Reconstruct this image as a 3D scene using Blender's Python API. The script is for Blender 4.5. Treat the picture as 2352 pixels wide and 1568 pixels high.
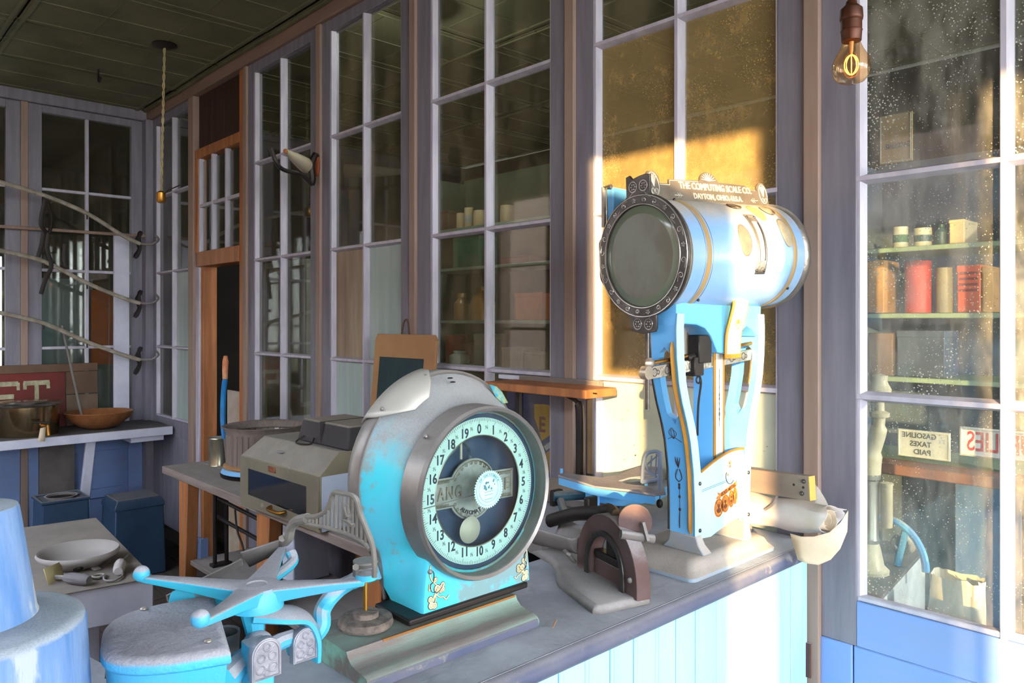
import bpy, math, random
from mathutils import Matrix, Vector
random.seed(7)
R = math.radians
for o in list(bpy.data.objects): bpy.data.objects.remove(o)
S = bpy.context.scene
C = S.collection

# ------------------------------------------------------------------ camera, sky, sun, exposure
YAW = R(46.95); CAMZ = 1.4; FPX = 1751.0; PX0 = 1176.0; PY0 = 737.0
cam = bpy.data.cameras.new('camera'); cam.sensor_width = 36.0; cam.lens = FPX / 2352 * 36
cam.shift_y = -47.0 / 2352; cam.clip_start = 0.02; cam.clip_end = 200
co = bpy.data.objects.new('camera', cam); C.objects.link(co)
co.location = (0, 0, CAMZ); co.rotation_euler = (R(90), 0, YAW); S.camera = co
W = bpy.data.worlds.new('sky'); S.world = W; W.use_nodes = True
wn = W.node_tree; bg = wn.nodes['Background']
tc = wn.nodes.new('ShaderNodeTexCoord'); sp = wn.nodes.new('ShaderNodeSeparateXYZ'); rp = wn.nodes.new('ShaderNodeValToRGB')
wn.links.new(tc.outputs['Generated'], sp.inputs[0]); wn.links.new(sp.outputs['Z'], rp.inputs[0])
rp.color_ramp.elements[0].position = 0.0; rp.color_ramp.elements[0].color = (0.92, 0.93, 0.95, 1)
rp.color_ramp.elements[1].position = 0.7; rp.color_ramp.elements[1].color = (0.70, 0.81, 0.95, 1)
wn.links.new(rp.outputs[0], bg.inputs[0]); bg.inputs[1].default_value = 12.0
SUN = Vector((-0.77, 1.0, -0.194)).normalized()
sl = bpy.data.lights.new('sun', 'SUN'); sl.energy = 14.0; sl.color = (1.0, 0.64, 0.28); sl.angle = R(0.6)
so = bpy.data.objects.new('sun', sl); C.objects.link(so)
so.rotation_euler = SUN.to_track_quat('-Z', 'Y').to_euler(); so.location = (6, -6, 5)
S.view_settings.view_transform = 'Standard'; S.view_settings.look = 'None'
S.view_settings.gamma = 1.0; S.view_settings.use_curve_mapping = False
S.view_settings.exposure = 0.62

# ------------------------------------------------------------------ pixel of the photograph -> point on a plane of the room
FW = Vector((-math.sin(YAW), math.cos(YAW), 0)); RT = Vector((math.cos(YAW), math.sin(YAW), 0))
def ray(x, y): return FW + RT * ((x - PX0) / FPX) + Vector((0, 0, -(y - PY0) / FPX))
def at_z(x, y, z): d = ray(x, y); t = (z - CAMZ) / d.z; return Vector((d.x * t, d.y * t, z))
def at_y(x, y, Y): d = ray(x, y); t = Y / d.y; return Vector((d.x * t, Y, CAMZ + d.z * t))
def at_x(x, y, X): d = ray(x, y); t = X / d.x; return Vector((X, d.y * t, CAMZ + d.z * t))
def at_q(x, y, q): d = ray(x, y); return Vector((d.x * q, d.y * q, CAMZ + d.z * q))

# ------------------------------------------------------------------ mesh builder
class MB:
    def __init__(s): s.v = []; s.f = []
    def add(s, vs, fs, M=None):
        b = len(s.v)
        for p in vs:
            p = Vector(p); s.v.append(M @ p if M is not None else p)
        for f in fs: s.f.append(tuple(b + i for i in f))
        return s
    def box(s, x0, y0, z0, x1, y1, z1, M=None):
        vs = [(x0, y0, z0), (x1, y0, z0), (x1, y1, z0), (x0, y1, z0), (x0, y0, z1), (x1, y0, z1), (x1, y1, z1), (x0, y1, z1)]
        return s.add(vs, [(0, 3, 2, 1), (4, 5, 6, 7), (0, 1, 5, 4), (1, 2, 6, 5), (2, 3, 7, 6), (3, 0, 4, 7)], M)
    def beam(s, p, q, w, h, up=(0, 0, 1)):
        p = Vector(p); q = Vector(q); d = (q - p); L = d.length; d.normalize(); up = Vector(up)
        if abs(d.dot(up)) > 0.98: up = Vector((1, 0, 0))
        a = d.cross(up).normalized(); b = a.cross(d).normalized()
        M = Matrix(((d.x, a.x, b.x, p.x), (d.y, a.y, b.y, p.y), (d.z, a.z, b.z, p.z), (0, 0, 0, 1)))
        return s.box(0, -w / 2, -h / 2, L, w / 2, h / 2, M)
    def tube(s, pts, r, n=8, cap=True, flat=None):
        pts = [Vector(p) for p in pts]; m = len(pts)
        rs = r if isinstance(r, (list, tuple)) else [r] * m
        t0 = (pts[1] - pts[0]).normalized(); ref = Vector((0, 0, 1))
        if abs(t0.dot(ref)) > 0.9: ref = Vector((1, 0, 0))
        a = (ref - t0 * ref.dot(t0)).normalized(); vs = []; fs = []
        for i, p in enumerate(pts):
            t = (pts[min(i + 1, m - 1)] - pts[max(i - 1, 0)])
            t = t.normalized() if t.length > 1e-9 else t0
            a = a - t * a.dot(t)
            a = a.normalized() if a.length > 1e-6 else t.orthogonal().normalized()
            b = t.cross(a)
            ra = rs[i]; rb = ra if flat is None else ra * flat
            for k in range(n):
                th = 2 * math.pi * k / n
                vs.append(p + a * (math.cos(th) * rb) + b * (math.sin(th) * ra))
        for i in range(m - 1):
            for k in range(n):
                k2 = (k + 1) % n
                fs.append((i * n + k, i * n + k2, (i + 1) * n + k2, (i + 1) * n + k))
        if cap: fs.append(tuple(range(n - 1, -1, -1))); fs.append(tuple((m - 1) * n + k for k in range(n)))
        return s.add(vs, fs)
    def cyl(s, p, q, r0, r1=None, n=16): return s.tube([p, q], [r0, r0 if r1 is None else r1], n)
    def lathe(s, prof, n=24, M=None, a0=0, a1=2 * math.pi):
        vs = []; fs = []; full = abs(a1 - a0 - 2 * math.pi) < 1e-6; k_n = n if full else n + 1
        for (r, z) in prof:
            for k in range(k_n):
                th = a0 + (a1 - a0) * k / n; vs.append((r * math.cos(th), r * math.sin(th), z))
        for i in range(len(prof) - 1):
            for k in range(n):
                k2 = (k + 1) % k_n
                fs.append((i * k_n + k, i * k_n + k2, (i + 1) * k_n + k2, (i + 1) * k_n + k))
        return s.add(vs, fs, M)
    def ball(s, c, r, n=10, sc=(1, 1, 1)):
        prof = [(max(1e-5, math.sin(math.pi * i / n)), -math.cos(math.pi * i / n)) for i in range(n + 1)]
        M = Matrix.Translation(Vector(c)) @ Matrix.Diagonal((r * sc[0], r * sc[1], r * sc[2], 1))
        return s.lathe(prof, n + 4, M)
    def ring(s, c, ra, rb, axis='x', n=28, m=8, sc=(1, 1)):
        pts = []
        for i in range(n + 1):
            t = 2 * math.pi * i / n; u = math.cos(t) * ra * sc[0]; w = math.sin(t) * ra * sc[1]
            pts.append(Vector(c) + (Vector((0, u, w)) if axis == 'x' else Vector((u, 0, w)) if axis == 'y' else Vector((u, w, 0))))
        return s.tube(pts, rb, m, cap=False)
    def loft(s, secs, cap0=True, cap1=True):
        n = len(secs[0]); vs = [p for q in secs for p in q]; fs = []
        for i in range(len(secs) - 1):
            for k in range(n):
                k2 = (k + 1) % n
                fs.append((i * n + k, i * n + k2, (i + 1) * n + k2, (i + 1) * n + k))
        if cap0: fs.append(tuple(range(n - 1, -1, -1)))
        if cap1: fs.append(tuple((len(secs) - 1) * n + k for k in range(n)))
        return s.add(vs, fs)
    def sheet(s, rows, thick=0.0):
        n = len(rows[0]); m = len(rows); vs = [p for r_ in rows for p in r_]
        return s.add(vs, [(i * n + k, i * n + k + 1, (i + 1) * n + k + 1, (i + 1) * n + k) for i in range(m - 1) for k in range(n - 1)])
    def shift(s, d): d = Vector(d); s.v = [p + d for p in s.v]; return s

def finish(me, ma, ang=35):
    if ma: me.materials.clear(); me.materials.append(ma)
    me.validate()
    for p in me.polygons: p.use_smooth = True
    try: me.set_sharp_from_angle(angle=R(ang))
    except Exception: pass
def link(name, me, parent=None, loc=None):
    o = bpy.data.objects.new(name, me); C.objects.link(o)
    if parent is not None: o.parent = parent
    if loc is not None: o.location = loc
    return o
def base_of(parent):
    t = Vector((0, 0, 0))
    while parent is not None:
        t += Vector(parent.location); parent = parent.parent
    return t
def obj(name, mb, ma, parent=None, bevel=0, seg=2, world=True, ang=35, solid=0):
    """one mesh object; vertices are given in room coordinates and stored relative to the parent"""
    me = bpy.data.meshes.new(name)
    off = base_of(parent) if world else Vector((0, 0, 0))
    me.from_pydata([tuple(p - off) for p in mb.v], [], mb.f)
    finish(me, ma, ang); o = link(name, me, parent)
    if solid:
        m = o.modifiers.new('solid', 'SOLIDIFY'); m.thickness = solid; m.offset = 0
    if bevel:
        m = o.modifiers.new('bevel', 'BEVEL'); m.width = bevel; m.segments = seg; m.limit_method = 'ANGLE'; m.angle_limit = R(40)
    return o
def plate(name, loops, t, ma, parent=None, M=Matrix.Identity(4), bev=0.0, off=0.0):
    """flat piece with holes: 2D loops filled, thickness t, then placed by M (room coordinates)"""
    cu = bpy.data.curves.new(name, 'CURVE'); cu.dimensions = '2D'; cu.fill_mode = 'BOTH'
    cu.extrude = max(0.0001, t / 2 - bev); cu.bevel_depth = bev; cu.bevel_resolution = 1; cu.offset = off
    for lp in loops:
        s = cu.splines.new('POLY'); s.points.add(len(lp) - 1); s.use_cyclic_u = True
        for p, q in zip(s.points, lp): p.co = (q[0], q[1], 0, 1)
    tmp = bpy.data.objects.new('tmp', cu); me = bpy.data.meshes.new_from_object(tmp)
    bpy.data.objects.remove(tmp); bpy.data.curves.remove(cu)
    me.transform(Matrix.Translation(-base_of(parent)) @ M); me.name = name
    finish(me, ma); return link(name, me, parent)
def text(name, s, size, ma, parent, M, ext=0.0006, bold=0.0, align='CENTER', sx=1.0):
    cu = bpy.data.curves.new(name, 'FONT'); cu.body = s; cu.size = size; cu.align_x = align; cu.align_y = 'CENTER'
    cu.extrude = ext; cu.offset = bold; cu.resolution_u = 3
    tmp = bpy.data.objects.new('tmp', cu); me = bpy.data.meshes.new_from_object(tmp)
    bpy.data.objects.remove(tmp); bpy.data.curves.remove(cu)
    me.transform(Matrix.Translation(-base_of(parent)) @ M @ Matrix.Diagonal((sx, 1, 1, 1))); me.name = name
    finish(me, ma); return link(name, me, parent)
def frame(o, x, y):
    """matrix whose X,Y axes are x,y and origin o"""
    x = Vector(x).normalized(); y = Vector(y).normalized(); z = x.cross(y); o = Vector(o)
    return Matrix(((x.x, y.x, z.x, o.x), (x.y, y.y, z.y, o.y), (x.z, y.z, z.z, o.z), (0, 0, 0, 1)))
def tag(o, label, cat, group=None):
    o['label'] = label; o['category'] = cat
    if group: o['group'] = group
    return o
def thing(name, label, cat, loc=(0, 0, 0), group=None):
    o = bpy.data.objects.new(name, None); C.objects.link(o); o.location = loc; o.empty_display_size = 0.05
    return tag(o, label, cat, group)
def struct(name, mb, ma, bevel=0, parent=None, **k):
    o = obj(name, mb, ma, parent, bevel, **k)
    if parent is None: o['kind'] = 'structure'
    return o
def sroot(name, loc=(0, 0, 0)):
    o = bpy.data.objects.new(name, None); C.objects.link(o); o.location = loc; o['kind'] = 'structure'; o.empty_display_size = 0.05; return o
def circ(cx, cy, r, n=32, a0=0, a1=360, sy=1.0):
    full = abs(a1 - a0) >= 360; m = n if full else n + 1
    return [(cx + r * math.cos(R(a0 + (a1 - a0) * i / n)), cy + r * sy * math.sin(R(a0 + (a1 - a0) * i / n))) for i in range(m)]
def smooth(pts, n=6):
    """Catmull-Rom through pts"""
    P = [Vector(p) for p in pts]; out = []
    for i in range(len(P) - 1):
        a = P[max(i - 1, 0)]; b = P[i]; c = P[i + 1]; d = P[min(i + 2, len(P) - 1)]
        for k in range(n):
            t = k / n
            out.append(0.5 * ((2 * b) + (c - a) * t + (2 * a - 5 * b + 4 * c - d) * t * t + (3 * b - a - 3 * c + d) * t ** 3))
    out.append(P[-1]); return out

# ------------------------------------------------------------------ materials
def lin(r, g, b): return tuple(((v / 255 / 12.92) if v / 255 <= 0.04045 else ((v / 255 + 0.055) / 1.055) ** 2.4) for v in (r, g, b)) + (1.0,)
MATS = {}
def mat(name, c, rough=0.6, metal=0.0, c2=None, ns=6.0, amt=0.5, st=(1, 1, 1), dust=0.0, dc=(150, 145, 145), d0=0.35, d1=0.85,
        worn=None, bump=0.0, bs=40.0, spec=0.4, emit=None, es=0.0, alpha_noise=None):
    if name in MATS: return MATS[name]
    m = bpy.data.materials.new(name); m.use_nodes = True; nt = m.node_tree; N = nt.nodes; L = nt.links
    b = N['Principled BSDF']; b.inputs['Roughness'].default_value = rough; b.inputs['Metallic'].default_value = metal
    b.inputs['Specular IOR Level'].default_value = spec
    tcn = N.new('ShaderNodeTexCoord'); mp = N.new('ShaderNodeMapping'); L.new(tcn.outputs['Object'], mp.inputs[0]); mp.inputs['Scale'].default_value = st
    def mix(fac, a, bb):
        x = N.new('ShaderNodeMix'); x.data_type = 'RGBA'
        for k, v in ((0, fac), (6, a), (7, bb)):
            if hasattr(v, 'is_linked') or hasattr(v, 'links'): L.new(v, x.inputs[k])
            else: x.inputs[k].default_value = v
        return x.outputs[2]
    def noise(scale, det=4.0, vec=None, ro=0.6):
        n = N.new('ShaderNodeTexNoise'); n.inputs['Scale'].default_value = scale; n.inputs['Detail'].default_value = det
        n.inputs['Roughness'].default_value = ro; L.new(vec or mp.outputs[0], n.inputs['Vector']); return n.outputs['Fac']
    def ramp(f, a, bb, lo=0.0, hi=1.0):
        r = N.new('ShaderNodeMapRange'); r.interpolation_type = 'SMOOTHSTEP'; L.new(f, r.inputs[0])
        r.inputs[1].default_value = a; r.inputs[2].default_value = bb; r.inputs[3].default_value = lo; r.inputs[4].default_value = hi; return r.outputs[0]
    col = lin(*c); out = None
    c2 = c2 or tuple(v * 0.8 for v in c)
    nf = noise(ns); out = mix(ramp(nf, 0.5 - amt / 2, 0.5 + amt / 2), col, lin(*c2))
    if worn:
        wc, th, sc = worn[:3]; wn_ = noise(sc, 6.0, tcn.outputs['Object'] if len(worn) > 3 else None, 0.65)
        out = mix(ramp(wn_, th, th + 0.06), out, lin(*wc))
    if dust > 0:
        g = N.new('ShaderNodeNewGeometry'); s3 = N.new('ShaderNodeSeparateXYZ'); L.new(g.outputs['Normal'], s3.inputs[0])
        dn = noise(55, 3, tcn.outputs['Object']); ad = N.new('ShaderNodeMath'); ad.operation = 'MULTIPLY_ADD'
        L.new(dn, ad.inputs[0]); ad.inputs[1].default_value = 0.3; L.new(s3.outputs['Z'], ad.inputs[2])
        df = ramp(ad.outputs[0], d0 + 0.15, d1 + 0.15, 0.0, dust)
        dcol = mix(ramp(noise(420, 2, tcn.outputs['Object'], 0.7), 0.3, 0.7), lin(*dc), lin(*[v * 0.90 for v in dc]))
        dcol = mix(ramp(noise(11, 3, tcn.outputs['Object']), 0.4, 0.7, 0.0, 0.35), dcol, lin(*[min(255, v * 1.14) for v in dc])); out = mix(df, out, dcol)
        rr = N.new('ShaderNodeMix'); L.new(df, rr.inputs[0]); rr.inputs[2].default_value = rough; rr.inputs[3].default_value = 0.9; L.new(rr.outputs[0], b.inputs['Roughness'])
        if metal > 0:
            r2 = N.new('ShaderNodeMix'); L.new(df, r2.inputs[0]); r2.inputs[2].default_value = metal; r2.inputs[3].default_value = 0.0; L.new(r2.outputs[0], b.inputs['Metallic'])
    L.new(out, b.inputs['Base Color'])
    if bump > 0:
        bn = N.new('ShaderNodeBump'); bn.inputs['Strength'].default_value = bump; bn.inputs['Distance'].default_value = 0.004
        L.new(noise(bs, 5), bn.inputs['Height']); L.new(bn.outputs[0], b.inputs['Normal'])
    if emit: b.inputs['Emission Color'].default_value = lin(*emit); b.inputs['Emission Strength'].default_value = es
    MATS[name] = m; return m

def glass(name, dustmin, dustmax, ns=3.0, dc=(190, 175, 140), specks=0.0, refl=0.06, tint=(235, 240, 235), rough=0.03, edge=0.0, st=(1, 1, 0.35)):
    """thin old pane: clear film + fresnel gloss + a layer of dust whose cover varies"""
    if name in MATS: return MATS[name]
    m = bpy.data.materials.new(name); m.use_nodes = True; nt = m.node_tree; N = nt.nodes; L = nt.links
    N.remove(N['Principled BSDF']); out = N['Material Output']
    tr = N.new('ShaderNodeBsdfTransparent'); tr.inputs[0].default_value = lin(*tint)
    gl = N.new('ShaderNodeBsdfGlossy'); gl.inputs['Roughness'].default_value = rough
    fr = N.new('ShaderNodeFresnel'); gm = N.new('ShaderNodeNewGeometry'); io = N.new('ShaderNodeMapRange')
    io.inputs[3].default_value = 1.45; io.inputs[4].default_value = 1 / 1.45; L.new(gm.outputs['Backfacing'], io.inputs[0]); L.new(io.outputs[0], fr.inputs[0])
    mr = N.new('ShaderNodeMath'); mr.operation = 'MULTIPLY'; mr.inputs[1].default_value = refl / 0.05; L.new(fr.outputs[0], mr.inputs[0]); mr.use_clamp = True
    m1 = N.new('ShaderNodeMixShader'); L.new(mr.outputs[0], m1.inputs[0]); L.new(tr.outputs[0], m1.inputs[1]); L.new(gl.outputs[0], m1.inputs[2])
    df = N.new('ShaderNodeBsdfDiffuse'); df.inputs[0].default_value = lin(*dc)
    tcn = N.new('ShaderNodeTexCoord'); mp = N.new('ShaderNodeMapping'); mp.inputs['Scale'].default_value = st; L.new(tcn.outputs['Object'], mp.inputs[0])
    n1 = N.new('ShaderNodeTexNoise'); n1.inputs['Scale'].default_value = ns * 4; n1.inputs['Detail'].default_value = 8; n1.inputs['Roughness'].default_value = 0.75; L.new(mp.outputs[0], n1.inputs[0])
    mrn = N.new('ShaderNodeMapRange'); mrn.interpolation_type = 'SMOOTHSTEP'; L.new(n1.outputs['Fac'], mrn.inputs[0])
    mrn.inputs[1].default_value = 0.35; mrn.inputs[2].default_value = 0.7; mrn.inputs[3].default_value = dustmin; mrn.inputs[4].default_value = dustmax
    fac = mrn.outputs[0]
    if specks > 0:
        vo = N.new('ShaderNodeTexVoronoi'); vo.inputs['Scale'].default_value = 140; L.new(tcn.outputs['Object'], vo.inputs['Vector'])
        n2 = N.new('ShaderNodeTexNoise'); n2.inputs['Scale'].default_value = 9; L.new(tcn.outputs['Object'], n2.inputs[0])
        sz = N.new('ShaderNodeMapRange'); L.new(n2.outputs['Fac'], sz.inputs[0]); sz.inputs[1].default_value = 0.4; sz.inputs[2].default_value = 0.75; sz.inputs[3].default_value = 0.06; sz.inputs[4].default_value = 0.28
        lt = N.new('ShaderNodeMath'); lt.operation = 'LESS_THAN'; L.new(vo.outputs['Distance'], lt.inputs[0]); L.new(sz.outputs[0], lt.inputs[1])
        mx = N.new('ShaderNodeMath'); mx.operation = 'MULTIPLY'; L.new(lt.outputs[0], mx.inputs[0]); mx.inputs[1].default_value = specks
        mm = N.new('ShaderNodeMath'); mm.operation = 'MAXIMUM'; L.new(fac, mm.inputs[0]); L.new(mx.outputs[0], mm.inputs[1]); fac = mm.outputs[0]
    m2 = N.new('ShaderNodeMixShader'); L.new(fac, m2.inputs[0]); L.new(m1.outputs[0], m2.inputs[1]); L.new(df.outputs[0], m2.inputs[2])
    L.new(m2.outputs[0], out.inputs['Surface']); MATS[name] = m; return m
G_DARK = glass('old_glass', 0.01, 0.05, refl=0.07)
G_MID = glass('smoky_glass', 0.02, 0.16, refl=0.06, ns=2.0)
G_GOLD = glass('dust_coated_glass', 0.28, 0.54, ns=4.0, dc=(182, 158, 108), specks=0.75, refl=0.06, st=(1, 1, 0.7))
G_SPECK = glass('speckled_glass', 0.03, 0.26, ns=4.0, dc=(196, 194, 186), specks=0.95, refl=0.05)
G_CLEAR = glass('dial_glass', 0.0, 0.03, ns=8.0, dc=(170, 180, 195), refl=0.010)
G_JAR = glass('jar_glass', 0.25, 0.6, ns=3.0, dc=(150, 140, 130), refl=0.1, st=(1, 1, 0.1))

STILE = mat('greyed_blue_paint', (126, 124, 136), 0.55, c2=(106, 105, 118), ns=5, st=(6, 6, 0.6), worn=((150, 140, 150), 0.70, 14), bump=0.12, bs=30)
SASHW = mat('pale_lilac_paint', (190, 188, 202), 0.5, c2=(164, 162, 178), ns=8, st=(3, 3, 0.6), worn=((120, 100, 90), 0.72, 18), bump=0.1)
TAN = mat('faded_tan_paint', (150, 130, 118), 0.6, c2=(136, 116, 106), ns=5, st=(8, 8, 0.5), bump=0.1, bs=30)
HEADP = mat('dull_mauve_paint', (140, 115, 100), 0.6, c2=(120, 100, 92), ns=4, st=(0.6, 5, 5), bump=0.1)
BLUEP = mat('faded_blue_paint', (108, 148, 212), 0.5, c2=(122, 148, 196), ns=4, st=(0.7, 4, 4), worn=((120, 130, 170), 0.66, 9), bump=0.15, bs=30)
BLUED = mat('wainscot_blue_paint', (112, 142, 196), 0.55, c2=(116, 134, 178), ns=4, st=(3, 0.7, 3), worn=((140, 140, 160), 0.68, 10), bump=0.15)
PINE = mat('orange_brown_wood', (176, 116, 70), 0.55, c2=(140, 88, 54), ns=5, st=(6, 6, 0.5), bump=0.1)
DARKW = mat('dark_stained_wood', (62, 40, 30), 0.6, c2=(44, 28, 22), ns=5, st=(6, 6, 0.5))
TIN = mat('green_tin_ceiling', (112, 110, 84), 0.6, c2=(86, 88, 70), ns=3, worn=((70, 66, 50), 0.66, 8), bump=0.2, bs=20, spec=0.3)
FLOORW = mat('dusty_floor_boards', (70, 60, 54), 0.9, c2=(50, 44, 40), ns=4, st=(0.5, 5, 5))
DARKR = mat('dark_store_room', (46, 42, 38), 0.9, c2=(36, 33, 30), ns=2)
DUST = (156, 156, 158)
COUNTER = mat('dusty_counter', (180, 186, 198), 0.85, c2=(142, 148, 160), ns=6, worn=((168, 170, 182), 0.62, 4), bump=0.5, bs=60, spec=0.25)
BEAD = mat('pale_cyan_paint', (160, 214, 232), 0.45, c2=(148, 204, 226), ns=3, st=(4, 4, 0.4), worn=((150, 185, 205), 0.72, 9), bump=0.06)
CYAN = mat('turquoise_enamel', (40, 188, 204), 0.35, c2=(96, 182, 216), ns=5, worn=((116, 150, 154), 0.54, 7), dust=0.95, dc=DUST, d0=0.15, d1=0.65, bump=0.08)
CYANC = mat('turquoise_cast_enamel', (32, 172, 194), 0.4, c2=(80, 164, 206), ns=6, dust=0.97, dc=(162, 163, 172), d0=0.25, d1=0.6, bump=0.15, bs=80)
DUSTY = mat('thick_dust', (150, 150, 160), 0.95, c2=(132, 132, 142), ns=10, bump=0.6, bs=90, spec=0.1)
DBLUE = mat('sky_blue_enamel', (88, 168, 232), 0.35, c2=(110, 180, 232), ns=5, worn=((150, 170, 180), 0.66, 9), dust=0.85, dc=(160, 155, 150), d0=0.45, d1=0.9)
DPALE = mat('pale_blue_enamel', (168, 222, 240), 0.35, c2=(150, 208, 238), ns=5, worn=((130, 150, 160), 0.74, 12), dust=0.8, dc=(165, 158, 150), d0=0.45, d1=0.9)
GOLD = mat('old_gold_paint', (176, 128, 44), 0.45, c2=(140, 100, 44), ns=9, metal=0.2)
DGREY = mat('dusty_base_enamel', (120, 160, 190), 0.6, c2=(150, 150, 150), ns=5, dust=0.97, dc=(158, 152, 146), d0=0.0, d1=0.45, bump=0.2)
DRUM = mat('worn_blue_drum', (110, 160, 214), 0.3, c2=(160, 186, 208), ns=3, st=(2, 0.6, 2), worn=((176, 160, 128), 0.63, 6), dust=0.9, dc=(168, 160, 146), d0=0.35, d1=0.85, spec=0.6)
SILVER = mat('cast_silver', (176, 170, 162), 0.38, metal=0.85, c2=(140, 136, 132), ns=20, dust=0.5, dc=(170, 165, 158), d0=0.5, d1=0.9, bump=0.3, bs=120)
PEWTER = mat('dark_pewter', (88, 86, 84), 0.38, metal=0.7, c2=(58, 56, 56), ns=20, bump=0.2, bs=100)
PEWHI = mat('glint_pewter', (178, 174, 170), 0.3, metal=0.8, c2=(140, 138, 134), ns=20)  # paler pewter: silver glints of the relief put into the colour
BLACK = mat('black_iron', (34, 32, 34), 0.5, metal=0.5, c2=(52, 46, 44), ns=9)
RUST = mat('rusty_iron', (84, 62, 58), 0.75, metal=0.15, c2=(104, 88, 90), ns=8, worn=((150, 128, 128), 0.62, 10), dust=0.9, dc=(150, 148, 152), d0=0.3, d1=0.75, bump=0.4)
IRONG = mat('dusty_grey_iron', (116, 112, 110), 0.75, c2=(96, 92, 90), ns=8, dust=0.9, dc=(150, 148, 150), d0=0.2, d1=0.7, bump=0.3, bs=60)
BRASS = mat('tarnished_brass', (190, 140, 60), 0.35, metal=0.9, c2=(120, 84, 44), ns=8)
WHITE = mat('dial_white', (196, 232, 240), 0.5, c2=(186, 226, 238), ns=4)
INK = mat('dial_ink', (36, 48, 78), 0.6)
NAVY = mat('dark_blue_interior', (40, 72, 110), 0.6, c2=(28, 50, 84), ns=6, worn=((70, 120, 170), 0.66, 5))
BEZ = mat('bezel_steel', (140, 138, 136), 0.4, metal=0.6, c2=(112, 108, 106), ns=10, dust=0.7, dc=(150, 148, 148))
WPLANK = mat('grey_weathered_plank', (142, 132, 128), 0.85, c2=(112, 100, 94), ns=5, st=(0.6, 6, 6), dust=0.7, dc=(146, 140, 138), bump=0.3)
WHITEP = mat('chalky_white_paint', (206, 210, 226), 0.6, c2=(182, 186, 206), ns=5, worn=((130, 118, 110), 0.68, 10), dust=0.8, dc=(140, 132, 128), d0=0.5, d1=0.9)
CONEB = mat('blue_washed_wood', (80, 120, 174), 0.75, c2=(116, 144, 184), ns=9, amt=0.3, st=(3, 3, 0.35), worn=((160, 172, 186), 0.58, 7), dust=0.97, dc=(158, 172, 186), d0=0.3, d1=0.7, bump=0.25, bs=50, spec=0.15)
PAPER = mat('old_white_paper', (206, 206, 212), 0.8, c2=(190, 180, 164), ns=6, dust=0.5, dc=(170, 160, 150), bump=0.1)
PAPERW = mat('folded_cream_paper', (226, 214, 196), 0.8, c2=(206, 188, 160), ns=6)
KRAFT = mat('brown_kraft', (170, 132, 92), 0.8, c2=(150, 112, 78), ns=5)
CREAM = mat('cream_enamel', (218, 208, 186), 0.4, c2=(190, 178, 150), ns=5)
print('materials', len(MATS))

# ------------------------------------------------------------------ setting
YW = 1.70; ZC = 2.79; XL = -5.36
ROWS = [0.784, 1.234, 1.713, 2.208, 2.672]
# floor: boards run along the room
fl = struct('floor', MB().box(-7.8, -1.2, -0.06, 3.6, 4.6, -0.012), DARKW)
bm_ = bpy.data.meshes.new('floor_board'); t_ = MB().box(0, 0, -0.012, 3.78, 0.118, 0.0)
bm_.from_pydata([tuple(p) for p in t_.v], [], t_.f); finish(bm_, FLOORW)
for j in range(47):
    for i in range(3):
        o = link('floor_board', bm_, fl, (-7.8 + i * 3.79 + (j % 3) * 0.0, -1.2 + j * 0.122, 0.0002 * ((j * 7 + i * 3) % 5)))
# pressed tin ceiling: sheets with raised beads, laid in courses, a little uneven
ce = struct('ceiling', MB().box(-7.8, -1.2, ZC + 0.02, 3.6, 4.6, ZC + 0.08), DARKW)
tp = MB().box(0, 0, -0.003, 0.905, 0.602, 0.0)
for k in range(3):
    y = 0.03 + k * 0.27
    tp.beam((0, y, -0.004), (0.905, y, -0.004), 0.010, 0.005)
for x in (0.02, 0.885): tp.beam((x, 0, -0.006), (x, 0.602, -0.006), 0.016, 0.010)
for x in (0.3, 0.6): tp.beam((x, 0.03, -0.003), (x, 0.57, -0.003), 0.006, 0.004)
tp.v = [Vector((p.y, p.x, p.z)) for p in tp.v]; tp.f = [tuple(reversed(f)) for f in tp.f]
tm = bpy.data.meshes.new('ceiling_sheet'); tm.from_pydata([tuple(p) for p in tp.v], [], tp.f); finish(tm, TIN)
for i in range(19):
    for j in range(6):
        o = link('ceiling_sheet', tm, ce, (-7.75 + i * 0.608, -1.1 + j * 0.915, ZC + random.uniform(-0.004, 0.006)))
        o.rotation_euler = (random.uniform(-0.006, 0.006), random.uniform(-0.01, 0.01), random.uniform(-0.003, 0.003))

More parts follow.
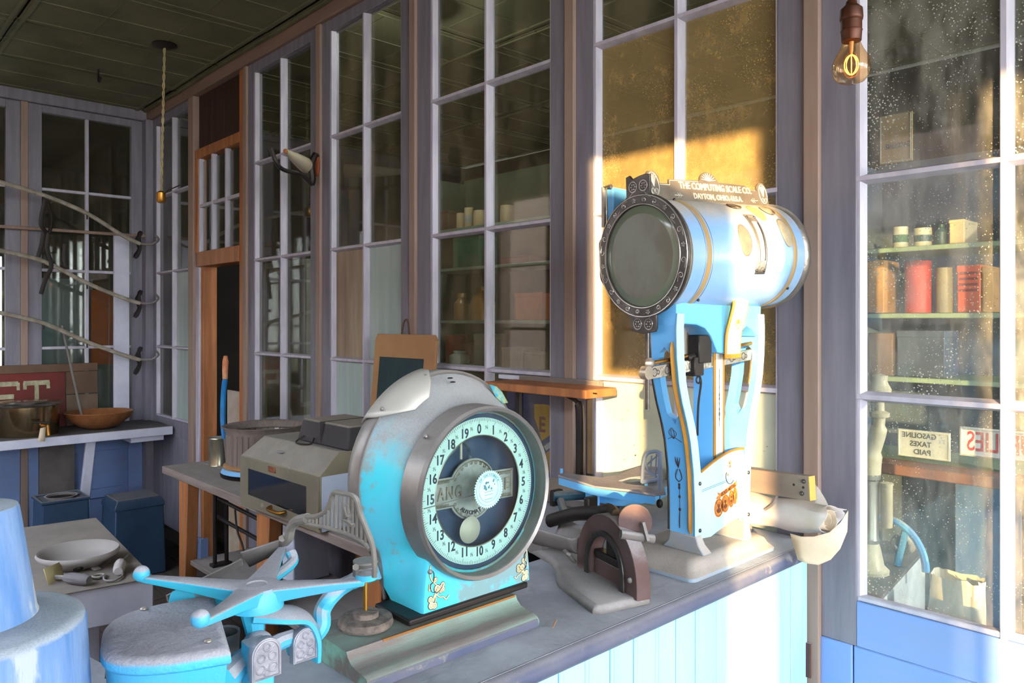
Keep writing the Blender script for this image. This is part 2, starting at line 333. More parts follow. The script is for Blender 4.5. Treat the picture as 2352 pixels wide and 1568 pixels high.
def sash_window(name, a, b, panes, rows=ROWS, mull=None, stile=(0.07, 0.07), y=YW):
    """glazed unit between X=a and X=b: stiles, rails, beads, glazing bars, one pane object per light"""
    w = sroot(name, ((a + b) / 2, y, rows[0]))
    x0 = a + stile[0]; x1 = b - stile[1]; z0 = rows[0]; z1 = rows[-1]; mull = [(x0 + x1) / 2] if mull is None else mull
    for (p, q) in ((a, x0), (x1, b)): obj('stile', MB().box(p, y, z0 - 0.10, q, y + 0.045, z1 + 0.05), STILE, w, 0.002)
    obj('rail', MB().box(x0, y, z1, x1, y + 0.045, z1 + 0.05), STILE, w, 0.002)
    obj('rail', MB().box(x0, y, z0 - 0.10, x1, y + 0.045, z0), BLUEP if a > -1.0 else STILE, w, 0.002)
    for x in (x0, x1):
        s = 1 if x == x0 else -1
        obj('glazing_bead', MB().loft([[(x, y + 0.004, z), (x + s * 0.006, y + 0.004, z), (x + s * 0.014, y + 0.024, z), (x, y + 0.03, z)] if s > 0 else
            [(x, y + 0.03, z), (x - 0.014, y + 0.024, z), (x - 0.006, y + 0.004, z), (x, y + 0.004, z)] for z in (z0, z1)]), SASHW, w)
    obj('glazing_bead', MB().beam((x0, y + 0.014, z0 + 0.006), (x1, y + 0.014, z0 + 0.006), 0.022, 0.012), SASHW, w, 0.003)
    for x in mull:
        prof = [(-0.005, 0.000), (0.005, 0.000), (0.007, 0.010), (0.012, 0.022), (0.012, 0.032), (-0.012, 0.032), (-0.012, 0.022), (-0.007, 0.010)]
        obj('glazing_bar', MB().loft([[(x + p, y + q, z) for p, q in prof] for z in (z0, z1)]), SASHW, w)
    xs = [x0] + mull + [x1]
    for z in rows[1:-1]:
        prof = [(-0.005, 0.001), (-0.007, 0.010), (-0.011, 0.022), (-0.011, 0.031), (0.011, 0.031), (0.011, 0.022), (0.007, 0.010), (0.005, 0.001)]
        obj('glazing_bar', MB().loft([[(x, y + q, z + p) for p, q in prof] for x in (x0, x1)]), SASHW, w)
    for i in range(len(rows) - 1):
        for j in range(len(xs) - 1):
            mm = panes(i, j) if callable(panes) else panes
            if mm is None: continue
            tl = random.uniform(-0.0015, 0.0015); sw = random.uniform(-0.0015, 0.0015)
            g = MB().box(xs[j], 0, rows[i], xs[j + 1], 0.003, rows[i + 1])
            zc = (rows[i] + rows[i + 1]) / 2; xc = (xs[j] + xs[j + 1]) / 2
            g.v = [Vector((p.x, y + 0.0245 + p.y + (p.z - zc) * tl * 4 + (p.x - xc) * sw * 4, p.z)) for p in g.v]
            obj('pane', g, mm, w)
    return w
wb = sroot('wall_back', (-2.5, YW, 0))
ST = [-3.845, -3.078, -2.362, -1.558, -0.807, -0.06]     # centres of the tan strips between the glazed units
PAINTED = mat('whitewashed_pane', (204, 208, 186), 0.25, c2=(180, 190, 172), ns=5, worn=((30, 40, 36), 0.645, 48), spec=0.5)
CURTN = mat('limed_board_behind', (190, 194, 178), 0.6, c2=(160, 166, 150), ns=4, st=(4, 4, 0.4))
BLIND = mat('brown_blind', (150, 132, 108), 0.7, c2=(126, 110, 90), ns=4, st=(5, 5, 0.3))
def panes3(i, j):
    if i == 0: return PALEP
    if i == 1: return BLINDP if j == 0 else PALEP
    return G_MID
PALEP = mat('limed_pane', (168, 184, 178), 0.3, c2=(146, 166, 164), ns=5, st=(4, 4, 0.4), spec=0.5)
BLINDP = mat('papered_pane', (164, 148, 126), 0.35, c2=(120, 104, 86), ns=3, st=(5, 5, 0.5), spec=0.5)
def hw(a, b): return a + 0.018, b - 0.018
sash_window('window_2', *hw(ST[0], ST[1]), G_DARK)
sash_window('window_3', *hw(ST[1], ST[2]), panes3)
sash_window('window_4', *hw(ST[2], ST[3]), lambda i, j: G_MID if i > 1 else G_SPECK if False else G_MID, stile=(0.085, 0.07))
sash_window('window_5', *hw(ST[3], ST[4]), lambda i, j: PAINTED if i == 0 else G_GOLD if i < 3 else G_MID)
sash_window('window_6', *hw(ST[4], ST[5]), lambda i, j: G_SPECK, stile=(0.08, 0.07))
sash_window('window_7', *hw(ST[5], 0.69), G_SPECK)
sash_window('window_1', -5.28, -4.63, lambda i, j: (PALEP if j else G_DARK) if i < 2 else G_DARK, mull=[-4.93], stile=(0.05, 0.03))
for i, x in enumerate(ST + [-5.31]):
    o = obj('mullion_strip', MB().box(x - 0.019, YW - 0.012, 0.0 if i < 5 else 0, x + 0.019, YW + 0.05, 2.722), TAN, wb, 0.003)
# head beam and cover strip below the ceiling
struct('trim_1', MB().box(XL, YW - 0.02, 2.722, 0.9, YW + 0.06, ZC + 0.02), HEADP, 0.004)
# wainscot below the glass
def wainscot_x(a, b, z1, m):
    obj('wainscot_board', MB().box(a, YW + 0.004, 0.10, b, YW + 0.05, z1), m, wb, 0.002)
for a, b in zip([-5.3, -3.88, -3.06, -2.35, -1.54, -0.79, -0.05], [-4.63, -3.1, -2.38, -1.57, -0.825, -0.08, 0.7]):
    if a > -1: # two tongued rails under window 6
        wainscot_x(a, b, 0.30, BLUEP); obj('wainscot_board', MB().box(a + 0.075, YW - 0.001, 0.305, b, YW + 0.05, 0.684), BLUEP, wb, 0.003)
        obj('wainscot_stile', MB().box(a, YW - 0.003, 0.0, a + 0.073, YW + 0.05, 0.684), BLUEP, wb, 0.003)
    else: wainscot_x(a, b, 0.684, STILE if a < -2 else BLUED)
struct('baseboard_back', MB().box(-4.6, YW - 0.01, 0.0, -4.45, YW + 0.04, 0.14).box(-3.86, YW - 0.01, 0, 0.7, YW + 0.04, 0.12), BLUED, 0.003)
hb = MB().box(0, 0, 0, 0, 0, 0)
obj('hinge', MB().box(-0.826, YW - 0.017, 0.585, -0.806, YW - 0.008, 0.665), RUST, wb, 0.001)
# the doorway: bare wood frame, panel above, six light transom
dr = sroot('door_1', (-4.24, YW, 0))
obj('jamb', MB().box(-4.625, YW - 0.015, 0, -4.545, YW + 0.05, 2.722), TAN, dr, 0.003)
obj('jamb', MB().box(-4.545, YW + 0.0, 0, -4.49, YW + 0.06, 1.72), SASHW, dr, 0.003)
obj('jamb', MB().box(-4.49, YW + 0.01, 0, -4.452, YW + 0.09, 1.72), PINE, dr, 0.003)
obj('jamb', MB().box(-3.925, YW - 0.005, 0, -3.865, YW + 0.09, 2.722), PINE, dr, 0.003)
obj('jamb', MB().box(-4.545, YW - 0.005, 1.80, -4.50, YW + 0.05, 2.37), PINE, dr, 0.003)
obj('lintel', MB().box(-4.50, YW - 0.012, 1.715, -3.925, YW + 0.09, 1.80), PINE, dr, 0.003)
obj('lintel', MB().box(-4.545, YW - 0.006, 2.345, -3.925, YW + 0.05, 2.40), PINE, dr, 0.003)
for x0, x1 in ((-4.545, -4.36), (-4.357, -4.18), (-4.177, -3.925)):
    obj('transom_board', MB().box(x0, YW + 0.02, 2.40, x1, YW + 0.035, 2.722), DARKW, dr, 0.002)
for x in (-4.497, -4.305, -4.115): obj('glazing_bar', MB().box(x - 0.011, YW, 1.80, x + 0.011, YW + 0.03, 2.345), SASHW, dr, 0.003)
obj('glazing_bar', MB().box(-4.50, YW + 0.002, 2.06, -3.925, YW + 0.03, 2.08), SASHW, dr, 0.003)
for i in range(3):
    for j in range(2): obj('pane', MB().box(-4.49 + i * 0.19, YW + 0.02, 1.80 + j * 0.27, -4.30 + i * 0.19, YW + 0.023, 2.06 + j * 0.27), G_DARK, dr)

# end wall, glazed like the long one
wl = sroot('wall_left', (XL, 0.5, 0))
def end_window(name, a, b, mull, pane):
    w = sroot(name, (XL, (a + b) / 2, ROWS[0])); x = XL
    for p, q in ((a, a + 0.075), (b - 0.075, b)): obj('stile', MB().box(x - 0.045, p, 0.69, x, q, 2.72), STILE, w, 0.002)
    obj('rail', MB().box(x - 0.045, a + 0.075, 2.675, x, b - 0.075, 2.72), STILE, w, 0.002)
    obj('rail', MB().box(x - 0.045, a + 0.075, 0.69, x, b - 0.075, 0.784), STILE, w, 0.002)
    ys = [a + 0.075, mull, b - 0.075]
    obj('glazing_bar', MB().box(x - 0.032, mull - 0.01, 0.784, x - 0.002, mull + 0.01, 2.675), SASHW, w, 0.004)
    for z in ROWS[1:4]: obj('glazing_bar', MB().box(x - 0.03, ys[0], z - 0.009, x - 0.003, ys[2], z + 0.009), SASHW, w, 0.004)
    for i in range(4):
        for j in range(2): obj('pane', MB().box(x - 0.026, ys[j], ROWS[i], x - 0.023, ys[j + 1], ROWS[i + 1] + 0.003), pane, w)
end_window('window_8', 1.005, 1.665, 1.33, G_DARK)
end_window('window_9', 0.28, 0.968, 0.62, G_DARK)
end_window('window_10', -0.45, 0.243, -0.1, G_DARK)
for y in (0.987, 0.262, -0.47): obj('mullion_strip', MB().box(XL - 0.05, y - 0.019, 0, XL + 0.012, y + 0.019, 2.722), TAN, wl, 0.003)
obj('corner_post', MB().box(XL - 0.04, 1.655, 0, XL + 0.075, YW + 0.03, 2.722), STILE, wl, 0.003)
struct('trim_2', MB().box(XL - 0.06, -1.0, 2.722, XL + 0.02, YW - 0.02, ZC + 0.02), STILE, 0.004)
for y0, y1 in ((1.005, 1.68), (0.28, 0.968), (-0.45, 0.243), (-1.0, -0.49)):
    obj('wainscot_board', MB().box(XL - 0.05, y0, 0.0, XL - 0.02, y1, 0.69), BLUED, wl)
    for p, q, z0, z1 in ((y0, y0 + 0.11, 0, 0.69), (y1 - 0.11, y1, 0, 0.69), (y0 + 0.11, y1 - 0.11, 0.57, 0.69), (y0 + 0.11, y1 - 0.11, 0.0, 0.12), (y0 + 0.11, y1 - 0.11, 0.27, 0.33)):
        obj('wainscot_rail', MB().box(XL - 0.02, p, z0, XL, q, z1), BLUED, wl, 0.004)
# front wall behind the viewer: boarded, with the shop windows at its right end; open glazed end
wf = sroot('wall_front', (0, -1.0, 0))
def fbox(n, *a): return obj(n, MB().box(*a), HEADP, wf)
fbox('wall_board', -7.8, -1.12, 0, -4.9, -1.0, ZC)
fbox('wall_board', -4.9, -1.12, 0, -1.2, -1.0, 0.8)
fbox('window_head', -4.9, -1.12, 2.42, -1.2, -1.0, ZC + 0.02)
fbox('wall_board', -1.2, -1.12, 0, 0.60, -1.0, ZC)
for x in (-4.3, -3.68, -3.06, -2.44, -1.82): fbox('wall_post', x - 0.05, -1.12, 0.8, x + 0.05, -1.0, 2.42)
for z in (1.34, 1.88): fbox('window_bar', -4.9, -1.07, z, -1.2, -1.04, z + 0.025)
nb = struct('wall_sun_screen', MB().box(-9.0, -4.2, -0.1, 1.2, -4.0, 3.3), HEADP)  # unseen wall added to keep direct sun out of the left windows
struct('ground', MB().box(-30, -30, -0.2, 30, 30, -0.1), mat('dry_ground', (150, 138, 118), 0.9, c2=(128, 120, 100), ns=2))
fbox('wall_board', 0.60, -1.12, 0, 0.86, -1.0, 1.46)
fbox('wall_board', 0.86, -1.12, 0, 1.23, -1.0, 0.40)
fbox('sun_blocker', 0.86, -1.10, 1.02, 1.06, -1.07, 2.13)  # unseen board added to keep the sun off the drum scale's legs
fbox('sun_blocker', 0.74, -1.10, 1.80, 0.86, -1.07, 2.13)  # added wing of that board, shades the drum's front ring
fbox('wall_post', 1.23, -1.12, 0, 1.58, -1.0, ZC)
fbox('wall_board', 1.58, -1.12, 0, 3.6, -1.0, 0.40)
fbox('window_head', 0.60, -1.12, 2.42, 1.23, -1.0, ZC + 0.02)
fbox('window_head', 1.58, -1.12, 2.42, 3.6, -1.0, ZC + 0.02)
for x in (1.645, 2.3, 2.95): fbox('window_bar', x, -1.08, 0.40, x + 0.02, -1.04, 2.42)
wr = sroot('wall_right', (3.5, 0.5, 0))
obj('wall_board', MB().box(3.45, -1.0, 0, 3.55, 4.6, 0.45), HEADP, wr)
obj('window_head', MB().box(3.45, -1.0, 2.72, 3.55, 4.6, ZC + 0.02), HEADP, wr)
obj('wall_board', MB().box(3.45, 1.9, 0.45, 3.55, 4.6, 0.95), HEADP, wr)
for y in (-0.98, 0.45, 1.88, 3.2, 4.5): obj('wall_post', MB().box(3.45, y - 0.05, 0.45, 3.55, y + 0.05, 2.72), HEADP, wr)
# the rooms behind the glass
sb = sroot('wall_store', (-2, 4.5, 0))
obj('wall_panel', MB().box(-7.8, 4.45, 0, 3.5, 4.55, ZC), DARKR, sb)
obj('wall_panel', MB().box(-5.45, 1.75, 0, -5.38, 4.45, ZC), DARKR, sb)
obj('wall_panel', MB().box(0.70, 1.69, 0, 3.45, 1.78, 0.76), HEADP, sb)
for x in (1.4, 2.1, 2.8): obj('wall_post', MB().box(x - 0.08, 1.69, 0.76, x + 0.08, 1.78, ZC), HEADP, sb)
so2 = sroot('wall_side_room', (-7.7, 0.5, 0))
obj('added_dark_sheet', MB().box(-7.68, -1.0, 2.745, -5.45, 4.4, 2.775), DARKR, so2)  # dark sheet added under the side room's ceiling to darken it
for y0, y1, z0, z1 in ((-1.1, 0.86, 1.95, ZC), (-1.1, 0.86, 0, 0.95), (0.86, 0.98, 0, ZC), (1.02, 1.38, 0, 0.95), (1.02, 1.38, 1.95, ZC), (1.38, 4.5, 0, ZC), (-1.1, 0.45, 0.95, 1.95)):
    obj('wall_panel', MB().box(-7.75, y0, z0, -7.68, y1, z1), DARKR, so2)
for y in (1.08, 1.16, 1.20, 1.28, 0.62, 0.72): obj('window_bar', MB().box(-7.72, y - 0.025, 0.95, -7.69, y + 0.025, 1.95), DARKW, so2)

# ------------------------------------------------------------------ the counter
V = Vector
ct = thing('shop_counter', 'narrow dusty counter with a dark rounded edge and pale cyan boarded front', 'counter', (-0.96, 0.7, 0))
def top_loop():
    return [(-0.80, -0.2), (-0.80, 1.684), (-1.62, 1.684), (-1.62, 1.28), (-1.13, 1.24), (-1.13, 0.34), (-1.34, 0.30), (-1.34, -0.2)]
plate('worktop', [top_loop()], 0.034, COUNTER, ct, Matrix.Translation((0, 0, 0.883)), bev=0.0)
EDGE = mat('dark_blue_edge', (64, 74, 104), 0.5, c2=(96, 98, 112), ns=7, worn=((128, 126, 124), 0.56, 9), dust=0.85, dc=(120, 122, 132), d0=0.4, d1=0.8)
obj('nosing', MB().tube([(-0.802, -0.2, 0.883), (-0.802, 1.684, 0.883)], 0.0172, 12), EDGE, ct)
obj('apron', MB().box(-0.835, -0.2, 0.845, -0.822, 1.684, 0.868), BEAD, ct)
bdm = None; yb = -0.2; k = 0
while yb < 1.68:
    w = 0.0625
    b = MB().box(-0.835, yb + 0.0012, 0.0, -0.817 + (k % 3) * 0.0005, min(yb + w - 0.0012, 1.684), 0.866)
    b.tube([(-0.8172, yb + 0.010, 0.0), (-0.8172, yb + 0.010, 0.866)], 0.0028, 6)
    obj('board', b, BEAD, ct, 0.0015, 1); yb += w; k += 1
obj('back_panel', MB().box(-1.12, -0.2, 0, -1.10, 1.30, 0.866).box(-1.60, 1.38, 0, -1.58, 1.684, 0.866), DARKW, ct)
tag(obj('twig', MB().tube([at_z(1270, 1440, 0.904), at_z(1277, 1424, 0.905)], 0.0012, 6), KRAFT), 'tiny straw twig lying on the bare dusty counter', 'twig')

# ------------------------------------------------------------------ round dial scale
DC = V((-0.955, 0.8165, 1.1215))
sc = thing('dial_scale', 'turquoise cast iron shop scale with a large round numbered dial', 'scale', (-0.97, 0.70, 0.9))
RUSTB = mat('rust_stained_base', (120, 172, 156), 0.45, c2=(110, 106, 100), ns=9, amt=0.3, st=(3, 0.4, 3), worn=((112, 104, 98), 0.55, 9), dust=0.6, dc=(122, 116, 116), d0=0.3, d1=0.8, bump=0.25)
prof = [(-1.05, 0.9005), (-0.885, 0.9005), (-0.8835, 0.908), (-0.888, 0.915), (-0.900, 0.918), (-0.915, 0.919), (-0.927, 0.922), (-0.936, 0.929), (-0.940, 0.936), (-1.05, 0.938)]
obj('base', MB().loft([[(x, y, z) for x, z in reversed(prof)] for y in (0.56, 0.60, 0.870, 0.8865)]), RUSTB, sc, ang=50)
obj('base_lip', MB().loft([[V((-0.884, y, 0.9006)), V((-0.8822, y, 0.9006)), V((-0.8828, y, 0.9105)), V((-0.886, y, 0.9125))] for y in (0.562, 0.884)]), EDGE, sc)
obj('rust_line', MB().box(-0.9415, 0.62, 0.9335, -0.9385, 0.884, 0.937), mat('orange_rust', (150, 96, 40), 0.8, c2=(120, 84, 50), ns=20), sc)
obj('gasket', MB().box(-1.042, 0.672, 0.938, -0.946, 0.922, 0.9485), BLACK, sc, 0.003)
def body_sec(x, Rr, hw, zb, zc, n=40):
    pts = []; k = min(1.0, max(0.0, (-0.985 - x) / 0.075)); Rr += 0.008 * k; yc = DC.y + 0.013 * k
    a0 = -38
    for i in range(n + 1):
        t = R(180 - a0 - (180 - 2 * a0) * i / n); pts.append(V((x, yc + Rr * math.cos(t), zc + Rr * math.sin(t))))
    r_ = pts[-1]; l_ = pts[0]
    for j in range(1, 5):
        t = j / 4; e = 1 - (1 - t) ** 2
        pts.append(V((x, r_.y + (DC.y + hw - r_.y) * e, r_.z + (zb - r_.z) * t)))
    for j in range(1, 4): pts.append(V((x, DC.y + hw - 2 * hw * j / 4, zb)))
    for j in range(4, 0, -1):
        t = j / 4; e = 1 - (1 - t) ** 2
        pts.append(V((x, l_.y + (DC.y - hw - l_.y) * e, l_.z + (zb - l_.z) * t)))
    return pts
secs = [body_sec(-0.952, 0.128, 0.1135, 0.9485, 1.121), body_sec(-0.956, 0.133, 0.116, 0.9485, 1.121), body_sec(-0.985, 0.138, 0.116, 0.9485, 1.123), body_sec(-1.012, 0.148, 0.116, 0.9485, 1.127),
        body_sec(-1.036, 0.162, 0.117, 0.9485, 1.130), body_sec(-1.055, 0.168, 0.118, 0.965, 1.132)]
obj('body', MB().loft([list(reversed(q)) for q in secs], False, True), CYAN, sc, ang=50)
plate('front_plate', [[(p.y - DC.y, p.z - DC.z) for p in secs[0]], circ(0, 0, 0.1275, 48)], 0.002, CYAN, sc, frame((-0.9528, DC.y, DC.z), (0, 1, 0), (0, 0, 1)))
rim = [body_sec(-1.055, 0.170, 0.118, 0.965, 1.132), body_sec(-1.060, 0.174, 0.119, 0.97, 1.132), body_sec(-1.082, 0.174, 0.117, 0.98, 1.132), body_sec(-1.100, 0.164, 0.105, 1.0, 1.132), body_sec(-1.115, 0.135, 0.08, 1.03, 1.134), body_sec(-1.122, 0.06, 0.04, 1.09, 1.134)]
obj('back_cover', MB().loft([list(reversed(q)) for q in rim]), BEZ, sc, ang=50)
# domed plate on the left shoulder
rows = []
for i, (x, rr) in enumerate(((-1.096, 0.176), (-1.075, 0.188), (-1.050, 0.188), (-1.025, 0.175), (-1.008, 0.1605))):
    ins = (0, 2, 3, 9, 17)[i]
    rows.append([V((x, DC.y + 0.012 + rr * math.cos(R(t)), 1.132 + rr * math.sin(R(t)))) for t in [100 + ins + (146 - ins - 100 - ins) * k / 14 for k in range(15)]])
COVERM = mat('dusty_pale_metal', (186, 186, 180), 0.5, c2=(168, 168, 164), ns=5, metal=0.2)
obj('cover_plate', MB().sheet(rows), COVERM, sc, solid=0.004, ang=60)
for px, py in ((868, 937), (967, 862)): obj('screw', MB().ball(at_x(px, py, -1.055) + V((0.012, 0, 0)), 0.0035, 6), BEZ, sc)
for px, py in ((1034, 868), (1040, 877)): obj('rivet', MB().ring(at_x(px, py, -1.02), 0.004, 0.001, 'z', 10, 5), BLACK, sc)
for px, py, xx in ((978, 1002, -0.955), (988, 1313, -0.95)): obj('screw', MB().ball(at_x(px, py, xx), 0.004, 6), BEZ, sc)
# bezel, dial, inside
def cyl_x(mb, x0, x1, r0, r1, n=56, c=None):
    c = c or DC
    A = [V((x0, c.y + r0 * math.cos(2 * math.pi * i / n), c.z + r0 * math.sin(2 * math.pi * i / n))) for i in range(n)]
    B = [V((x1, c.y + r1 * math.cos(2 * math.pi * i / n), c.z + r1 * math.sin(2 * math.pi * i / n))) for i in range(n)]
    return mb.loft([A, B], False, False)
bz = MB(); cyl_x(bz, -0.975, -0.934, 0.1415, 0.1405); cyl_x(bz, -0.934, -0.927, 0.1405, 0.1375); cyl_x(bz, -0.927, -0.93, 0.1375, 0.1325); cyl_x(bz, -0.93, -0.955, 0.1325, 0.1310)
obj('bezel', bz, BEZ, sc, ang=50)
FD = frame(DC, (0, 1, 0), (0, 0, 1))
def onD(d): return FD @ Matrix.Translation((0, 0, d))
plate('dial_well', [circ(0, 0, 0.132, 56)], 0.002, NAVY, sc, onD(-0.0285))
plate('well_rim', [circ(0, 0, 0.1315, 56), circ(0, 0, 0.1175, 56)], 0.001, NAVY, sc, onD(-0.002))
dl = plate('dial', [circ(0, 0, 0.1195, 72), circ(0.0, 0.0, 0.0905, 72)], 0.0016, WHITE, sc, onD(0.001))
obj('dial_edge', MB().ring(DC + V((0.002, 0, 0)), 0.0905, 0.0010, 'x', 56, 6), SILVER, sc)
tk = MB()
for i in range(200):
    t = R(90 - i * 1.8); L_ = 0.0085 if i % 10 == 0 else 0.0065 if i % 5 == 0 else 0.0042; w = 0.00035
    a = V((math.cos(t), math.sin(t), 0)); b = V((-a.y, a.x, 0)); o_ = 0.1185
    tk.add([a * o_ + b * w, a * o_ - b * w, a * (o_ - L_) - b * w, a * (o_ - L_) + b * w], [(0, 1, 2, 3)], onD(0.0022))
o = obj('tick_marks', tk, INK, dl); o['kind'] = 'stuff'
for i in range(20):
    t = R(90 - i * 18)
    text('numeral', str(i), 0.0215, INK, dl, onD(0.0020) @ Matrix.Translation((0.1005 * math.cos(t), 0.1005 * math.sin(t), 0)), 0.0003, 0.0005, sx=0.80)
    t = R(90 - i * 18 - 9)
    text('half_mark', '½', 0.0082, INK, dl, onD(0.0020) @ Matrix.Translation((0.1035 * math.cos(t), 0.1035 * math.sin(t), 0)), 0.0003)
# ornamental bar with roundel
def bar_loop(r, hh, L_):
    a = math.asin(hh / r); n = 16; p = []
    p += [(L_, -hh), (L_, hh)]
    for i in range(n + 1): t = a + (math.pi - 2 * a) * i / n; p.append((r * math.cos(t), r * math.sin(t)))
    p += [(-L_, hh), (-L_, -hh)]
    for i in range(n + 1): t = math.pi + a + (math.pi - 2 * a) * i / n; p.append((r * math.cos(t), r * math.sin(t)))
    return p
Mb = onD(-0.016) @ Matrix.Rotation(R(-1), 4, 'Z')
NICK = mat('dull_nickel', (178, 186, 196), 0.5, metal=0.35, c2=(126, 132, 138), ns=20, bump=0.3, bs=120)
br = plate('name_bar', [bar_loop(0.050, 0.024, 0.0905)], 0.004, NICK, sc, Mb, bev=0.001)
lp = [V((p[0], p[1], 0.003)) for p in bar_loop(0.047, 0.0215, 0.086)]; obj('bar_border', MB().tube([Mb @ p for p in lp + [lp[0]]], 0.0010, 6), SILVER, br)
for k, ch in ((-0.068, 'A'), (-0.050, 'N'), (-0.032, 'G'), (0.058, 'L'), (0.0745, 'E')):
    text('letter', ch, 0.029, SILVER, br, Mb @ Matrix.Translation((k, -0.001, 0.0035)), 0.0014, 0.0004, sx=0.72)
for i, ch in enumerate('AUTOMATIC'):
    t = R(-128 + i * 10)
    text('letter', ch, 0.0095, PEWTER, br, Mb @ Matrix.Translation((0.0385 * math.cos(t), 0.0385 * math.sin(t), 0.0032)) @ Matrix.Rotation(t + R(90), 4, 'Z'), 0.001)
scr = MB()
for i in range(26):
    t = 2 * math.pi * i / 26
    if abs(math.sin(t)) < 0.35: continue
    scr.ring(Mb @ V((0.0435 * math.cos(t), 0.0435 * math.sin(t), 0.003)), 0.0022, 0.0007, 'x', 8, 4)
for k in range(9):
    for sg in (-1, 1):
        for x in (-0.086 + k * 0.0042, 0.052 + k * 0.0042): scr.ring(Mb @ V((x, sg * 0.0185, 0.003)), 0.0016, 0.0006, 'x', 8, 4)
o = obj('scroll_work', scr, SILVER, br); o['kind'] = 'stuff'
nd = V((DC.x + 0.004, DC.y, DC.z)); obj('needle', MB().beam(nd + V((0, 0.0, -0.004)), nd + V((0, -0.114, -0.011)), 0.0006, 0.0014), BEZ, sc)
obj('lens', MB().lathe([(1e-5, 0.006), (0.012, 0.005), (0.0205, 0.001), (0.022, 0), (1e-5, -0.001)], 28, FD @ Matrix.Translation((-0.013, -0.064, -0.006))), COVERM, sc)
ST_ = mat('chain_strap', (60, 96, 128), 0.5, c2=(120, 150, 170), ns=60, amt=0.2)
obj('strap', MB().tube([FD @ V(p) for p in smooth([(-0.03, 0.088, -0.02), (-0.006, 0.070, -0.02), (-0.004, 0.05, -0.018)])], 0.006, 8, flat=0.2), ST_, sc)
obj('strap', MB().tube([FD @ V(p) for p in smooth([(-0.072, 0.05, -0.02), (-0.045, 0.062, -0.02), (-0.028, 0.075, -0.02)])], 0.006, 8, flat=0.2), ST_, sc)
obj('pin', MB().cyl(FD @ V((-0.024, 0.052, -0.016)), FD @ V((-0.024, 0.084, -0.016)), 0.0022, n=8), COVERM, sc)
obj('dial_pane', MB().loft([[V((x, DC.y + 0.1325 * math.cos(2 * math.pi * i / 48), DC.z + 0.1325 * math.sin(2 * math.pi * i / 48))) for i in range(48)] for x in (-0.9345, -0.933)]), G_CLEAR, sc)
# toothed inspection seal stuck on the pane
sl_ = []
for i in range(88): t = 2 * math.pi * i / 88; r_ = 0.0315 if i % 2 else 0.0285; sl_.append((r_ * math.cos(t), r_ * math.sin(t)))
SEALM = mat('seal_paper', (176, 232, 226), 0.6, c2=(150, 216, 214), ns=30, emit=None)
SEALI = mat('seal_ink', (60, 120, 130), 0.6)
Ms = FD @ Matrix.Translation((0.002, 0.005, 0.0232))
se = plate('paper_seal', [sl_], 0.0004, SEALM, sc, Ms)
for r_ in (0.0262, 0.0205): obj('seal_ring', MB().ring(Ms @ V((0, 0, 0.0004)), r_, 0.0003, 'x', 40, 4), SEALI, se)
for i, ch in enumerate('OF CALIFORNIA'):
    t = R(140 - i * 9.0)
    text('letter', ch, 0.0052, SEALI, se, Ms @ Matrix.Translation((0.0233 * math.cos(t), 0.0233 * math.sin(t), 0.0004)) @ Matrix.Rotation(t - R(90), 4, 'Z'), 0.0002, 0.0001)
for k in range(26):
    t = R(160 + k * 8.6); obj_ = None
    se_ = Ms @ V((0.0233 * math.cos(t), 0.0233 * math.sin(t), 0.0004))
em = MB()
for k in range(14):
    em.ball(Ms @ V((random.uniform(-0.013, 0.013), random.uniform(0.0, 0.015), 0.0004)), random.uniform(0.001, 0.0024), 5, (0.15, 1, 1))
o = obj('seal_emblem', em, SEALI, se); o['kind'] = 'stuff'
for z in (-0.004, -0.009, -0.016): obj('seal_line', MB().beam(Ms @ V((-0.009, z, 0.0004)), Ms @ V((0.009, z + 0.001, 0.0004)), 0.0003, 0.0007), SEALI, se)
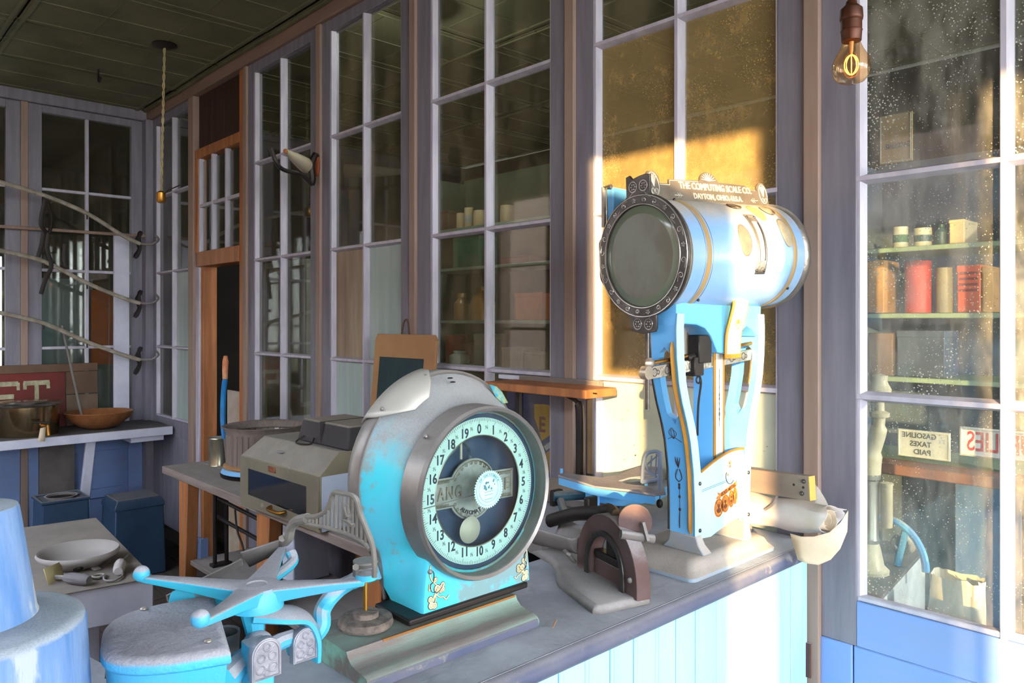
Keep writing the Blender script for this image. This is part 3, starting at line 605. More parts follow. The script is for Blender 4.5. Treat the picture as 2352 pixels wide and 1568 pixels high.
# gilt flower transfers in the lower corners
TRF = mat('cream_transfer', (214, 206, 170), 0.5, c2=(190, 176, 130), ns=30); TRI = mat('transfer_line', (66, 48, 34), 0.6)
def flourish(M, sg, parent):
    ln = MB(); pt = MB()
    T = lambda u, v, d=0.0: M @ V((sg * u, v, d))
    stems = [[(0.004, 0.088), (0.003, 0.07), (0.008, 0.058), (0.014, 0.052), (0.022, 0.042), (0.022, 0.030), (0.014, 0.026)],
             [(0.005, 0.080), (0.012, 0.072), (0.011, 0.056), (0.004, 0.050), (0.006, 0.038), (0.014, 0.034), (0.022, 0.044)],
             [(0.002, 0.052), (0.001, 0.040), (0.006, 0.044)], [(0.010, 0.020), (0.016, 0.030), (0.026, 0.022), (0.036, 0.020), (0.042, 0.014), (0.050, 0.020)],
             [(0.016, 0.030), (0.012, 0.020), (0.006, 0.014)], [(0.016, 0.030), (0.017, 0.018), (0.014, 0.012)], [(0.020, 0.032), (0.030, 0.038), (0.034, 0.046)]]
    for s_ in stems:
        ln.tube([T(u, v, 0.0002) for u, v in smooth([(a, b, 0) for a, b in s_], 5) for u, v in [(u, v)]] if False else [T(p.x, p.y, 0.0002) for p in smooth([(a, b, 0) for a, b in s_], 5)], 0.0016, 6, flat=0.3)
        pt.tube([T(p.x, p.y, 0.0006) for p in smooth([(a, b, 0) for a, b in s_], 5)], 0.0010, 6, flat=0.3)
    for u, v, r_ in ((0.006, 0.010, 0.006), (0.014, 0.008, 0.0055), (0.004, 0.022, 0.005), (0.020, 0.040, 0.006), (0.028, 0.040, 0.004), (0.034, 0.044, 0.0045), (0.035, 0.035, 0.004), (0.029, 0.033, 0.0035), (0.016, 0.058, 0.004)):
        c_ = T(u, v, 0.0006)
        ln.ball(c_, r_ * 1.12, 6, (0.08, 1, 1)); pt.ball(T(u, v, 0.0009), r_ * 0.92, 6, (0.1, 1, 1)); ln.ring(T(u, v, 0.0014), r_ * 0.45, 0.0003, 'x', 8, 4)
    a = obj('transfer_outline', ln, TRI, parent); b = obj('transfer', pt, TRF, parent); a['kind'] = 'stuff'; b['kind'] = 'stuff'
flourish(frame((-0.9515, 0.712, 0.950), (0, 1, 0), (0, 0, 1)) @ Matrix.Scale(0.80, 4), 1, sc)
flourish(frame((-0.9515, 0.925, 0.950), (0, 1, 0), (0, 0, 1)) @ Matrix.Scale(0.62, 4), -1, sc)
# left side: slot for the lever
obj('lever_slot', MB().tube([at_y(888, 1388, 0.7005), at_y(884, 1350, 0.7005), at_y(872, 1312, 0.7005)], 0.006, 8, flat=0.25), BLACK, sc)
# flaking label on the right shoulder
FLK = mat('peeling_label', (150, 170, 130), 0.7, c2=(60, 150, 170), ns=40, amt=0.2)
pl = [at_x(x, y, -1.035) + V((0.004, 0.001, 0.003)) for x, y in ((1120, 886), (1136, 891), (1148, 903), (1162, 928), (1150, 930), (1134, 915))]
obj('peeling_label', MB().add(pl, [(0, 1, 5), (1, 2, 5), (2, 4, 5), (2, 3, 4)]), FLK, sc, solid=0.002)
# ---- platform mechanism: four armed spider on its bridge, weight rod, guard grille
HUB = V((-0.957, 0.437, 1.052))
arms = {'l': at_z(325, 1317, 1.068), 'f': at_z(460, 1420, 1.068), 'r': at_z(838, 1326, 1.062), 'b': at_z(648, 1252, 1.062)}
sp_ = obj('platform_spider', MB().lathe([(1e-5, -0.030), (0.024, -0.030), (0.034, -0.026), (0.034, -0.004), (0.030, 0.003), (0.014, 0.0045), (0.012, 0.003), (1e-5, 0.003)], 28, Matrix.Translation(HUB)), CYANC, sc)
am = MB()
def arm_secs(p, q, w0, w1, h0, h1, n=7):
    p = V(p); q = V(q); d = (q - p); d.z = 0; d.normalize(); s = V((-d.y, d.x, 0)); out = []
    for i in range(n):
        t = i / (n - 1); e = t ** 0.55; c = p.lerp(q, t); w = w0 + (w1 - w0) * e; h = h0 + (h1 - h0) * (t ** 0.8)
        out.append([c + s * w, c + s * w * 0.8 + V((0, 0, 0.002)), c - s * w * 0.8 + V((0, 0, 0.002)), c - s * w, c - s * w * 0.75 - V((0, 0, h)), c + s * w * 0.75 - V((0, 0, h))])
    return out
for k, q in arms.items():
    e = q.copy(); e.z -= 0.004
    obj('arm', MB().loft(arm_secs(HUB, e, 0.028, 0.0065, 0.022, 0.006)), CYANC, sp_, 0.0015, 2, ang=60)
for k in ('l', 'f'): obj('ball_end', MB().ball(arms[k], 0.0105, 10), CYANC, sp_)
# bridge under the hub
p2 = V((-0.955, 0.512, 0.938))
path = smooth([HUB + V((-0.004, 0.0, -0.034)), HUB + V((0.010, 0.028, -0.040)), V((-0.948, 0.497, 1.000)), V((-0.946, 0.512, 0.975)), V((-0.948, 0.515, 0.940))], 6)
bd = obj('lever_bridge', MB().tube(path, [0.030 - 0.010 * i / (len(path) - 1) for i in range(len(path))], 10, flat=0.35), CYANC, sc)
def pad(c, w, h, parent, name='ornate_cap'):
    M = frame(c, (0, 1, 0), (0, 0, 1))
    loop = [(-w, 0), (w, 0), (w, h - w)] + [(w * math.cos(R(a)), h - w + w * math.sin(R(a))) for a in range(10, 180, 12)] + [(-w, h - w)]
    PM_ = mat('lilac_cast_cap', (152, 154, 164), 0.5, metal=0.35, c2=(124, 126, 138), ns=30, bump=0.4, bs=120)
    p = plate(name, [loop], 0.012, PM_, parent, M, bev=0.001)
    s_ = MB()
    for u, v, r_ in ((-0.45, 0.35, 0.3), (0.45, 0.35, 0.3), (-0.4, 0.75, 0.26), (0.4, 0.75, 0.26), (0, 1.1, 0.24), (0, 0.2, 0.2)):
        s_.ring(M @ V((u * w, v * h * 0.72, 0.0062)), r_ * w, 0.0012, 'x', 12, 5)
    s_.tube([M @ V((a * 0.88, b * 0.94 + 0.001, 0.0062)) for a, b in loop + [loop[0]]], 0.0012, 5)
    o = obj('scroll_work', s_, PM_, p); o['kind'] = 'stuff'; return p
pad(at_x(697, 1513, -0.935), 0.0165, 0.042, sc)
obj('cap_block', MB().box(-0.985, 0.4885, 0.938, -0.942, 0.5215, 0.972), CYANC, bd, 0.008)
obj('post', MB().tube([HUB + V((-0.004, -0.004, -0.03)), HUB + V((0.0, 0.0, -0.075)), HUB + V((0.0, 0.002, -0.114))], [0.016, 0.010, 0.013], 10), CYANC, bd)
lv = smooth([at_y(868, 1312, 0.692), at_y(820, 1330, 0.67), at_q(775, 1355, 1.09), at_q(742, 1398, 1.07), at_q(738, 1440, 1.06), at_q(700, 1480, 1.05)], 6)
obj('lever', MB().tube(lv, [0.013] * 8 + [0.012] * (len(lv) - 8), 10), CYANC, bd)
obj('crossbar', MB().tube([at_q(455, 1392, 1.06), at_q(400, 1385, 1.04), at_q(530, 1362, 1.10)][1:], 0.0165, 14), CYANC, bd)
obj('crossbar_boss', MB().tube([at_q(418, 1386, 1.02), at_q(440, 1382, 1.04)], 0.021, 18), CYANC, bd)
obj('crossbar_boss', MB().tube([at_q(496, 1370, 1.06), at_q(512, 1367, 1.07)], 0.020, 18), CYANC, bd)
lk = MB().tube([at_q(610, 1492, 0.98), at_q(640, 1474, 1.0), at_q(672, 1462, 1.02)], [0.013, 0.011, 0.010], 10)
obj('link', lk, CYANC, bd); obj('link_knuckle', MB().ball(at_q(592, 1476, 0.985), 0.019, 10, (1, 1, 0.8)), CYANC, bd)
obj('loop_lever', MB().tube(smooth([at_q(668, 1268, 1.14), at_q(672, 1290, 1.13), at_q(640, 1318, 1.10), at_q(600, 1340, 1.08)], 5), 0.008, 10), CYANC, bd)
# D-shaped box
th = math.atan2(-0.055, 0.183); Md = Matrix.Translation((-0.9385, 0.3815, 0)) @ Matrix.Rotation(th, 4, 'Z')
def dloop(w, d, off=0.0, n=24):
    pts = [(w + off, 0.0 + off), (-w - off, 0.0 + off)]
    for i in range(n + 1):
        t = R(180 + 180 * i / n); c_, s_ = math.cos(t), math.sin(t)
        ex = 0.60
        pts.append((math.copysign(abs(c_) ** ex, c_) * (w + off), off - 0.001 - abs(s_) ** 0.75 * (d + 2 * off)))
    return pts
def drows(z, off): return [Md @ V((a, b, z)) for a, b in dloop(0.0955, 0.128, off)]
DBX = obj('weigh_box', MB().loft([drows(0.902, -0.030), drows(0.915, -0.016), drows(0.95, -0.007), drows(1.012, -0.002)]), CYANC, sc, ang=50)
obj('lid', MB().loft([drows(1.0125, 0.000), drows(1.016, 0.0025), drows(1.026, 0.0015), drows(1.030, -0.002), drows(1.0315, -0.008)]), mat('dust_laden_lid', (40, 188, 216), 0.6, c2=(80, 170, 220), ns=6, dust=1.0, dc=(158, 160, 170), d0=0.05, d1=0.4, bump=0.7, bs=70), DBX, ang=60)
for x, y in ((-0.072, -0.085), (0.070, -0.020)): obj('screw', MB().ball(Md @ V((x, y, 1.033)), 0.0045, 8, (1, 1, 0.6)), SILVER, DBX)
ln = MB()
for i in range(5):
    a = at_z(275 + i * 16, 1522 + i * 13, 0.985)
    q = [V((-1.0, 0.255, 0.985))]
for (u0, w_) in ((0, 1),):
    pts = []
    for i in range(22):
        t = R(215 + i * 2.3); c_, s_ = math.cos(t), math.sin(t)
        p = Md @ V((math.copysign(abs(c_) ** 0.72, c_) * 0.0925, -0.002 + math.copysign(abs(s_) ** 0.85, s_) * 0.125, 0.980 + 0.006 * math.sin(i * 1.4)))
        pts.append(p)
    ln.tube(pts, 0.0013, 6)
    for i in range(2, 21, 4): ln.ball(pts[i], 0.0035, 6)
obj('gilt_transfer', ln, mat('worn_gilt', (120, 104, 60), 0.6), DBX)
pad(at_x(608, 1553, -0.862), 0.0175, 0.046, sc)
obj('cap_block', MB().box(-0.905, at_x(575, 1500, -0.87).y + 0.003, 0.935, -0.869, at_x(636, 1500, -0.87).y - 0.003, 1.012), CYANC, DBX, 0.003)
obj('side_arm', MB().tube([Md @ V((0.08, -0.01, 0.985)), at_q(560, 1512, 0.95), at_q(600, 1490, 0.965)], [0.02, 0.013, 0.014], 10), CYANC, DBX)
obj('cup', MB().lathe([(0.020, -0.02), (0.022, 0.012), (0.019, 0.010), (0.017, -0.015), (1e-5, -0.015)], 18, Matrix.Translation(at_q(512, 1470, 1.02))), IRONG, DBX)
obj('foot', MB().box(-1.36, 0.21, 0.902, -1.0, 0.24, 0.995) if False else MB().box(-1.0, 0.30, 0.90, -0.88, 0.36, 0.93), CYANC, DBX)
# guard grille standing between two of the spider's arms
GY = 0.535; T_ = lambda x, y: at_y(x, y, GY)
PADM = None
GRM = mat('dusty_cast_grille', (124, 122, 116), 0.7, c2=(96, 94, 90), ns=12, metal=0.2, dust=0.8, dc=(150, 148, 146), bump=0.3)
topc = [(702, 1186), (725, 1186), (745, 1176), (757, 1158), (764, 1136), (772, 1130), (790, 1133), (810, 1138), (820, 1150), (828, 1180), (842, 1215), (855, 1250), (860, 1290), (860, 1325)]
botc = [(702, 1202), (725, 1206), (752, 1212), (780, 1220), (810, 1232), (835, 1246), (850, 1262)]
tp_ = smooth([T_(*p) for p in topc], 4); bt_ = smooth([T_(*p) for p in botc], 4)
gr = obj('guard_grille', MB().tube(tp_, 0.0036, 8), GRM, sc); gr['label'] = 'grey unpainted slatted guard'; obj('rail', MB().tube(bt_, 0.0030, 8), GRM, gr)
def at_curve(cv, x):
    for a, b in zip(cv, cv[1:]):
        if (a.x - x) * (b.x - x) <= 0 and abs(a.x - b.x) > 1e-6: return a.lerp(b, (x - a.x) / (b.x - a.x))
    return None
x0 = bt_[0].x; x1 = bt_[-1].x
for i in range(1, 16):
    x = x0 + (x1 - x0) * i / 16; a = at_curve(bt_, x); b = at_curve(tp_, x)
    if a and b: obj('slat', MB().tube([a, b], 0.0018, 6), GRM, gr)
obj('bracket', MB().tube(smooth([T_(706, 1190), T_(682, 1196), T_(668, 1212), T_(664, 1232), T_(654, 1244)], 4), 0.0075, 10), GRM, gr)
obj('bolt', MB().cyl(at_z(648, 1250, 1.06), at_z(648, 1236, 1.076), 0.0055, n=6), GRM, gr)
obj('ornament', MB().tube([T_(792, 1165), T_(800, 1185), T_(790, 1192), T_(804, 1200), T_(812, 1208)], 0.0035, 6), GRM, gr)
# weight rod
wt = obj('weight_disc', MB().lathe([(1e-5, 0), (0.040, 0), (0.042, 0.004), (0.040, 0.012), (0.030, 0.014), (0.020, 0.014), (0.019, 0.021), (0.012, 0.023), (1e-5, 0.023)], 30, Matrix.Translation((-0.998, 0.628, 0.9385))), mat('gritty_dust', (124, 112, 104), 0.95, c2=(84, 76, 72), ns=60, amt=0.4, bump=1.0, bs=120), sc)
obj('rod', MB().cyl((-0.998, 0.628, 0.96), (-0.998, 0.628, 1.03), 0.0034, n=10), BRASS, wt)
obj('top_plate', MB().lathe([(1e-5, 0), (0.012, 0.001), (0.019, 0.008), (0.019, 0.011), (1e-5, 0.011)], 22, Matrix.Translation((-0.998, 0.628, 1.026))), GRM, wt)
obj('bolt', MB().cyl(at_z(817, 1318, 1.062), at_z(817, 1302, 1.082), 0.0045, n=6), GRM, sp_)
obj('arm_tip', MB().lathe([(1e-5, -0.004), (0.014, -0.004), (0.015, 0.004), (1e-5, 0.006)], 18, Matrix.Translation(at_z(842, 1322, 1.062))), CYANC, sp_)
# loose sheet-metal bits behind it
obj('sheet_plate', MB().add([at_z(553, 1270, 1.02), at_z(640, 1241, 1.03), at_z(650, 1262, 1.0), at_z(572, 1300, 0.99)], [(0, 1, 2, 3)]), IRONG, sc, solid=0.004)
obj('metal_strip', MB().beam(at_q(384, 1374, 1.12), at_q(556, 1290, 1.22), 0.004, 0.010), IRONG, sc)

# ------------------------------------------------------------------ tall cylinder scale near the wall
cs = thing('cylinder_scale', 'tall pale blue computing scale with a horizontal drum on a slotted lyre frame', 'scale', (-0.93, 1.40, 0.90))
# base: stepped and flared
def rrect(cx, cy, hx, hy, z, r=0.03, n=5, bulge=0.0):
    out = []
    for sx, sy, a in ((1, -1, -90), (1, 1, 0), (-1, 1, 90), (-1, -1, 180)):
        for i in range(n + 1):
            t = R(a + 90 * i / n); out.append(V((cx + sx * (hx - r) + r * math.cos(t), cy + sy * (hy - r) + r * math.sin(t), z)))
    if bulge:
        for p in out:
            if p.x > cx: p.x += bulge * (1 - min(1, ((p.y - cy) / hy) ** 2))
    return out
BX, BY = -0.925, 1.400
obj('base', MB().loft([rrect(BX, BY, 0.098, 0.160, 0.9005, 0.012, bulge=0.02), rrect(BX, BY, 0.099, 0.161, 0.908, 0.012, bulge=0.02), rrect(BX, BY, 0.092, 0.154, 0.915, 0.012, bulge=0.02), rrect(BX, BY, 0.089, 0.150, 0.919, 0.012, bulge=0.018),
    rrect(BX, BY, 0.086, 0.144, 0.928, 0.012, bulge=0.015), rrect(BX, BY, 0.080, 0.136, 0.934, 0.014, bulge=0.01), rrect(BX, BY, 0.074, 0.128, 0.9365, 0.014)]), DGREY, cs, ang=40)
# the two legs of the lyre: profile in Y,Z; thin in Y, deep in X
XB, XF = -0.912, -0.850
def leg(sgn, yc):
    zs = [0.9365, 0.955, 0.975, 1.03, 1.10, 1.16, 1.20, 1.24, 1.28, 1.33, 1.38, 1.415]
    off = [-0.016, -0.006, 0, 0.0, 0.004, 0.014, 0.026, 0.042, 0.054, 0.061, 0.063, 0.060]
    xb = [-0.022, -0.008, 0, 0, 0, 0, -0.002, -0.004, -0.004, -0.004, 0.0, 0.0]
    ft = [0.012, 0.004] + [0] * 10
    th = [0.030, 0.024] + [0.020] * 10
    Y = lambda z: next((off[i] + (off[i + 1] - off[i]) * (z - zs[i]) / (zs[i + 1] - zs[i]) for i in range(len(zs) - 1) if zs[i] <= z <= zs[i + 1]), off[-1])
    # foot
    obj('leg_foot', MB().loft([[V((XB + xb[i] - (0.006 if i == 0 else 0), yc + sgn * off[i] - th[i] * (0.5), zs[i])), V((XF + ft[i], yc + sgn * off[i] - th[i] * 0.5, zs[i])),
        V((XF + ft[i], yc + sgn * off[i] + th[i] * 0.5, zs[i])), V((XB + xb[i] - (0.006 if i == 0 else 0), yc + sgn * off[i] + th[i] * 0.5, zs[i]))] for i in range(3)]), DGREY, cs, 0.003)
    # web with a long slot, bent to the lyre curve
    n = 40; lo = 0.975; hi = 1.415; xs = [XB, XB + 0.016, XF - 0.018, XF - 0.004]
    def slot(z):   # half height profile of the slot
        a, b = 1.205, 1.345; r = 0.014
        if z < a or z > b: return 0
        d = min(z - a, b - z); return 1 if d > r else math.sqrt(max(0, 1 - (1 - d / r) ** 2))
    for side in (-1, 1):
        pass
    vs = []; fs = []; cm = (xs[1] + xs[2]) / 2; hwid = (xs[2] - xs[1]) / 2
    m = MB()
    cols = []
    for half, edge in ((-1, xs[0]), (1, xs[3])):
        A = []
        for i in range(n + 1):
            z = lo + (hi - lo) * i / n; s_ = slot(z); inner = cm + half * hwid * s_
            yy = yc + sgn * Y(z)
            e = edge + ((-0.004 if z > 1.2 else 0) if half < 0 else 0)
            A.append([V((e, yy - 0.009, z)), V((inner, yy - 0.009, z)), V((inner, yy + 0.009, z)), V((e, yy + 0.009, z))])
        m.loft(A)
    w = obj('leg_web', m, DBLUE, cs, ang=30)
    # front flange, pale blue, and its gold edge
    fl_ = [[V((XF - 0.004, yc + sgn * Y(z) - 0.011, z)), V((XF, yc + sgn * Y(z) - 0.012, z)), V((XF, yc + sgn * Y(z) + 0.012, z)), V((XF - 0.004, yc + sgn * Y(z) + 0.011, z))] for z in [lo + (hi - lo) * i / n for i in range(n + 1)]]
    obj('leg_front', MB().loft(fl_), DPALE, cs, 0.001, 1)
    if sgn < 0:
        q = [V((XF - 0.012, yc + sgn * Y(z) - 0.0105, z)) for z in [0.978 + (1.36 - 0.978) * i / 30 for i in range(31)]]
        obj('gold_edge', MB().tube(q, [0.003] + [0.0075] * 29 + [0.003], 8, flat=0.5), GOLD, cs)
        obj('dark_edge', MB().tube([V((XB - 0.003, yc + sgn * Y(z) - 0.008, z)) for z in [0.978 + (1.40 - 0.978) * i / 30 for i in range(31)]], 0.003, 6), PEWTER, cs)
        # painted ornament: line with diamonds, leaf spray, urn
        INKB = mat('brown_line_paint', (70, 44, 40), 0.6)
        yy = lambda z: yc + sgn * Y(z) - 0.0096
        od = MB(); xm = -0.888
        od.tube([V((xm, yy(z), z)) for z in (0.985, 1.0, 1.02, 1.05, 1.075)], [0.0014, 0.0022, 0.001, 0.0006, 0.0006], 6, flat=0.2)
        for z in (1.022, 1.048, 1.066, 1.072): od.ball((xm, yy(z), z), 0.0028, 6, (1, 0.1, 1.2))
        od.tube(smooth([V((xm, yy(1.078), 1.078)), V((xm - 0.007, yy(1.085), 1.085)), V((xm - 0.006, yy(1.094), 1.094)), V((xm - 0.002, yy(1.104), 1.104))], 4), 0.0017, 6, flat=0.3)
        od.tube(smooth([V((xm, yy(1.078), 1.078)), V((xm + 0.007, yy(1.085), 1.085)), V((xm + 0.006, yy(1.094), 1.094)), V((xm + 0.002, yy(1.104), 1.104))], 4), 0.0017, 6, flat=0.3)
        for dx in (-0.006, 0, 0.006): od.tube([V((xm, yy(1.108), 1.106)), V((xm + dx * 0.6, yy(1.118), 1.118)), V((xm + dx, yy(1.128), 1.128))], [0.0008, 0.0018, 0.0006], 6, flat=0.3)
        for a_ in (-0.010, -0.004, 0.004, 0.010):
            od.tube(smooth([V((xm - 0.004, yy(1.165), 1.165)), V((xm - 0.004 + a_ * 0.9, yy(1.176), 1.176)), V((xm - 0.004 + a_ * 0.4, yy(1.190), 1.190 - abs(a_) * 0.6))], 4), 0.0006, 5)
        od.tube(smooth([V((xm - 0.018, yy(1.163), 1.163)), V((xm - 0.004, yy(1.168), 1.168)), V((xm + 0.014, yy(1.160), 1.160))], 4), 0.0006, 5)
        o = obj('painted_ornament', od, INKB, cs); o['kind'] = 'stuff'
    return Y
leg(-1, 1.300); leg(1, 1.485)
for y, z in ((1.303, 0.985), (1.303, 1.078), (1.488, 0.985), (1.488, 1.075)): obj('bolt', MB().ball((XF + 0.001, y, z), 0.0042, 8, (0.6, 1, 1)), PEWTER, cs)
# front panel between the legs
def on_f(y, z): return (y, z)
tpz = lambda y: 1.098 + 0.03 * math.sin(min(1, (y - 1.311) / 0.165) * 1.9)
loop = [(1.311, 0.968), (1.345, 0.965), (1.38, 0.973), (1.42, 0.982), (1.455, 0.984), (1.464, 0.976), (1.474, 0.990)] + [(1.474, 1.115)] + [(1.474 - 0.163 * i / 12, tpz(1.474 - 0.163 * i / 12)) for i in range(1, 13)]
MF = frame((XF - 0.004, 0, 0), (0, 1, 0), (0, 0, 1))
fp = plate('front_panel', [loop], 0.005, DPALE, cs, MF, bev=0.0008)
obj('panel_lip', MB().tube([V((XF - 0.003, 1.474 - 0.163 * i / 14, tpz(1.474 - 0.163 * i / 14) + 0.001)) for i in range(15)], 0.0030, 6), GOLD, cs)
for dz in (0.0, 0.003): obj('pin_stripe', MB().tube([V((XF - 0.001, y, 1.060 + 0.012 * (y - 1.311) / 0.16 + dz)) for y in (1.312, 1.39, 1.472)], 0.0004, 4), INK, fp)
MEDAL = mat('gilt_medal', (206, 130, 44), 0.5, c2=(150, 84, 34), ns=120, amt=0.25)
MEDALD = mat('medal_line', (96, 50, 26), 0.6)
def dec(y, z, d=0.0): return V((XF - 0.0012 + d, y, z))
for y, z, w, h in ((1.374, 1.018, 0.0165, 0.0195), (1.399, 1.023, 0.0150, 0.0190), (1.422, 1.029, 0.0105, 0.0185), (1.437, 1.033, 0.009, 0.018)):
    md = plate('medal', [circ(0, 0, 1.0, 28)], 0.0006, MEDAL, fp, Matrix.Translation(dec(y, z)) @ frame((0, 0, 0), (0, 1, 0), (0, 0, 1)) @ Matrix.Diagonal((w, h, 1, 1)))
for y, z, w, h in ((1.374, 1.018, 0.0165, 0.0195), (1.399, 1.023, 0.0150, 0.0190), (1.422, 1.029, 0.0105, 0.0185)):
    q = MB().ring(dec(y, z, 0.0006), 1.0, 0.0005, 'x', 24, 4, (w * 0.86, h * 0.86)); q.ring(dec(y, z, 0.0006), 1.0, 0.0005, 'x', 18, 4, (w * 0.55, h * 0.55)); q.ball(dec(y, z + h * 0.2, 0.0004), w * 0.28, 6, (0.1, 1, 1)); q.ball(dec(y, z - h * 0.25, 0.0004), w * 0.42, 6, (0.1, 1, 0.7))
    o = obj('medal_line', q, MEDALD, fp); o['kind'] = 'stuff'
rib = plate('ribbon', [[(-0.040, -0.012), (-0.030, -0.006), (-0.034, 0.0), (-0.024, -0.003), (0.036, 0.012), (0.040, 0.016), (0.040, 0.003), (0.034, 0.001), (-0.024, -0.013), (-0.030, -0.014)]], 0.0005, MEDAL, fp, Matrix.Translation(dec(1.403, 1.050)) @ frame((0, 0, 0), (0, 1, 0), (0, 0, 1)))
text('letters', 'GOLD MEDAL', 0.0098, MEDALD, fp, Matrix.Translation(dec(1.410, 1.0495, 0.0006)) @ frame((0, 0, 0), V((0, 0.968, 0.24)), V((0, -0.24, 0.968))), 0.0003, 0.0002, sx=0.95)
WORN = mat('worn_emblem', (150, 96, 50), 0.6, c2=(190, 190, 190), ns=90, amt=0.3)
q = MB()
for k in range(16): q.ball(dec(1.418 + random.uniform(-0.010, 0.010), 1.092 + random.uniform(-0.016, 0.016), 0.0), random.uniform(0.002, 0.005), 5, (0.08, 1, 1))
o = obj('worn_emblem', q, WORN, fp); o['kind'] = 'stuff'
q = MB().tube([dec(1.418 + 0.017 * math.cos(R(a)), 1.078 + 0.017 * math.sin(R(a)), 0.0004) for a in range(150, 330, 12)], 0.0009, 5); obj('emblem_ring', q, INK, fp)
# inner column, rounded top, gold and white face
cl = [V((-0.915, 1.383, 0.94)), V((-0.868, 1.383, 0.94)), V((-0.868, 1.420, 0.94)), V((-0.915, 1.420, 0.94))]
def colsec(z, k=1.0):
    cy = 1.4015; w = 0.0225 * k; return [V((-0.915, cy - w, z)), V((-0.872, cy - w, z)), V((-0.868, cy - w * 0.9, z)), V((-0.868, cy + w * 0.9, z)), V((-0.872, cy + w, z)), V((-0.915, cy + w, z))]
obj('column', MB().loft([colsec(0.990), colsec(1.30), colsec(1.335, 0.94), colsec(1.352, 0.72), colsec(1.362, 0.36)]), DBLUE, cs)
def strip_on(y0, y1, top, m, n):
    obj(n, MB().loft([[V((-0.8685, y0, z)), V((-0.8672, y0, z)), V((-0.8672, y1, z)), V((-0.8685, y1, z))] for z in (1.10, top)]), m, cs)
strip_on(1.3805, 1.3895, 1.335, GOLD, 'gold_edge'); strip_on(1.3895, 1.4155, 1.345, mat('cream_face', (226, 222, 206), 0.5), 'column_face'); strip_on(1.4155, 1.4225, 1.335, GOLD, 'gold_edge')
q = MB()
for z, r_ in ((1.285, 0.0012), (1.262, 0.0012), (1.246, 0.002), (1.238, 0.002), (1.228, 0.0016), (1.216, 0.002), (1.206, 0.0026), (1.196, 0.0018)): q.ball((-0.8672, 1.4025, z), r_, 5, (0.2, 1, 2.2))
q.tube([V((-0.867, 1.4025, 1.18)), V((-0.867, 1.4025, 1.30))], 0.0005, 4)
o = obj('painted_ornament', q, mat('brown_line_paint', (70, 44, 40)), cs); o['kind'] = 'stuff'
# saddle that carries the drum: arched front, tongue
ar = [(1.232, 1.43), (1.232, 1.372)] + [(1.247, 1.372)] + [(1.247 + 0.012 - 0.012 * math.cos(R(a)), 1.372 + 0.025 * math.sin(R(a))) for a in range(15, 91, 15)] + [(1.30, 1.395), (1.33, 1.388), (1.352, 1.372), (1.366, 1.352), (1.376, 1.338), (1.41, 1.334), (1.43, 1.334)] + [(1.452, 1.352), (1.466, 1.38), (1.49, 1.392), (1.515, 1.384), (1.53, 1.37), (1.545, 1.372), (1.548, 1.43)] + [(1.50, 1.442), (1.42, 1.452), (1.33, 1.444)]
plate('saddle', [ar], 0.052, DBLUE, cs, frame((-0.880, 0, 0), (0, 1, 0), (0, 0, 1)), bev=0.003)
tg_ = smooth([V((-0.846, 1.437, 1.462)), V((-0.838, 1.436, 1.450)), V((-0.836, 1.432, 1.430)), V((-0.842, 1.428, 1.40)), V((-0.848, 1.425, 1.37)), V((-0.850, 1.424, 1.322))], 4)
def ribbon_(cv, w, t): return MB().loft([[p + V((-t, -w, 0)), p + V((t, -w, 0)), p + V((t, w, 0)), p + V((-t, w, 0))] for p in cv])
obj('tongue', ribbon_(tg_, 0.0300, 0.0022), GOLD, cs, 0.001, 1); tf = obj('tongue_face', ribbon_([p + V((0.0012, 0, 0)) for p in tg_[1:-1]], 0.0250, 0.0022), mat('cream_face', (226, 222, 206)), cs, 0.001, 1)
c_ = tg_[12] + V((0.0038, 0, 0)); q = MB().ring(c_, 1.0, 0.0006, 'x', 24, 4, (0.011, 0.016)); q.ring(c_, 1.0, 0.0005, 'x', 18, 4, (0.007, 0.011)); q.ball(c_, 0.005, 6, (0.1, 1, 1.3)); q.tube([tg_[20] + V((0.0038, -0.012, 0)), tg_[20] + V((0.0038, 0.012, 0))], 0.0006, 4); obj('gilt_emblem', q, GOLD, tf)
# beams and poise
def pt(x, y, X=-0.872): return at_x(x, y, X)
LV = mat('engraved_nickel', (190, 186, 180), 0.3, metal=0.85, c2=(150, 146, 140), ns=60, bump=0.4, bs=160)
obj('weigh_beam', MB().beam(pt(1483, 858), pt(1735, 812), 0.006, 0.024), LV, cs, 0.001, 1)
obj('beam_rod', MB().cyl(pt(1490, 835), pt(1740, 785), 0.0042, n=10), BRASS, cs)
obj('beam_end', MB().ball(pt(1492, 834), 0.0105, 8, (0.8, 1.3, 1)), SILVER, cs); obj('beam_end', MB().cyl(V(pt(1485, 856)) + V((0.006, 0, 0)), V(pt(1485, 856)) + V((-0.008, 0, 0)), 0.013, n=14), SILVER, cs)
q = MB()
for t in (0.06, 0.16, 0.26, 0.36, 0.74, 0.86):
    c_ = pt(1483, 858).lerp(pt(1735, 812), t) + V((0.0032, 0, 0)); q.ring(c_, 0.0075, 0.0008, 'x', 14, 4); q.ring(c_ + V((0, 0.011, 0)), 0.004, 0.0007, 'x', 10, 4)
o = obj('engraving', q, PEWTER, cs); o['kind'] = 'stuff'
obj('poise', MB().box(-0.886, pt(1592, 780).y, 1.315, -0.858, pt(1622, 780).y, 1.372).cyl(pt(1577, 822), pt(1612, 812), 0.008, n=10).box(-0.884, pt(1584, 840).y, pt(1600, 862).z, -0.860, pt(1606, 840).y, pt(1600, 818).z), BLACK, cs, 0.002, 1)
obj('pointer', MB().tube(smooth([pt(1606, 860, -0.88), pt(1610, 880, -0.88), pt(1604, 930, -0.88), pt(1602, 1000, -0.88)], 4), 0.0022, 6).ring(pt(1604, 872, -0.88), 0.007, 0.002, 'x', 12, 5), BLACK, cs)
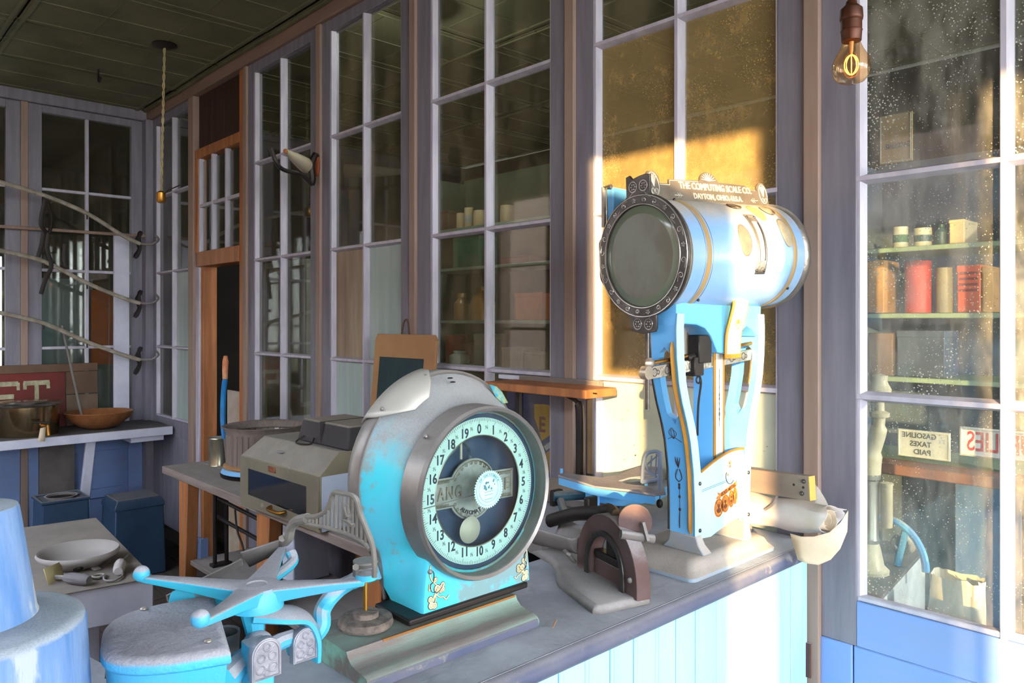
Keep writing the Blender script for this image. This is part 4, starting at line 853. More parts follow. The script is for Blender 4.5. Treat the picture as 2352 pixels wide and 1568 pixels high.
obj('side_column', MB().tube([pt(1487, 765, -0.875), pt(1487, 940, -0.875)], 0.004, 8), PEWTER, cs)
# drum
DN = V((-0.9225, 1.2166, 1.528)); DF = V((-0.872, 1.60, 1.546)); ax = (DF - DN).normalized()
du = V((0, 0, 1)) - ax * ax.z; du.normalize(); dx = du.cross(ax).normalized() * -1  # dx: to the viewer's right of the drum end
dx = ax.cross(du).normalized(); LD = (DF - DN).length
MD = Matrix(((dx.x, du.x, -ax.x, DN.x), (dx.y, du.y, -ax.y, DN.y), (dx.z, du.z, -ax.z, DN.z), (0, 0, 0, 1)))   # local z points to the near end; local x right, y up
def ring_d(mb, prof, n=56):      # profile: (radius, depth behind near face)
    S_ = [[MD @ V((r * math.cos(2 * math.pi * i / n), r * math.sin(2 * math.pi * i / n), -d)) for i in range(n)] for r, d in prof]
    return mb.loft(S_, False, False)
dm = obj('drum', ring_d(MB(), [(0.1135, 0.012), (0.1135, LD - 0.008), (0.104, LD), (0.001, LD + 0.002)]), DRUM, cs, ang=40)
BAND = mat('dull_gold_band', (170, 140, 88), 0.5, c2=(150, 130, 96), ns=8)
for d in (0.062, LD - 0.052): obj('gold_band', ring_d(MB(), [(0.1138, d - 0.0065), (0.1141, d - 0.006), (0.1141, d + 0.006), (0.1138, d + 0.0065)]), BAND, cs)
for d in (0.052, 0.073, LD - 0.062): obj('pin_stripe', ring_d(MB(), [(0.1139, d - 0.0006), (0.1140, d), (0.1139, d + 0.0006)]), SILVER, cs)
obj('end_rim', ring_d(MB(), [(0.1137, LD - 0.018), (0.1175, LD - 0.014), (0.1175, LD - 0.002), (0.110, LD + 0.003)]), SILVER, cs, ang=60)
obj('front_rim', ring_d(MB(), [(0.1137, 0.016), (0.1165, 0.012), (0.1165, 0.002), (0.112, 0.0)]), SILVER, cs, ang=60)
# pewter ornament ring
def PD(x, y, z=0.0): return MD @ V((x, y, z))
outer = circ(0, 0, 0.1215, 72)
orn = [(x, y) for x, y in circ(0, 0, 0.1215, 60, 112, 428 - 180 + 8)]
def tabs():
    p = circ(0, 0, 0.1215, 40, 76, -62); p = [q for q in p]
    p += [(0.034, -0.116), (0.034, -0.142), (0.030, -0.148), (0.012, -0.150), (0.0, -0.153), (-0.016, -0.150), (-0.030, -0.147), (-0.034, -0.142), (-0.033, -0.128), (-0.040, -0.118)]
    p += circ(0, 0, 0.1215, 40, 252, 110)[0:0]
    p += [(0.1215 * math.cos(R(a)), 0.1215 * math.sin(R(a))) for a in range(248, 107, -4)]
    p += [(-0.034, 0.120), (-0.034, 0.158), (-0.026, 0.160), (-0.018, 0.152), (0.0, 0.156), (0.018, 0.158), (0.028, 0.156), (0.028, 0.122)]
    return p
PT = tabs()
og = plate('ornament_ring', [PT, circ(0, 0, 0.1005, 60)], 0.006, PEWTER, cs, MD @ Matrix.Translation((0, 0, 0.004)), bev=0.0012)
q = MB()
q.tube([PD(0.1195 * math.cos(R(a)), 0.1195 * math.sin(R(a)), 0.0075) for a in range(0, 361, 6)], 0.0013, 5, cap=False)
q.tube([PD(0.1020 * math.cos(R(a)), 0.1020 * math.sin(R(a)), 0.0075) for a in range(0, 361, 6)], 0.0013, 5, cap=False)
obj('ornament_border', q, PEWHI, og)
q = MB(); rm = 0.1108
for i in range(24):
    a = R(i * 15 + 7.5); c_ = V((rm * math.cos(a), rm * math.sin(a), 0)); e1 = V((math.cos(a), math.sin(a), 0)); e2 = V((-e1.y, e1.x, 0)); sg = 1 if i % 2 else -1
    if i % 3 == 0:
        for k in range(5): t = R(k * 72); p = c_ + (e1 * math.cos(t) + e2 * math.sin(t)) * 0.0036; q.ball(PD(p.x, p.y, 0.0072), 0.0022, 5)
        q.ball(PD(c_.x, c_.y, 0.0075), 0.0018, 5)
    else:
        sp3 = []
        for k in range(16): t = k * 0.55; rr = 0.0062 * (1 - k / 18); p = c_ + (e1 * math.cos(t) * sg + e2 * math.sin(t)) * rr; sp3.append(PD(p.x, p.y, 0.0072))
        p = c_ + e2 * 0.014 * -1 + e1 * 0.004 * sg; q.tube([PD(p.x, p.y, 0.0070)] + sp3, 0.0012, 5)
for (cx, cy) in ((-0.015, 0.137), (0.013, 0.137), (-0.015, -0.134), (0.015, -0.134)):
    q.tube([PD(cx + 0.0105 * math.cos(R(a)), cy + 0.0105 * math.sin(R(a)), 0.0072) for a in range(0, 361, 20)], 0.0013, 5, cap=False)
    for k in range(6): q.ball(PD(cx + 0.0052 * math.cos(R(k * 60)), cy + 0.0052 * math.sin(R(k * 60)), 0.0072), 0.0023, 5)
    s_ = 1 if cy > 0 else -1
    q.tube([PD(cx * 1.0, cy - s_ * 0.0105, 0.0072), PD(cx * 1.6, cy - s_ * 0.018, 0.0072), PD(cx * 2.6, cy - s_ * 0.026, 0.0072)], 0.0013, 5)
o = obj('scroll_work', q, PEWHI, og); o['kind'] = 'stuff'
# bevelled glass end and the pale face behind it
FACE = mat('aged_chart_glass', (94, 100, 86), 0.35, c2=(78, 74, 58), ns=7, st=(1.2, 3.0, 1), amt=0.35, worn=((70, 70, 60), 0.74, 16), spec=0.6)
BEVG = mat('bevelled_edge_glass', (116, 130, 114), 0.12, c2=(98, 108, 90), ns=5, spec=0.8)
obj('bevel_glass', ring_d(MB(), [(0.1005, -0.003), (0.0995, -0.0035), (0.0835, -0.0065)]), BEVG, cs, ang=20)
obj('face_glass', ring_d(MB(), [(0.0835, -0.0065), (0.0001, -0.0065)]), FACE, cs, ang=20)
# drum fittings: labels, window, bolts on the side facing the room
def on_drum(d, deg, off=0.0):      # deg: 0 = towards the room (+x), 90 = up
    return MD @ V(((0.1138 + off) * math.cos(R(deg)), (0.1138 + off) * math.sin(R(deg)), -d))
def patch(name, d0, d1, a0, a1, m, shape=None, parent=None, off=0.0006, n=14, kk=10):
    rows = []
    for i in range(n + 1):
        u = -1 + 2 * i / n; row = []
        for k in range(kk + 1):
            v = -1 + 2 * k / kk
            uu, vv = (u, v)
            if shape == 'oval': uu, vv = u * math.sqrt(1 - v * v / 2), v * math.sqrt(1 - u * u / 2)
            row.append(on_drum((d0 + d1) / 2 + (d1 - d0) / 2 * vv, (a0 + a1) / 2 + (a1 - a0) / 2 * uu, off))
        rows.append(row)
    return obj(name, MB().sheet(rows), m, parent or dm, solid=0.0006)
OLDL = mat('browned_label', (150, 128, 106), 0.7, c2=(116, 100, 90), ns=25, worn=((214, 214, 214), 0.66, 40)); SILL = mat('torn_silver_label', (196, 182, 150), 0.5, c2=(120, 112, 100), ns=14)
TORN = mat('torn_paper_label', (150, 140, 122), 0.7, c2=(60, 52, 44), ns=30, amt=0.15)
WHL = mat('white_ghost_label', (226, 222, 212), 0.6)
patch('label_seal', 0.155, 0.192, -4, 30, OLDL, 'oval'); patch('label_seal', 0.245, 0.280, 36, 64, mat('gold_paper', (206, 176, 110), 0.6, c2=(180, 150, 90), ns=9), 'oval'); patch('label_seal', 0.298, 0.332, 6, 40, SILL, 'oval'); patch('label_seal', 0.268, 0.298, -22, 8, WHL, 'oval')
for d0, d1, a0, a1 in ((0.190, 0.230, 54, 67), (0.290, 0.326, 46, 64)):
    patch('torn_label', d0, d1, a0, a1, TORN, 'oval', off=0.002)
patch('window_plate', 0.205, 0.237, -22, 44, SILVER, off=0.0012); patch('window_slit', 0.214, 0.228, -8, 34, mat('cream_face', (226, 222, 206)), off=0.0024); obj('window_edge', MB().tube([on_drum(0.229, a, 0.0024) for a in range(-8, 36, 4)], 0.0016, 6), BLACK, dm)
for d, a in ((0.209, 40), (0.233, 40), (0.208, -18), (0.232, -18), (0.055, 72), (0.075, -52), (LD - 0.046, -40)): obj('bolt', MB().ball(on_drum(d, a, 0.001), 0.0032, 6), PEWTER, dm)
# name plate along the top
t0 = MD @ V((0.018, 0.108, -0.005)); NP = frame(t0, ax, (dx * -0.22 + du).normalized() * 1.0)
NPo = [(0.0, 0.0), (0.0, 0.052), (0.008, 0.060), (0.024, 0.060), (0.034, 0.050), (0.034, 0.036), (0.062, 0.036), (0.064, 0.046), (0.15, 0.048), (0.155, 0.048)] + [(0.185 + 0.026 * math.cos(R(a)), 0.049 + 0.020 * math.sin(R(a))) for a in range(170, 5, -15)] + [(0.215, 0.048), (0.305, 0.046), (0.308, 0.036), (0.345, 0.036), (0.346, 0.048), (0.356, 0.056), (0.368, 0.056), (0.376, 0.046), (0.376, 0.0)]
npl = plate('name_plate', [NPo], 0.005, mat('dull_name_plate', (112, 104, 94), 0.55, metal=0.3, c2=(92, 86, 78), ns=20, bump=0.3, bs=120), cs, NP, bev=0.001)
NN = NP @ Matrix.Translation((0, 0, 0.003)) @ Matrix.Diagonal((1, 1, 1, 1))
text('letters', 'THE COMPUTING SCALE CO.', 0.0205, COVERM, npl, NN @ Matrix.Translation((0.205, 0.0345, 0)), 0.0012, 0.0004, sx=0.86)
text('letters', 'DAYTON, OHIO.-U.S.A.', 0.0165, COVERM, npl, NN @ Matrix.Translation((0.205, 0.0135, 0)), 0.0012, 0.0004, sx=0.92)
q = MB()
for sg, x in ((1, 0.082), (-1, 0.325)):
    q.tube([NN @ V((x - sg * 0.012, 0.0135, 0)), NN @ V((x + sg * 0.012, 0.0135, 0))], 0.0009, 5)
    for k in (0.004, 0.010): q.tube([NN @ V((x + sg * (k - 0.006), 0.0185, 0)), NN @ V((x + sg * k, 0.0135, 0)), NN @ V((x + sg * (k - 0.006), 0.0085, 0))], 0.0007, 5)
for cx, cy, w, h in ((0.016, 0.034, 0.0145, 0.024), (0.361, 0.030, 0.0135, 0.022)):
    q.tube([NN @ V((cx + w * math.cos(R(a)), cy + h * math.sin(R(a)), 0)) for a in range(0, 361, 15)], 0.0011, 5, cap=False)
    for a in (50, 70, 90, 110, 130): q.tube([NN @ V((cx, cy - 0.006, 0)), NN @ V((cx + w * 0.85 * math.cos(R(a)), cy + h * 0.85 * math.sin(R(a)), 0))], 0.0010, 5)
    for sg in (-1, 1): q.ring(NN @ V((cx + sg * 0.005, cy - 0.014, 0)), 0.0045, 0.0009, 'x', 12, 4)
for a in range(10, 171, 20): q.tube([NN @ V((0.185, 0.050, 0)), NN @ V((0.185 + 0.022 * math.cos(R(a)), 0.050 + 0.017 * math.sin(R(a)), 0))], 0.0010, 5)
q.tube([NN @ V((x, y - 0.002, 0)) for x, y in NPo[5:9]] , 0.0008, 5)
o = obj('relief_work', q, COVERM, npl); o['kind'] = 'stuff'
# housing behind the drum and the catch on its left
hq = [at_q(1392, 420, 1.72), at_q(1445, 426, 1.72)]
obj('rear_housing', MB().box(-1.055, 1.26, 1.60, -1.035, 1.54, 1.685), DBLUE, cs, 0.004)
obj('housing_edge', MB().tube([(-1.056, 1.255, 1.60), (-1.056, 1.255, 1.685), (-1.036, 1.255, 1.685)], 0.005, 8), SILVER, cs)
obj('finial', MB().ball(PD(-0.012, 0.150, -0.03), 0.016, 8, (1.2, 1, 1)), SILVER, cs)
obj('side_catch', MB().tube(smooth([PD(-0.118, 0.045, -0.015), PD(-0.130, 0.035, -0.012), PD(-0.128, 0.0, -0.012), PD(-0.130, -0.035, -0.012), PD(-0.120, -0.05, -0.012)], 4), 0.008, 8), mat('brown_catch', (96, 76, 62), 0.6), cs)
# weighing platform reaching out behind the frame: a flat topped beam with a forked rear arm
PZ = 1.0
def pl_(pts, z): return [(at_z(x, y, z).x, at_z(x, y, z).y) for x, y in pts]
ptop = pl_([(1283, 1092), (1300, 1088), (1380, 1098), (1420, 1092), (1470, 1072), (1512, 1074), (1520, 1090), (1445, 1098), (1418, 1106), (1440, 1113), (1525, 1122), (1528, 1134), (1505, 1137), (1440, 1126), (1366, 1118), (1330, 1106)], PZ)
plate('platform_top', [ptop], 0.005, DUSTY, cs, Matrix.Translation((0, 0, PZ)), bev=0.001)
plate('platform_web', [pl_([(1283, 1094), (1366, 1118), (1505, 1138), (1500, 1134), (1366, 1110), (1290, 1090)], PZ)], 0.018, DBLUE, cs, Matrix.Translation((0, 0, PZ - 0.0115)))
obj('platform_post', MB().loft([[at_z(x, y, PZ - 0.004) + V((0, 0, dz)) for x, y in ((1344, 1110), (1365, 1118), (1378, 1118), (1378, 1106))] for dz in (-0.055, 0)]), DBLUE, cs, 0.002)
plate('platform_tray', [[(p.x, p.y) for p in smooth([V((*c, 0)) for c in pl_([(1378, 1135), (1430, 1142), (1500, 1132), (1530, 1118), (1528, 1105), (1440, 1112), (1378, 1118)], PZ - 0.03)], 4)]], 0.026, DBLUE, cs, Matrix.Translation((0, 0, PZ - 0.038)), bev=0.005)
obj('platform_foot', MB().lathe([(1e-5, 0), (0.022, 0), (0.022, 0.006), (0.018, 0.010), (0.020, 0.02), (0.018, 0.036), (1e-5, 0.036)], 18, Matrix.Translation((at_z(1440, 1170, 0.92).x, at_z(1440, 1170, 0.92).y, 0.9005))), IRONG, cs)
for x, y, z in ((1290, 1086, PZ), (1484, 1117, PZ), (1505, 1128, PZ - 0.01), (1486, 1133, PZ - 0.012)): obj('pin', MB().cyl(at_z(x, y, z), at_z(x, y, z) + V((0, 0, 0.012)), 0.0042, n=8), DBLUE, cs)
q = MB(); gp = [at_z(1473, 1108, PZ)]
GX = lambda x, y: at_y(x, y, at_z(1500, 1124, PZ).y)
q.tube(smooth([GX(1475, 1108), GX(1478, 1065), GX(1486, 1042), GX(1505, 1036), GX(1516, 1040)], 4), 0.0045, 8); q.tube([GX(1516, 1038), GX(1516, 1130)], 0.0055, 8); q.tube([GX(1475, 1106), GX(1516, 1100)], 0.0055, 8)
q.tube([GX(1480, 1080), GX(1508, 1096)], 0.0025, 6); q.tube(smooth([GX(1482, 1062), GX(1490, 1080), GX(1508, 1094)], 3), 0.0025, 6)
for a, b in (((1494, 1082), (1497, 1046)), ((1505, 1090), (1508, 1042)), ((1484, 1068), (1512, 1044))): q.tube([GX(*a), GX(*b)], 0.002, 6)
obj('end_guard', q, mat('grey_blue_guard', (128, 144, 168), 0.6, c2=(110, 124, 146)), cs)
for c_ in ((1357, 1158), (1278, 1142)): obj('ornate_cap', MB().box(*(at_z(c_[0], c_[1], 0.96) - V((0.008, 0.018, 0.02))), *(at_z(c_[0], c_[1], 0.96) + V((0.008, 0.018, 0.02)))), BLACK, cs, 0.004)
obj('rear_bracket', MB().tube(smooth([at_z(1270, 1140, 0.965), at_z(1330, 1136, 0.965), at_z(1366, 1134, 0.965)], 4), 0.013, 10).tube(smooth([at_z(1288, 1150, 0.96), at_z(1296, 1175, 0.945), at_z(1310, 1196, 0.93)], 4), 0.010, 10), mat('dark_teal_enamel', (34, 84, 104), 0.5, c2=(24, 60, 76), dust=0.8, dc=(130, 126, 120)), cs)
obj('pull_weight', MB().ball(at_z(1515, 1156, 0.955), 0.008, 8, (1, 1, 1.4)).cyl(at_z(1515, 1150, 0.96), at_z(1516, 1136, 0.985), 0.001, n=5), BLACK, cs)

# ------------------------------------------------------------------ arched plug cutter
pc = thing('plug_cutter', 'rusty arched iron plug cutter on a long dusty base between the two scales', 'cutter', (-0.90, 1.07, 0.90))
b0 = [(1360, 1409), (1378, 1411), (1492, 1386), (1494, 1372), (1478, 1355), (1445, 1330), (1300, 1270), (1215, 1252), (1208, 1262), (1262, 1295), (1275, 1310), (1278, 1338), (1285, 1350)]
base = pl_(b0, 0.9005)
m_ = [(at_z(1370, 1330, 0.9).x, at_z(1370, 1330, 0.9).y)]
def inset(pts, k):
    cx = sum(p[0] for p in pts) / len(pts); cy = sum(p[1] for p in pts) / len(pts); out = []; n = len(pts)
    for i, p in enumerate(pts):
        a = V((*pts[i - 1], 0)); b = V((*p, 0)); c = V((*pts[(i + 1) % n], 0)); e = (b - a).normalized() + (c - b).normalized(); nn = V((-e.y, e.x, 0)).normalized(); out.append((p[0] + nn.x * k, p[1] + nn.y * k))
    return out
ar_ = sum(base[i - 1][0] * base[i][1] - base[i][0] * base[i - 1][1] for i in range(len(base)))
sg_ = 1 if ar_ > 0 else -1
obj('base', MB().loft([[V((*p, 0.9005)) for p in base], [V((*p, 0.905)) for p in inset(base, sg_ * 0.001)], [V((*p, 0.912)) for p in inset(base, sg_ * 0.007)], [V((*p, 0.914)) for p in inset(base, sg_ * 0.010)]] if sg_ > 0 else [[V((*p, z)) for p in reversed(inset(base, sg_ * k))] for z, k in ((0.9005, 0), (0.905, 0.001), (0.912, 0.007), (0.914, 0.010))]), IRONG, pc, ang=40)
A0 = at_z(1325, 1302, 0.912); A1 = at_z(1460, 1378, 0.912); ad = (A1 - A0); ad.z = 0; AL = ad.length; ad.normalize()
an = V((-ad.y, ad.x, 0)); 
MA = frame(A0 + ad * AL / 2, ad, (0, 0, 1))
hw_ = AL / 2; ht = at_q(1395, 1185, (A0.dot(FW) + A1.dot(FW)) / 2).z - 0.912
def archl(w, top, n=20): return [(w, 0)] + [(w * math.cos(R(180 * i / n)), top - w * 1.05 + w * 1.05 * math.sin(R(180 * i / n))) for i in range(n + 1)] + [(-w, 0)]
plate('arch', [archl(hw_, ht), archl(hw_ * 0.56, ht * 0.70)], 0.030, RUST, pc, MA @ Matrix.Translation((0, 0, -0.016)), bev=0.002)
plate('arch_lip', [archl(hw_ * 0.66, ht * 0.765), archl(hw_ * 0.55, ht * 0.69)], 0.006, PEWTER, pc, MA @ Matrix.Translation((0, 0, 0.001)), bev=0.001)
obj('back_block', MB().box(-hw_ * 0.56, 0.0, -0.026, hw_ * 0.56, ht * 0.26, -0.012, MA), RUST, pc, 0.002)
obj('blade', MB().box(-hw_ * 0.5, ht * 0.27, -0.03, hw_ * 0.55, ht * 0.40, -0.008, MA), BLACK, pc, 0.003)
obj('blade_lug', MB().box(-hw_ * 0.12, ht * 0.38, -0.03, hw_ * 0.22, ht * 0.68, -0.01, MA), BLACK, pc, 0.004)
obj('bolt', MB().ball(MA @ V((hw_ * 0.83, ht * 0.24, 0.0)), 0.0052, 8), IRONG, pc)
obj('pivot', MB().cyl(MA @ V((hw_ * 0.62, ht * 0.86, 0.006)), MA @ V((hw_ * 0.78, ht * 0.76, -0.055)), 0.0082, n=12), IRONG, pc)
wc = MA @ V((hw_ * 0.55, ht * 1.0, -0.03))
wv = frame(wc, ad, (0, 0, 1)) @ Matrix.Rotation(R(62), 4, 'Y')
plate('cam_disc', [circ(0, 0, 0.030, 26)], 0.007, RUST, pc, wv, bev=0.001)
obj('side_link', MB().beam(MA @ V((hw_ * 0.70, ht * 1.0, -0.036)), MA @ V((hw_ * 0.85, ht * 0.76, -0.036)), 0.006, 0.008), IRONG, pc)
obj('lever', MB().tube(smooth([MA @ V((hw_ * 0.1, ht * 1.0, -0.02)), MA @ V((-hw_ * 0.4, ht * 0.98, -0.04)), at_q(1375, 1178, 1.52), at_q(1320, 1180, 1.60), at_q(1262, 1196, 1.68)], 5), [0.010] * 6 + [0.011] * 15, 10, flat=1.3), BLACK, pc)
# grey scoop lying behind it
sc2 = [at_z(1228, 1205, 0.95)]
rows = []
S0 = at_z(1245, 1205, 0.96); S1 = at_z(1345, 1240, 0.96); sd = (S1 - S0); sd.z = 0; SLn = sd.length; sd.normalize(); sn = V((-sd.y, sd.x, 0))
for i in range(13):
    t = i / 12; c_ = S0 + sd * (SLn * t); w = 0.05 * (1 - 0.25 * t); row = []
    for k in range(13):
        a = R(180 + 180 * k / 12); row.append(c_ + sn * (w * math.cos(a)) + V((0, 0, 0.009 + w * 1.0 * math.sin(a))))
    rows.append(row)
scp = thing('grain_scoop', 'dull grey metal scoop lying behind the plug cutter', 'scoop', (S0.x, S0.y, 0.919))
obj('bowl', MB().sheet(rows), IRONG, scp, solid=0.002, ang=60)
obj('end_plate', MB().add([r_ for r_ in rows[-1]] , [tuple(range(13))]), IRONG, scp, solid=0.002)
obj('handle', MB().tube(smooth([at_z(1296, 1262, 0.93), at_z(1305, 1272, 0.945), at_z(1315, 1285, 0.93), at_z(1320, 1288, 0.92)], 4), 0.004, 8), IRONG, scp)
obj('rest', MB().box(S0.x - 0.02, S0.y - 0.02, 0.90, S0.x + 0.02, S0.y + 0.02, 0.922), IRONG, scp)
# ------------------------------------------------------------------ things at the wall end of the counter
wbd = thing('wooden_rail', 'grey wooden rail with bolts and a bare yellow sawn end, over the paper roll', 'rail', (-0.85, 1.5, 1.0))
r0 = at_y(1690, 1098, 1.60); r1 = at_y(1858, 1122, 1.56)
WB = mat('grey_brown_board', (142, 128, 118), 0.7, c2=(126, 114, 106), ns=4, st=(0.6, 5, 5), bump=0.1)
xr = (r1 - r0).normalized(); yr = V((0, 0, 1)) - xr * xr.z; yr.normalize()
RM = frame(r0, xr, yr); RL = (r1 - r0).length
obj('board', MB().box(0, -0.026, -0.02, RL, 0.026, 0.0, RM), WB, wbd, 0.0015)
obj('sawn_end', MB().box(RL, -0.0255, -0.0195, RL + 0.0015, 0.0255, -0.0005, RM), mat('yellow_sawn_wood', (222, 178, 92), 0.6, c2=(206, 160, 80)), wbd)
for dx_, dy_ in ((0.012, 0.014), (0.018, -0.012)): obj('bolt', MB().ball(RM @ V((RL - dx_, dy_, 0.001)), 0.0048, 8), PEWTER, wbd)
for dx_, dy_ in ((0.014, 0.001), (0.038, 0.004)): obj('hole', MB().cyl(RM @ V((RL - dx_, dy_, -0.001)), RM @ V((RL - dx_, dy_, 0.0006)), 0.0028, n=10), BLACK, wbd)
obj('prop', MB().tube(smooth([RM @ V((RL * 0.55, -0.025, -0.01)), RM @ V((RL * 0.52, -0.045, 0.0)), RM @ V((RL * 0.42, -0.060, 0.004))], 4), 0.003, 6), IRONG, wbd)
obj('foot', MB().box(-0.93, 1.575, 0.90, -0.91, 1.61, r0.z - 0.02), WB, wbd)
pr = thing('paper_roll', 'crushed roll of old white paper lying by the post with its torn end out', 'paper', (-0.82, 1.60, 0.90))
random.seed(11)
e0 = at_y(1712, 1165, 1.63); e1 = at_y(1912, 1195, 1.585)
ra = (e1 - e0); rl = ra.length; ra.normalize(); ru = V((0, 0, 1)) - ra * ra.z; ru.normalize(); rv = ra.cross(ru)
secs_ = []
for i in range(15):
    t = i / 14; ry, rz = 0.030 + 0.004 * math.sin(t * 7), 0.036 - 0.006 * t + 0.003 * math.sin(t * 11 + 1); q = []
    for k in range(28):
        a = 2 * math.pi * k / 28; w = 1 + 0.05 * math.sin(5 * a + t * 5) + random.uniform(-0.018, 0.018)
        q.append(e0 + ra * (rl * t + (0.010 * math.sin(3 * a) if i == 14 else 0)) + rv * (ry * w * math.cos(a)) + ru * (rz * w * math.sin(a)))
    secs_.append(q)
obj('roll', MB().loft(secs_, True, False), PAPER, pr, ang=25, solid=0.0012)
for k, f_ in ((0, 0.70), (1, 0.45)):
    obj('inner_layer', MB().loft([[e0 + ra * (rl * t) + rv * (0.030 * f_ * math.cos(2 * math.pi * j / 18) * (1 + 0.1 * math.sin(j * 2 + k)) + 0.002) + ru * (0.030 * f_ * math.sin(2 * math.pi * j / 18)) for j in range(18)] for t in (0.6, 0.985 - 0.03 * k)], False, False), PAPERW, pr, solid=0.001)
fl0 = [at_y(1795, 1236, 1.57), at_y(1822, 1228, 1.57), at_y(1880, 1240, 1.565), at_y(1945, 1175, 1.58)]
flap = []
top_ = [(1815, 1225), (1840, 1232), (1870, 1232), (1905, 1222), (1930, 1200), (1948, 1172)]
bot_ = [(1832, 1285), (1850, 1293), (1880, 1297), (1908, 1285), (1930, 1260), (1946, 1220)]
for t in range(6):
    f_ = t / 5; flap.append([at_y(a[0] + (b[0] - a[0]) * f_, a[1] + (b[1] - a[1]) * f_, 1.548 + 0.0016 * k * k + 0.010 * math.sin(f_ * 2.6) * (1 - k / 6)) for k, (a, b) in enumerate(zip(top_, bot_))])
obj('torn_flap', MB().sheet(flap), PAPERW, pr, solid=0.001, ang=60)
obj('back_sheet', MB().sheet([[at_y(x, y, 1.655) for x, y in ((1865, 1105), (1880, 1120), (1895, 1145))], [at_y(x, y, 1.63) for x, y in ((1850, 1150), (1875, 1158), (1905, 1165))], [at_y(x, y, 1.61) for x, y in ((1840, 1170), (1880, 1180), (1945, 1170))]]), PAPER, pr, solid=0.001)
# flat cards and loose things on the counter behind the blue platform
tag(obj('metal_tray', MB().box(-1.60, 1.50, 0.902, -1.30, 1.66, 0.930), IRONG, None, 0.004), 'shallow dusty tray against the window under the wooden shelf', 'tray')
# ------------------------------------------------------------------ bare bulb
bu = thing('hanging_bulb', 'bulb with glowing filament and glow tinted glass hanging in a brown socket', 'lamp', (-0.542, 1.28, 1.93))
BLX, BLY = -0.542, 1.28
SOC = mat('brown_socket', (92, 50, 30), 0.4, c2=(60, 34, 24), ns=12, metal=0.4)
obj('socket', MB().lathe([(0.004, 1.936), (0.008, 1.932), (0.009, 1.927), (0.0175, 1.919), (0.0185, 1.905), (0.0175, 1.900), (0.0165, 1.899), (0.0165, 1.884), (0.0175, 1.883), (0.0165, 1.881), (0.0155, 1.866), (1e-5, 1.865)], 28, Matrix.Translation((BLX, BLY, 0))), SOC, bu)
obj('cord', MB().tube([(BLX, BLY, 1.935), (BLX, BLY, ZC)], 0.0022, 6), KRAFT, bu)
gb = bpy.data.materials.new('glow_tint_glass'); gb.use_nodes = True; nt = gb.node_tree; nt.nodes.remove(nt.nodes['Principled BSDF'])
a = nt.nodes.new('ShaderNodeBsdfTransparent'); a.inputs[0].default_value = (1, 0.80, 0.55, 1); b = nt.nodes.new('ShaderNodeBsdfGlossy'); b.inputs['Roughness'].default_value = 0.05; f_ = nt.nodes.new('ShaderNodeLayerWeight'); f_.inputs[0].default_value = 0.35; ms = nt.nodes.new('ShaderNodeMixShader')  # orange tint in the glass stands in for the bulb's glow
mu = nt.nodes.new('ShaderNodeMath'); mu.operation = 'MULTIPLY'; mu.inputs[1].default_value = 0.45; nt.links.new(f_.outputs['Facing'], mu.inputs[0])
nt.links.new(mu.outputs[0], ms.inputs[0]); nt.links.new(a.outputs[0], ms.inputs[1]); nt.links.new(b.outputs[0], ms.inputs[2]); nt.links.new(ms.outputs[0], nt.nodes['Material Output'].inputs[0])
obj('glass', MB().lathe([(0.0140, 1.868), (0.0145, 1.862), (0.0185, 1.852), (0.0255, 1.840), (0.0297, 1.828), (0.0300, 1.818), (0.0270, 1.807), (0.020, 1.799), (0.010, 1.7955), (1e-5, 1.795)], 32, Matrix.Translation((BLX, BLY, 0))), gb, bu, ang=80)
FIL = mat('filament', (255, 150, 60), emit=(255, 150, 50), es=14.0)
q = MB()
for k in range(4):
    a = R(20 + k * 47); c_, s_ = math.cos(a), math.sin(a)
    q.tube([V((BLX + c_ * 0.011 * math.sin(R(t)), BLY + s_ * 0.011 * math.sin(R(t)), 1.8265 - 0.0165 * math.cos(R(t)) * (1 if True else 1))) for t in range(0, 361, 15)], 0.00055, 5)
obj('filament', q, FIL, bu)
obj('stem', MB().lathe([(0.004, 1.865), (0.003, 1.850), (0.0015, 1.844), (1e-5, 1.843)], 12, Matrix.Translation((BLX, BLY, 0))), mat('milky_stem', (230, 190, 150), 0.2), bu)

# ------------------------------------------------------------------ blue washed stepped block in the near left corner
cb = thing('stepped_block', 'tall stepped round wooden block in worn blue paint, nearest the camera', 'block', (-0.955, 0.15, 0.9))
cx_, cy_ = -0.978, 0.127
obj('lower_drum', MB().lathe([(1e-5, 0.9005), (0.121, 0.9005), (0.121, 0.905), (0.112, 1.072), (0.109, 1.078), (0.100, 1.081), (0.066, 1.086), (1e-5, 1.086)], 48, Matrix.Translation((cx_, cy_, 0))), CONEB, cb, ang=50)
obj('upper_drum', MB().lathe([(1e-5, 1.08), (0.069, 1.08), (0.0645, 1.090), (0.0615, 1.11), (0.0485, 1.200), (0.047, 1.203), (0.040, 1.2045), (1e-5, 1.205)], 48, Matrix.Translation((cx_, cy_, 0))), CONEB, cb, ang=50)
for a_ in (-20,): obj('nail', MB().ball((cx_ + 0.0605 * math.cos(R(a_)), cy_ + 0.0605 * math.sin(R(a_)), 1.118), 0.0022, 6), SILVER, cb)

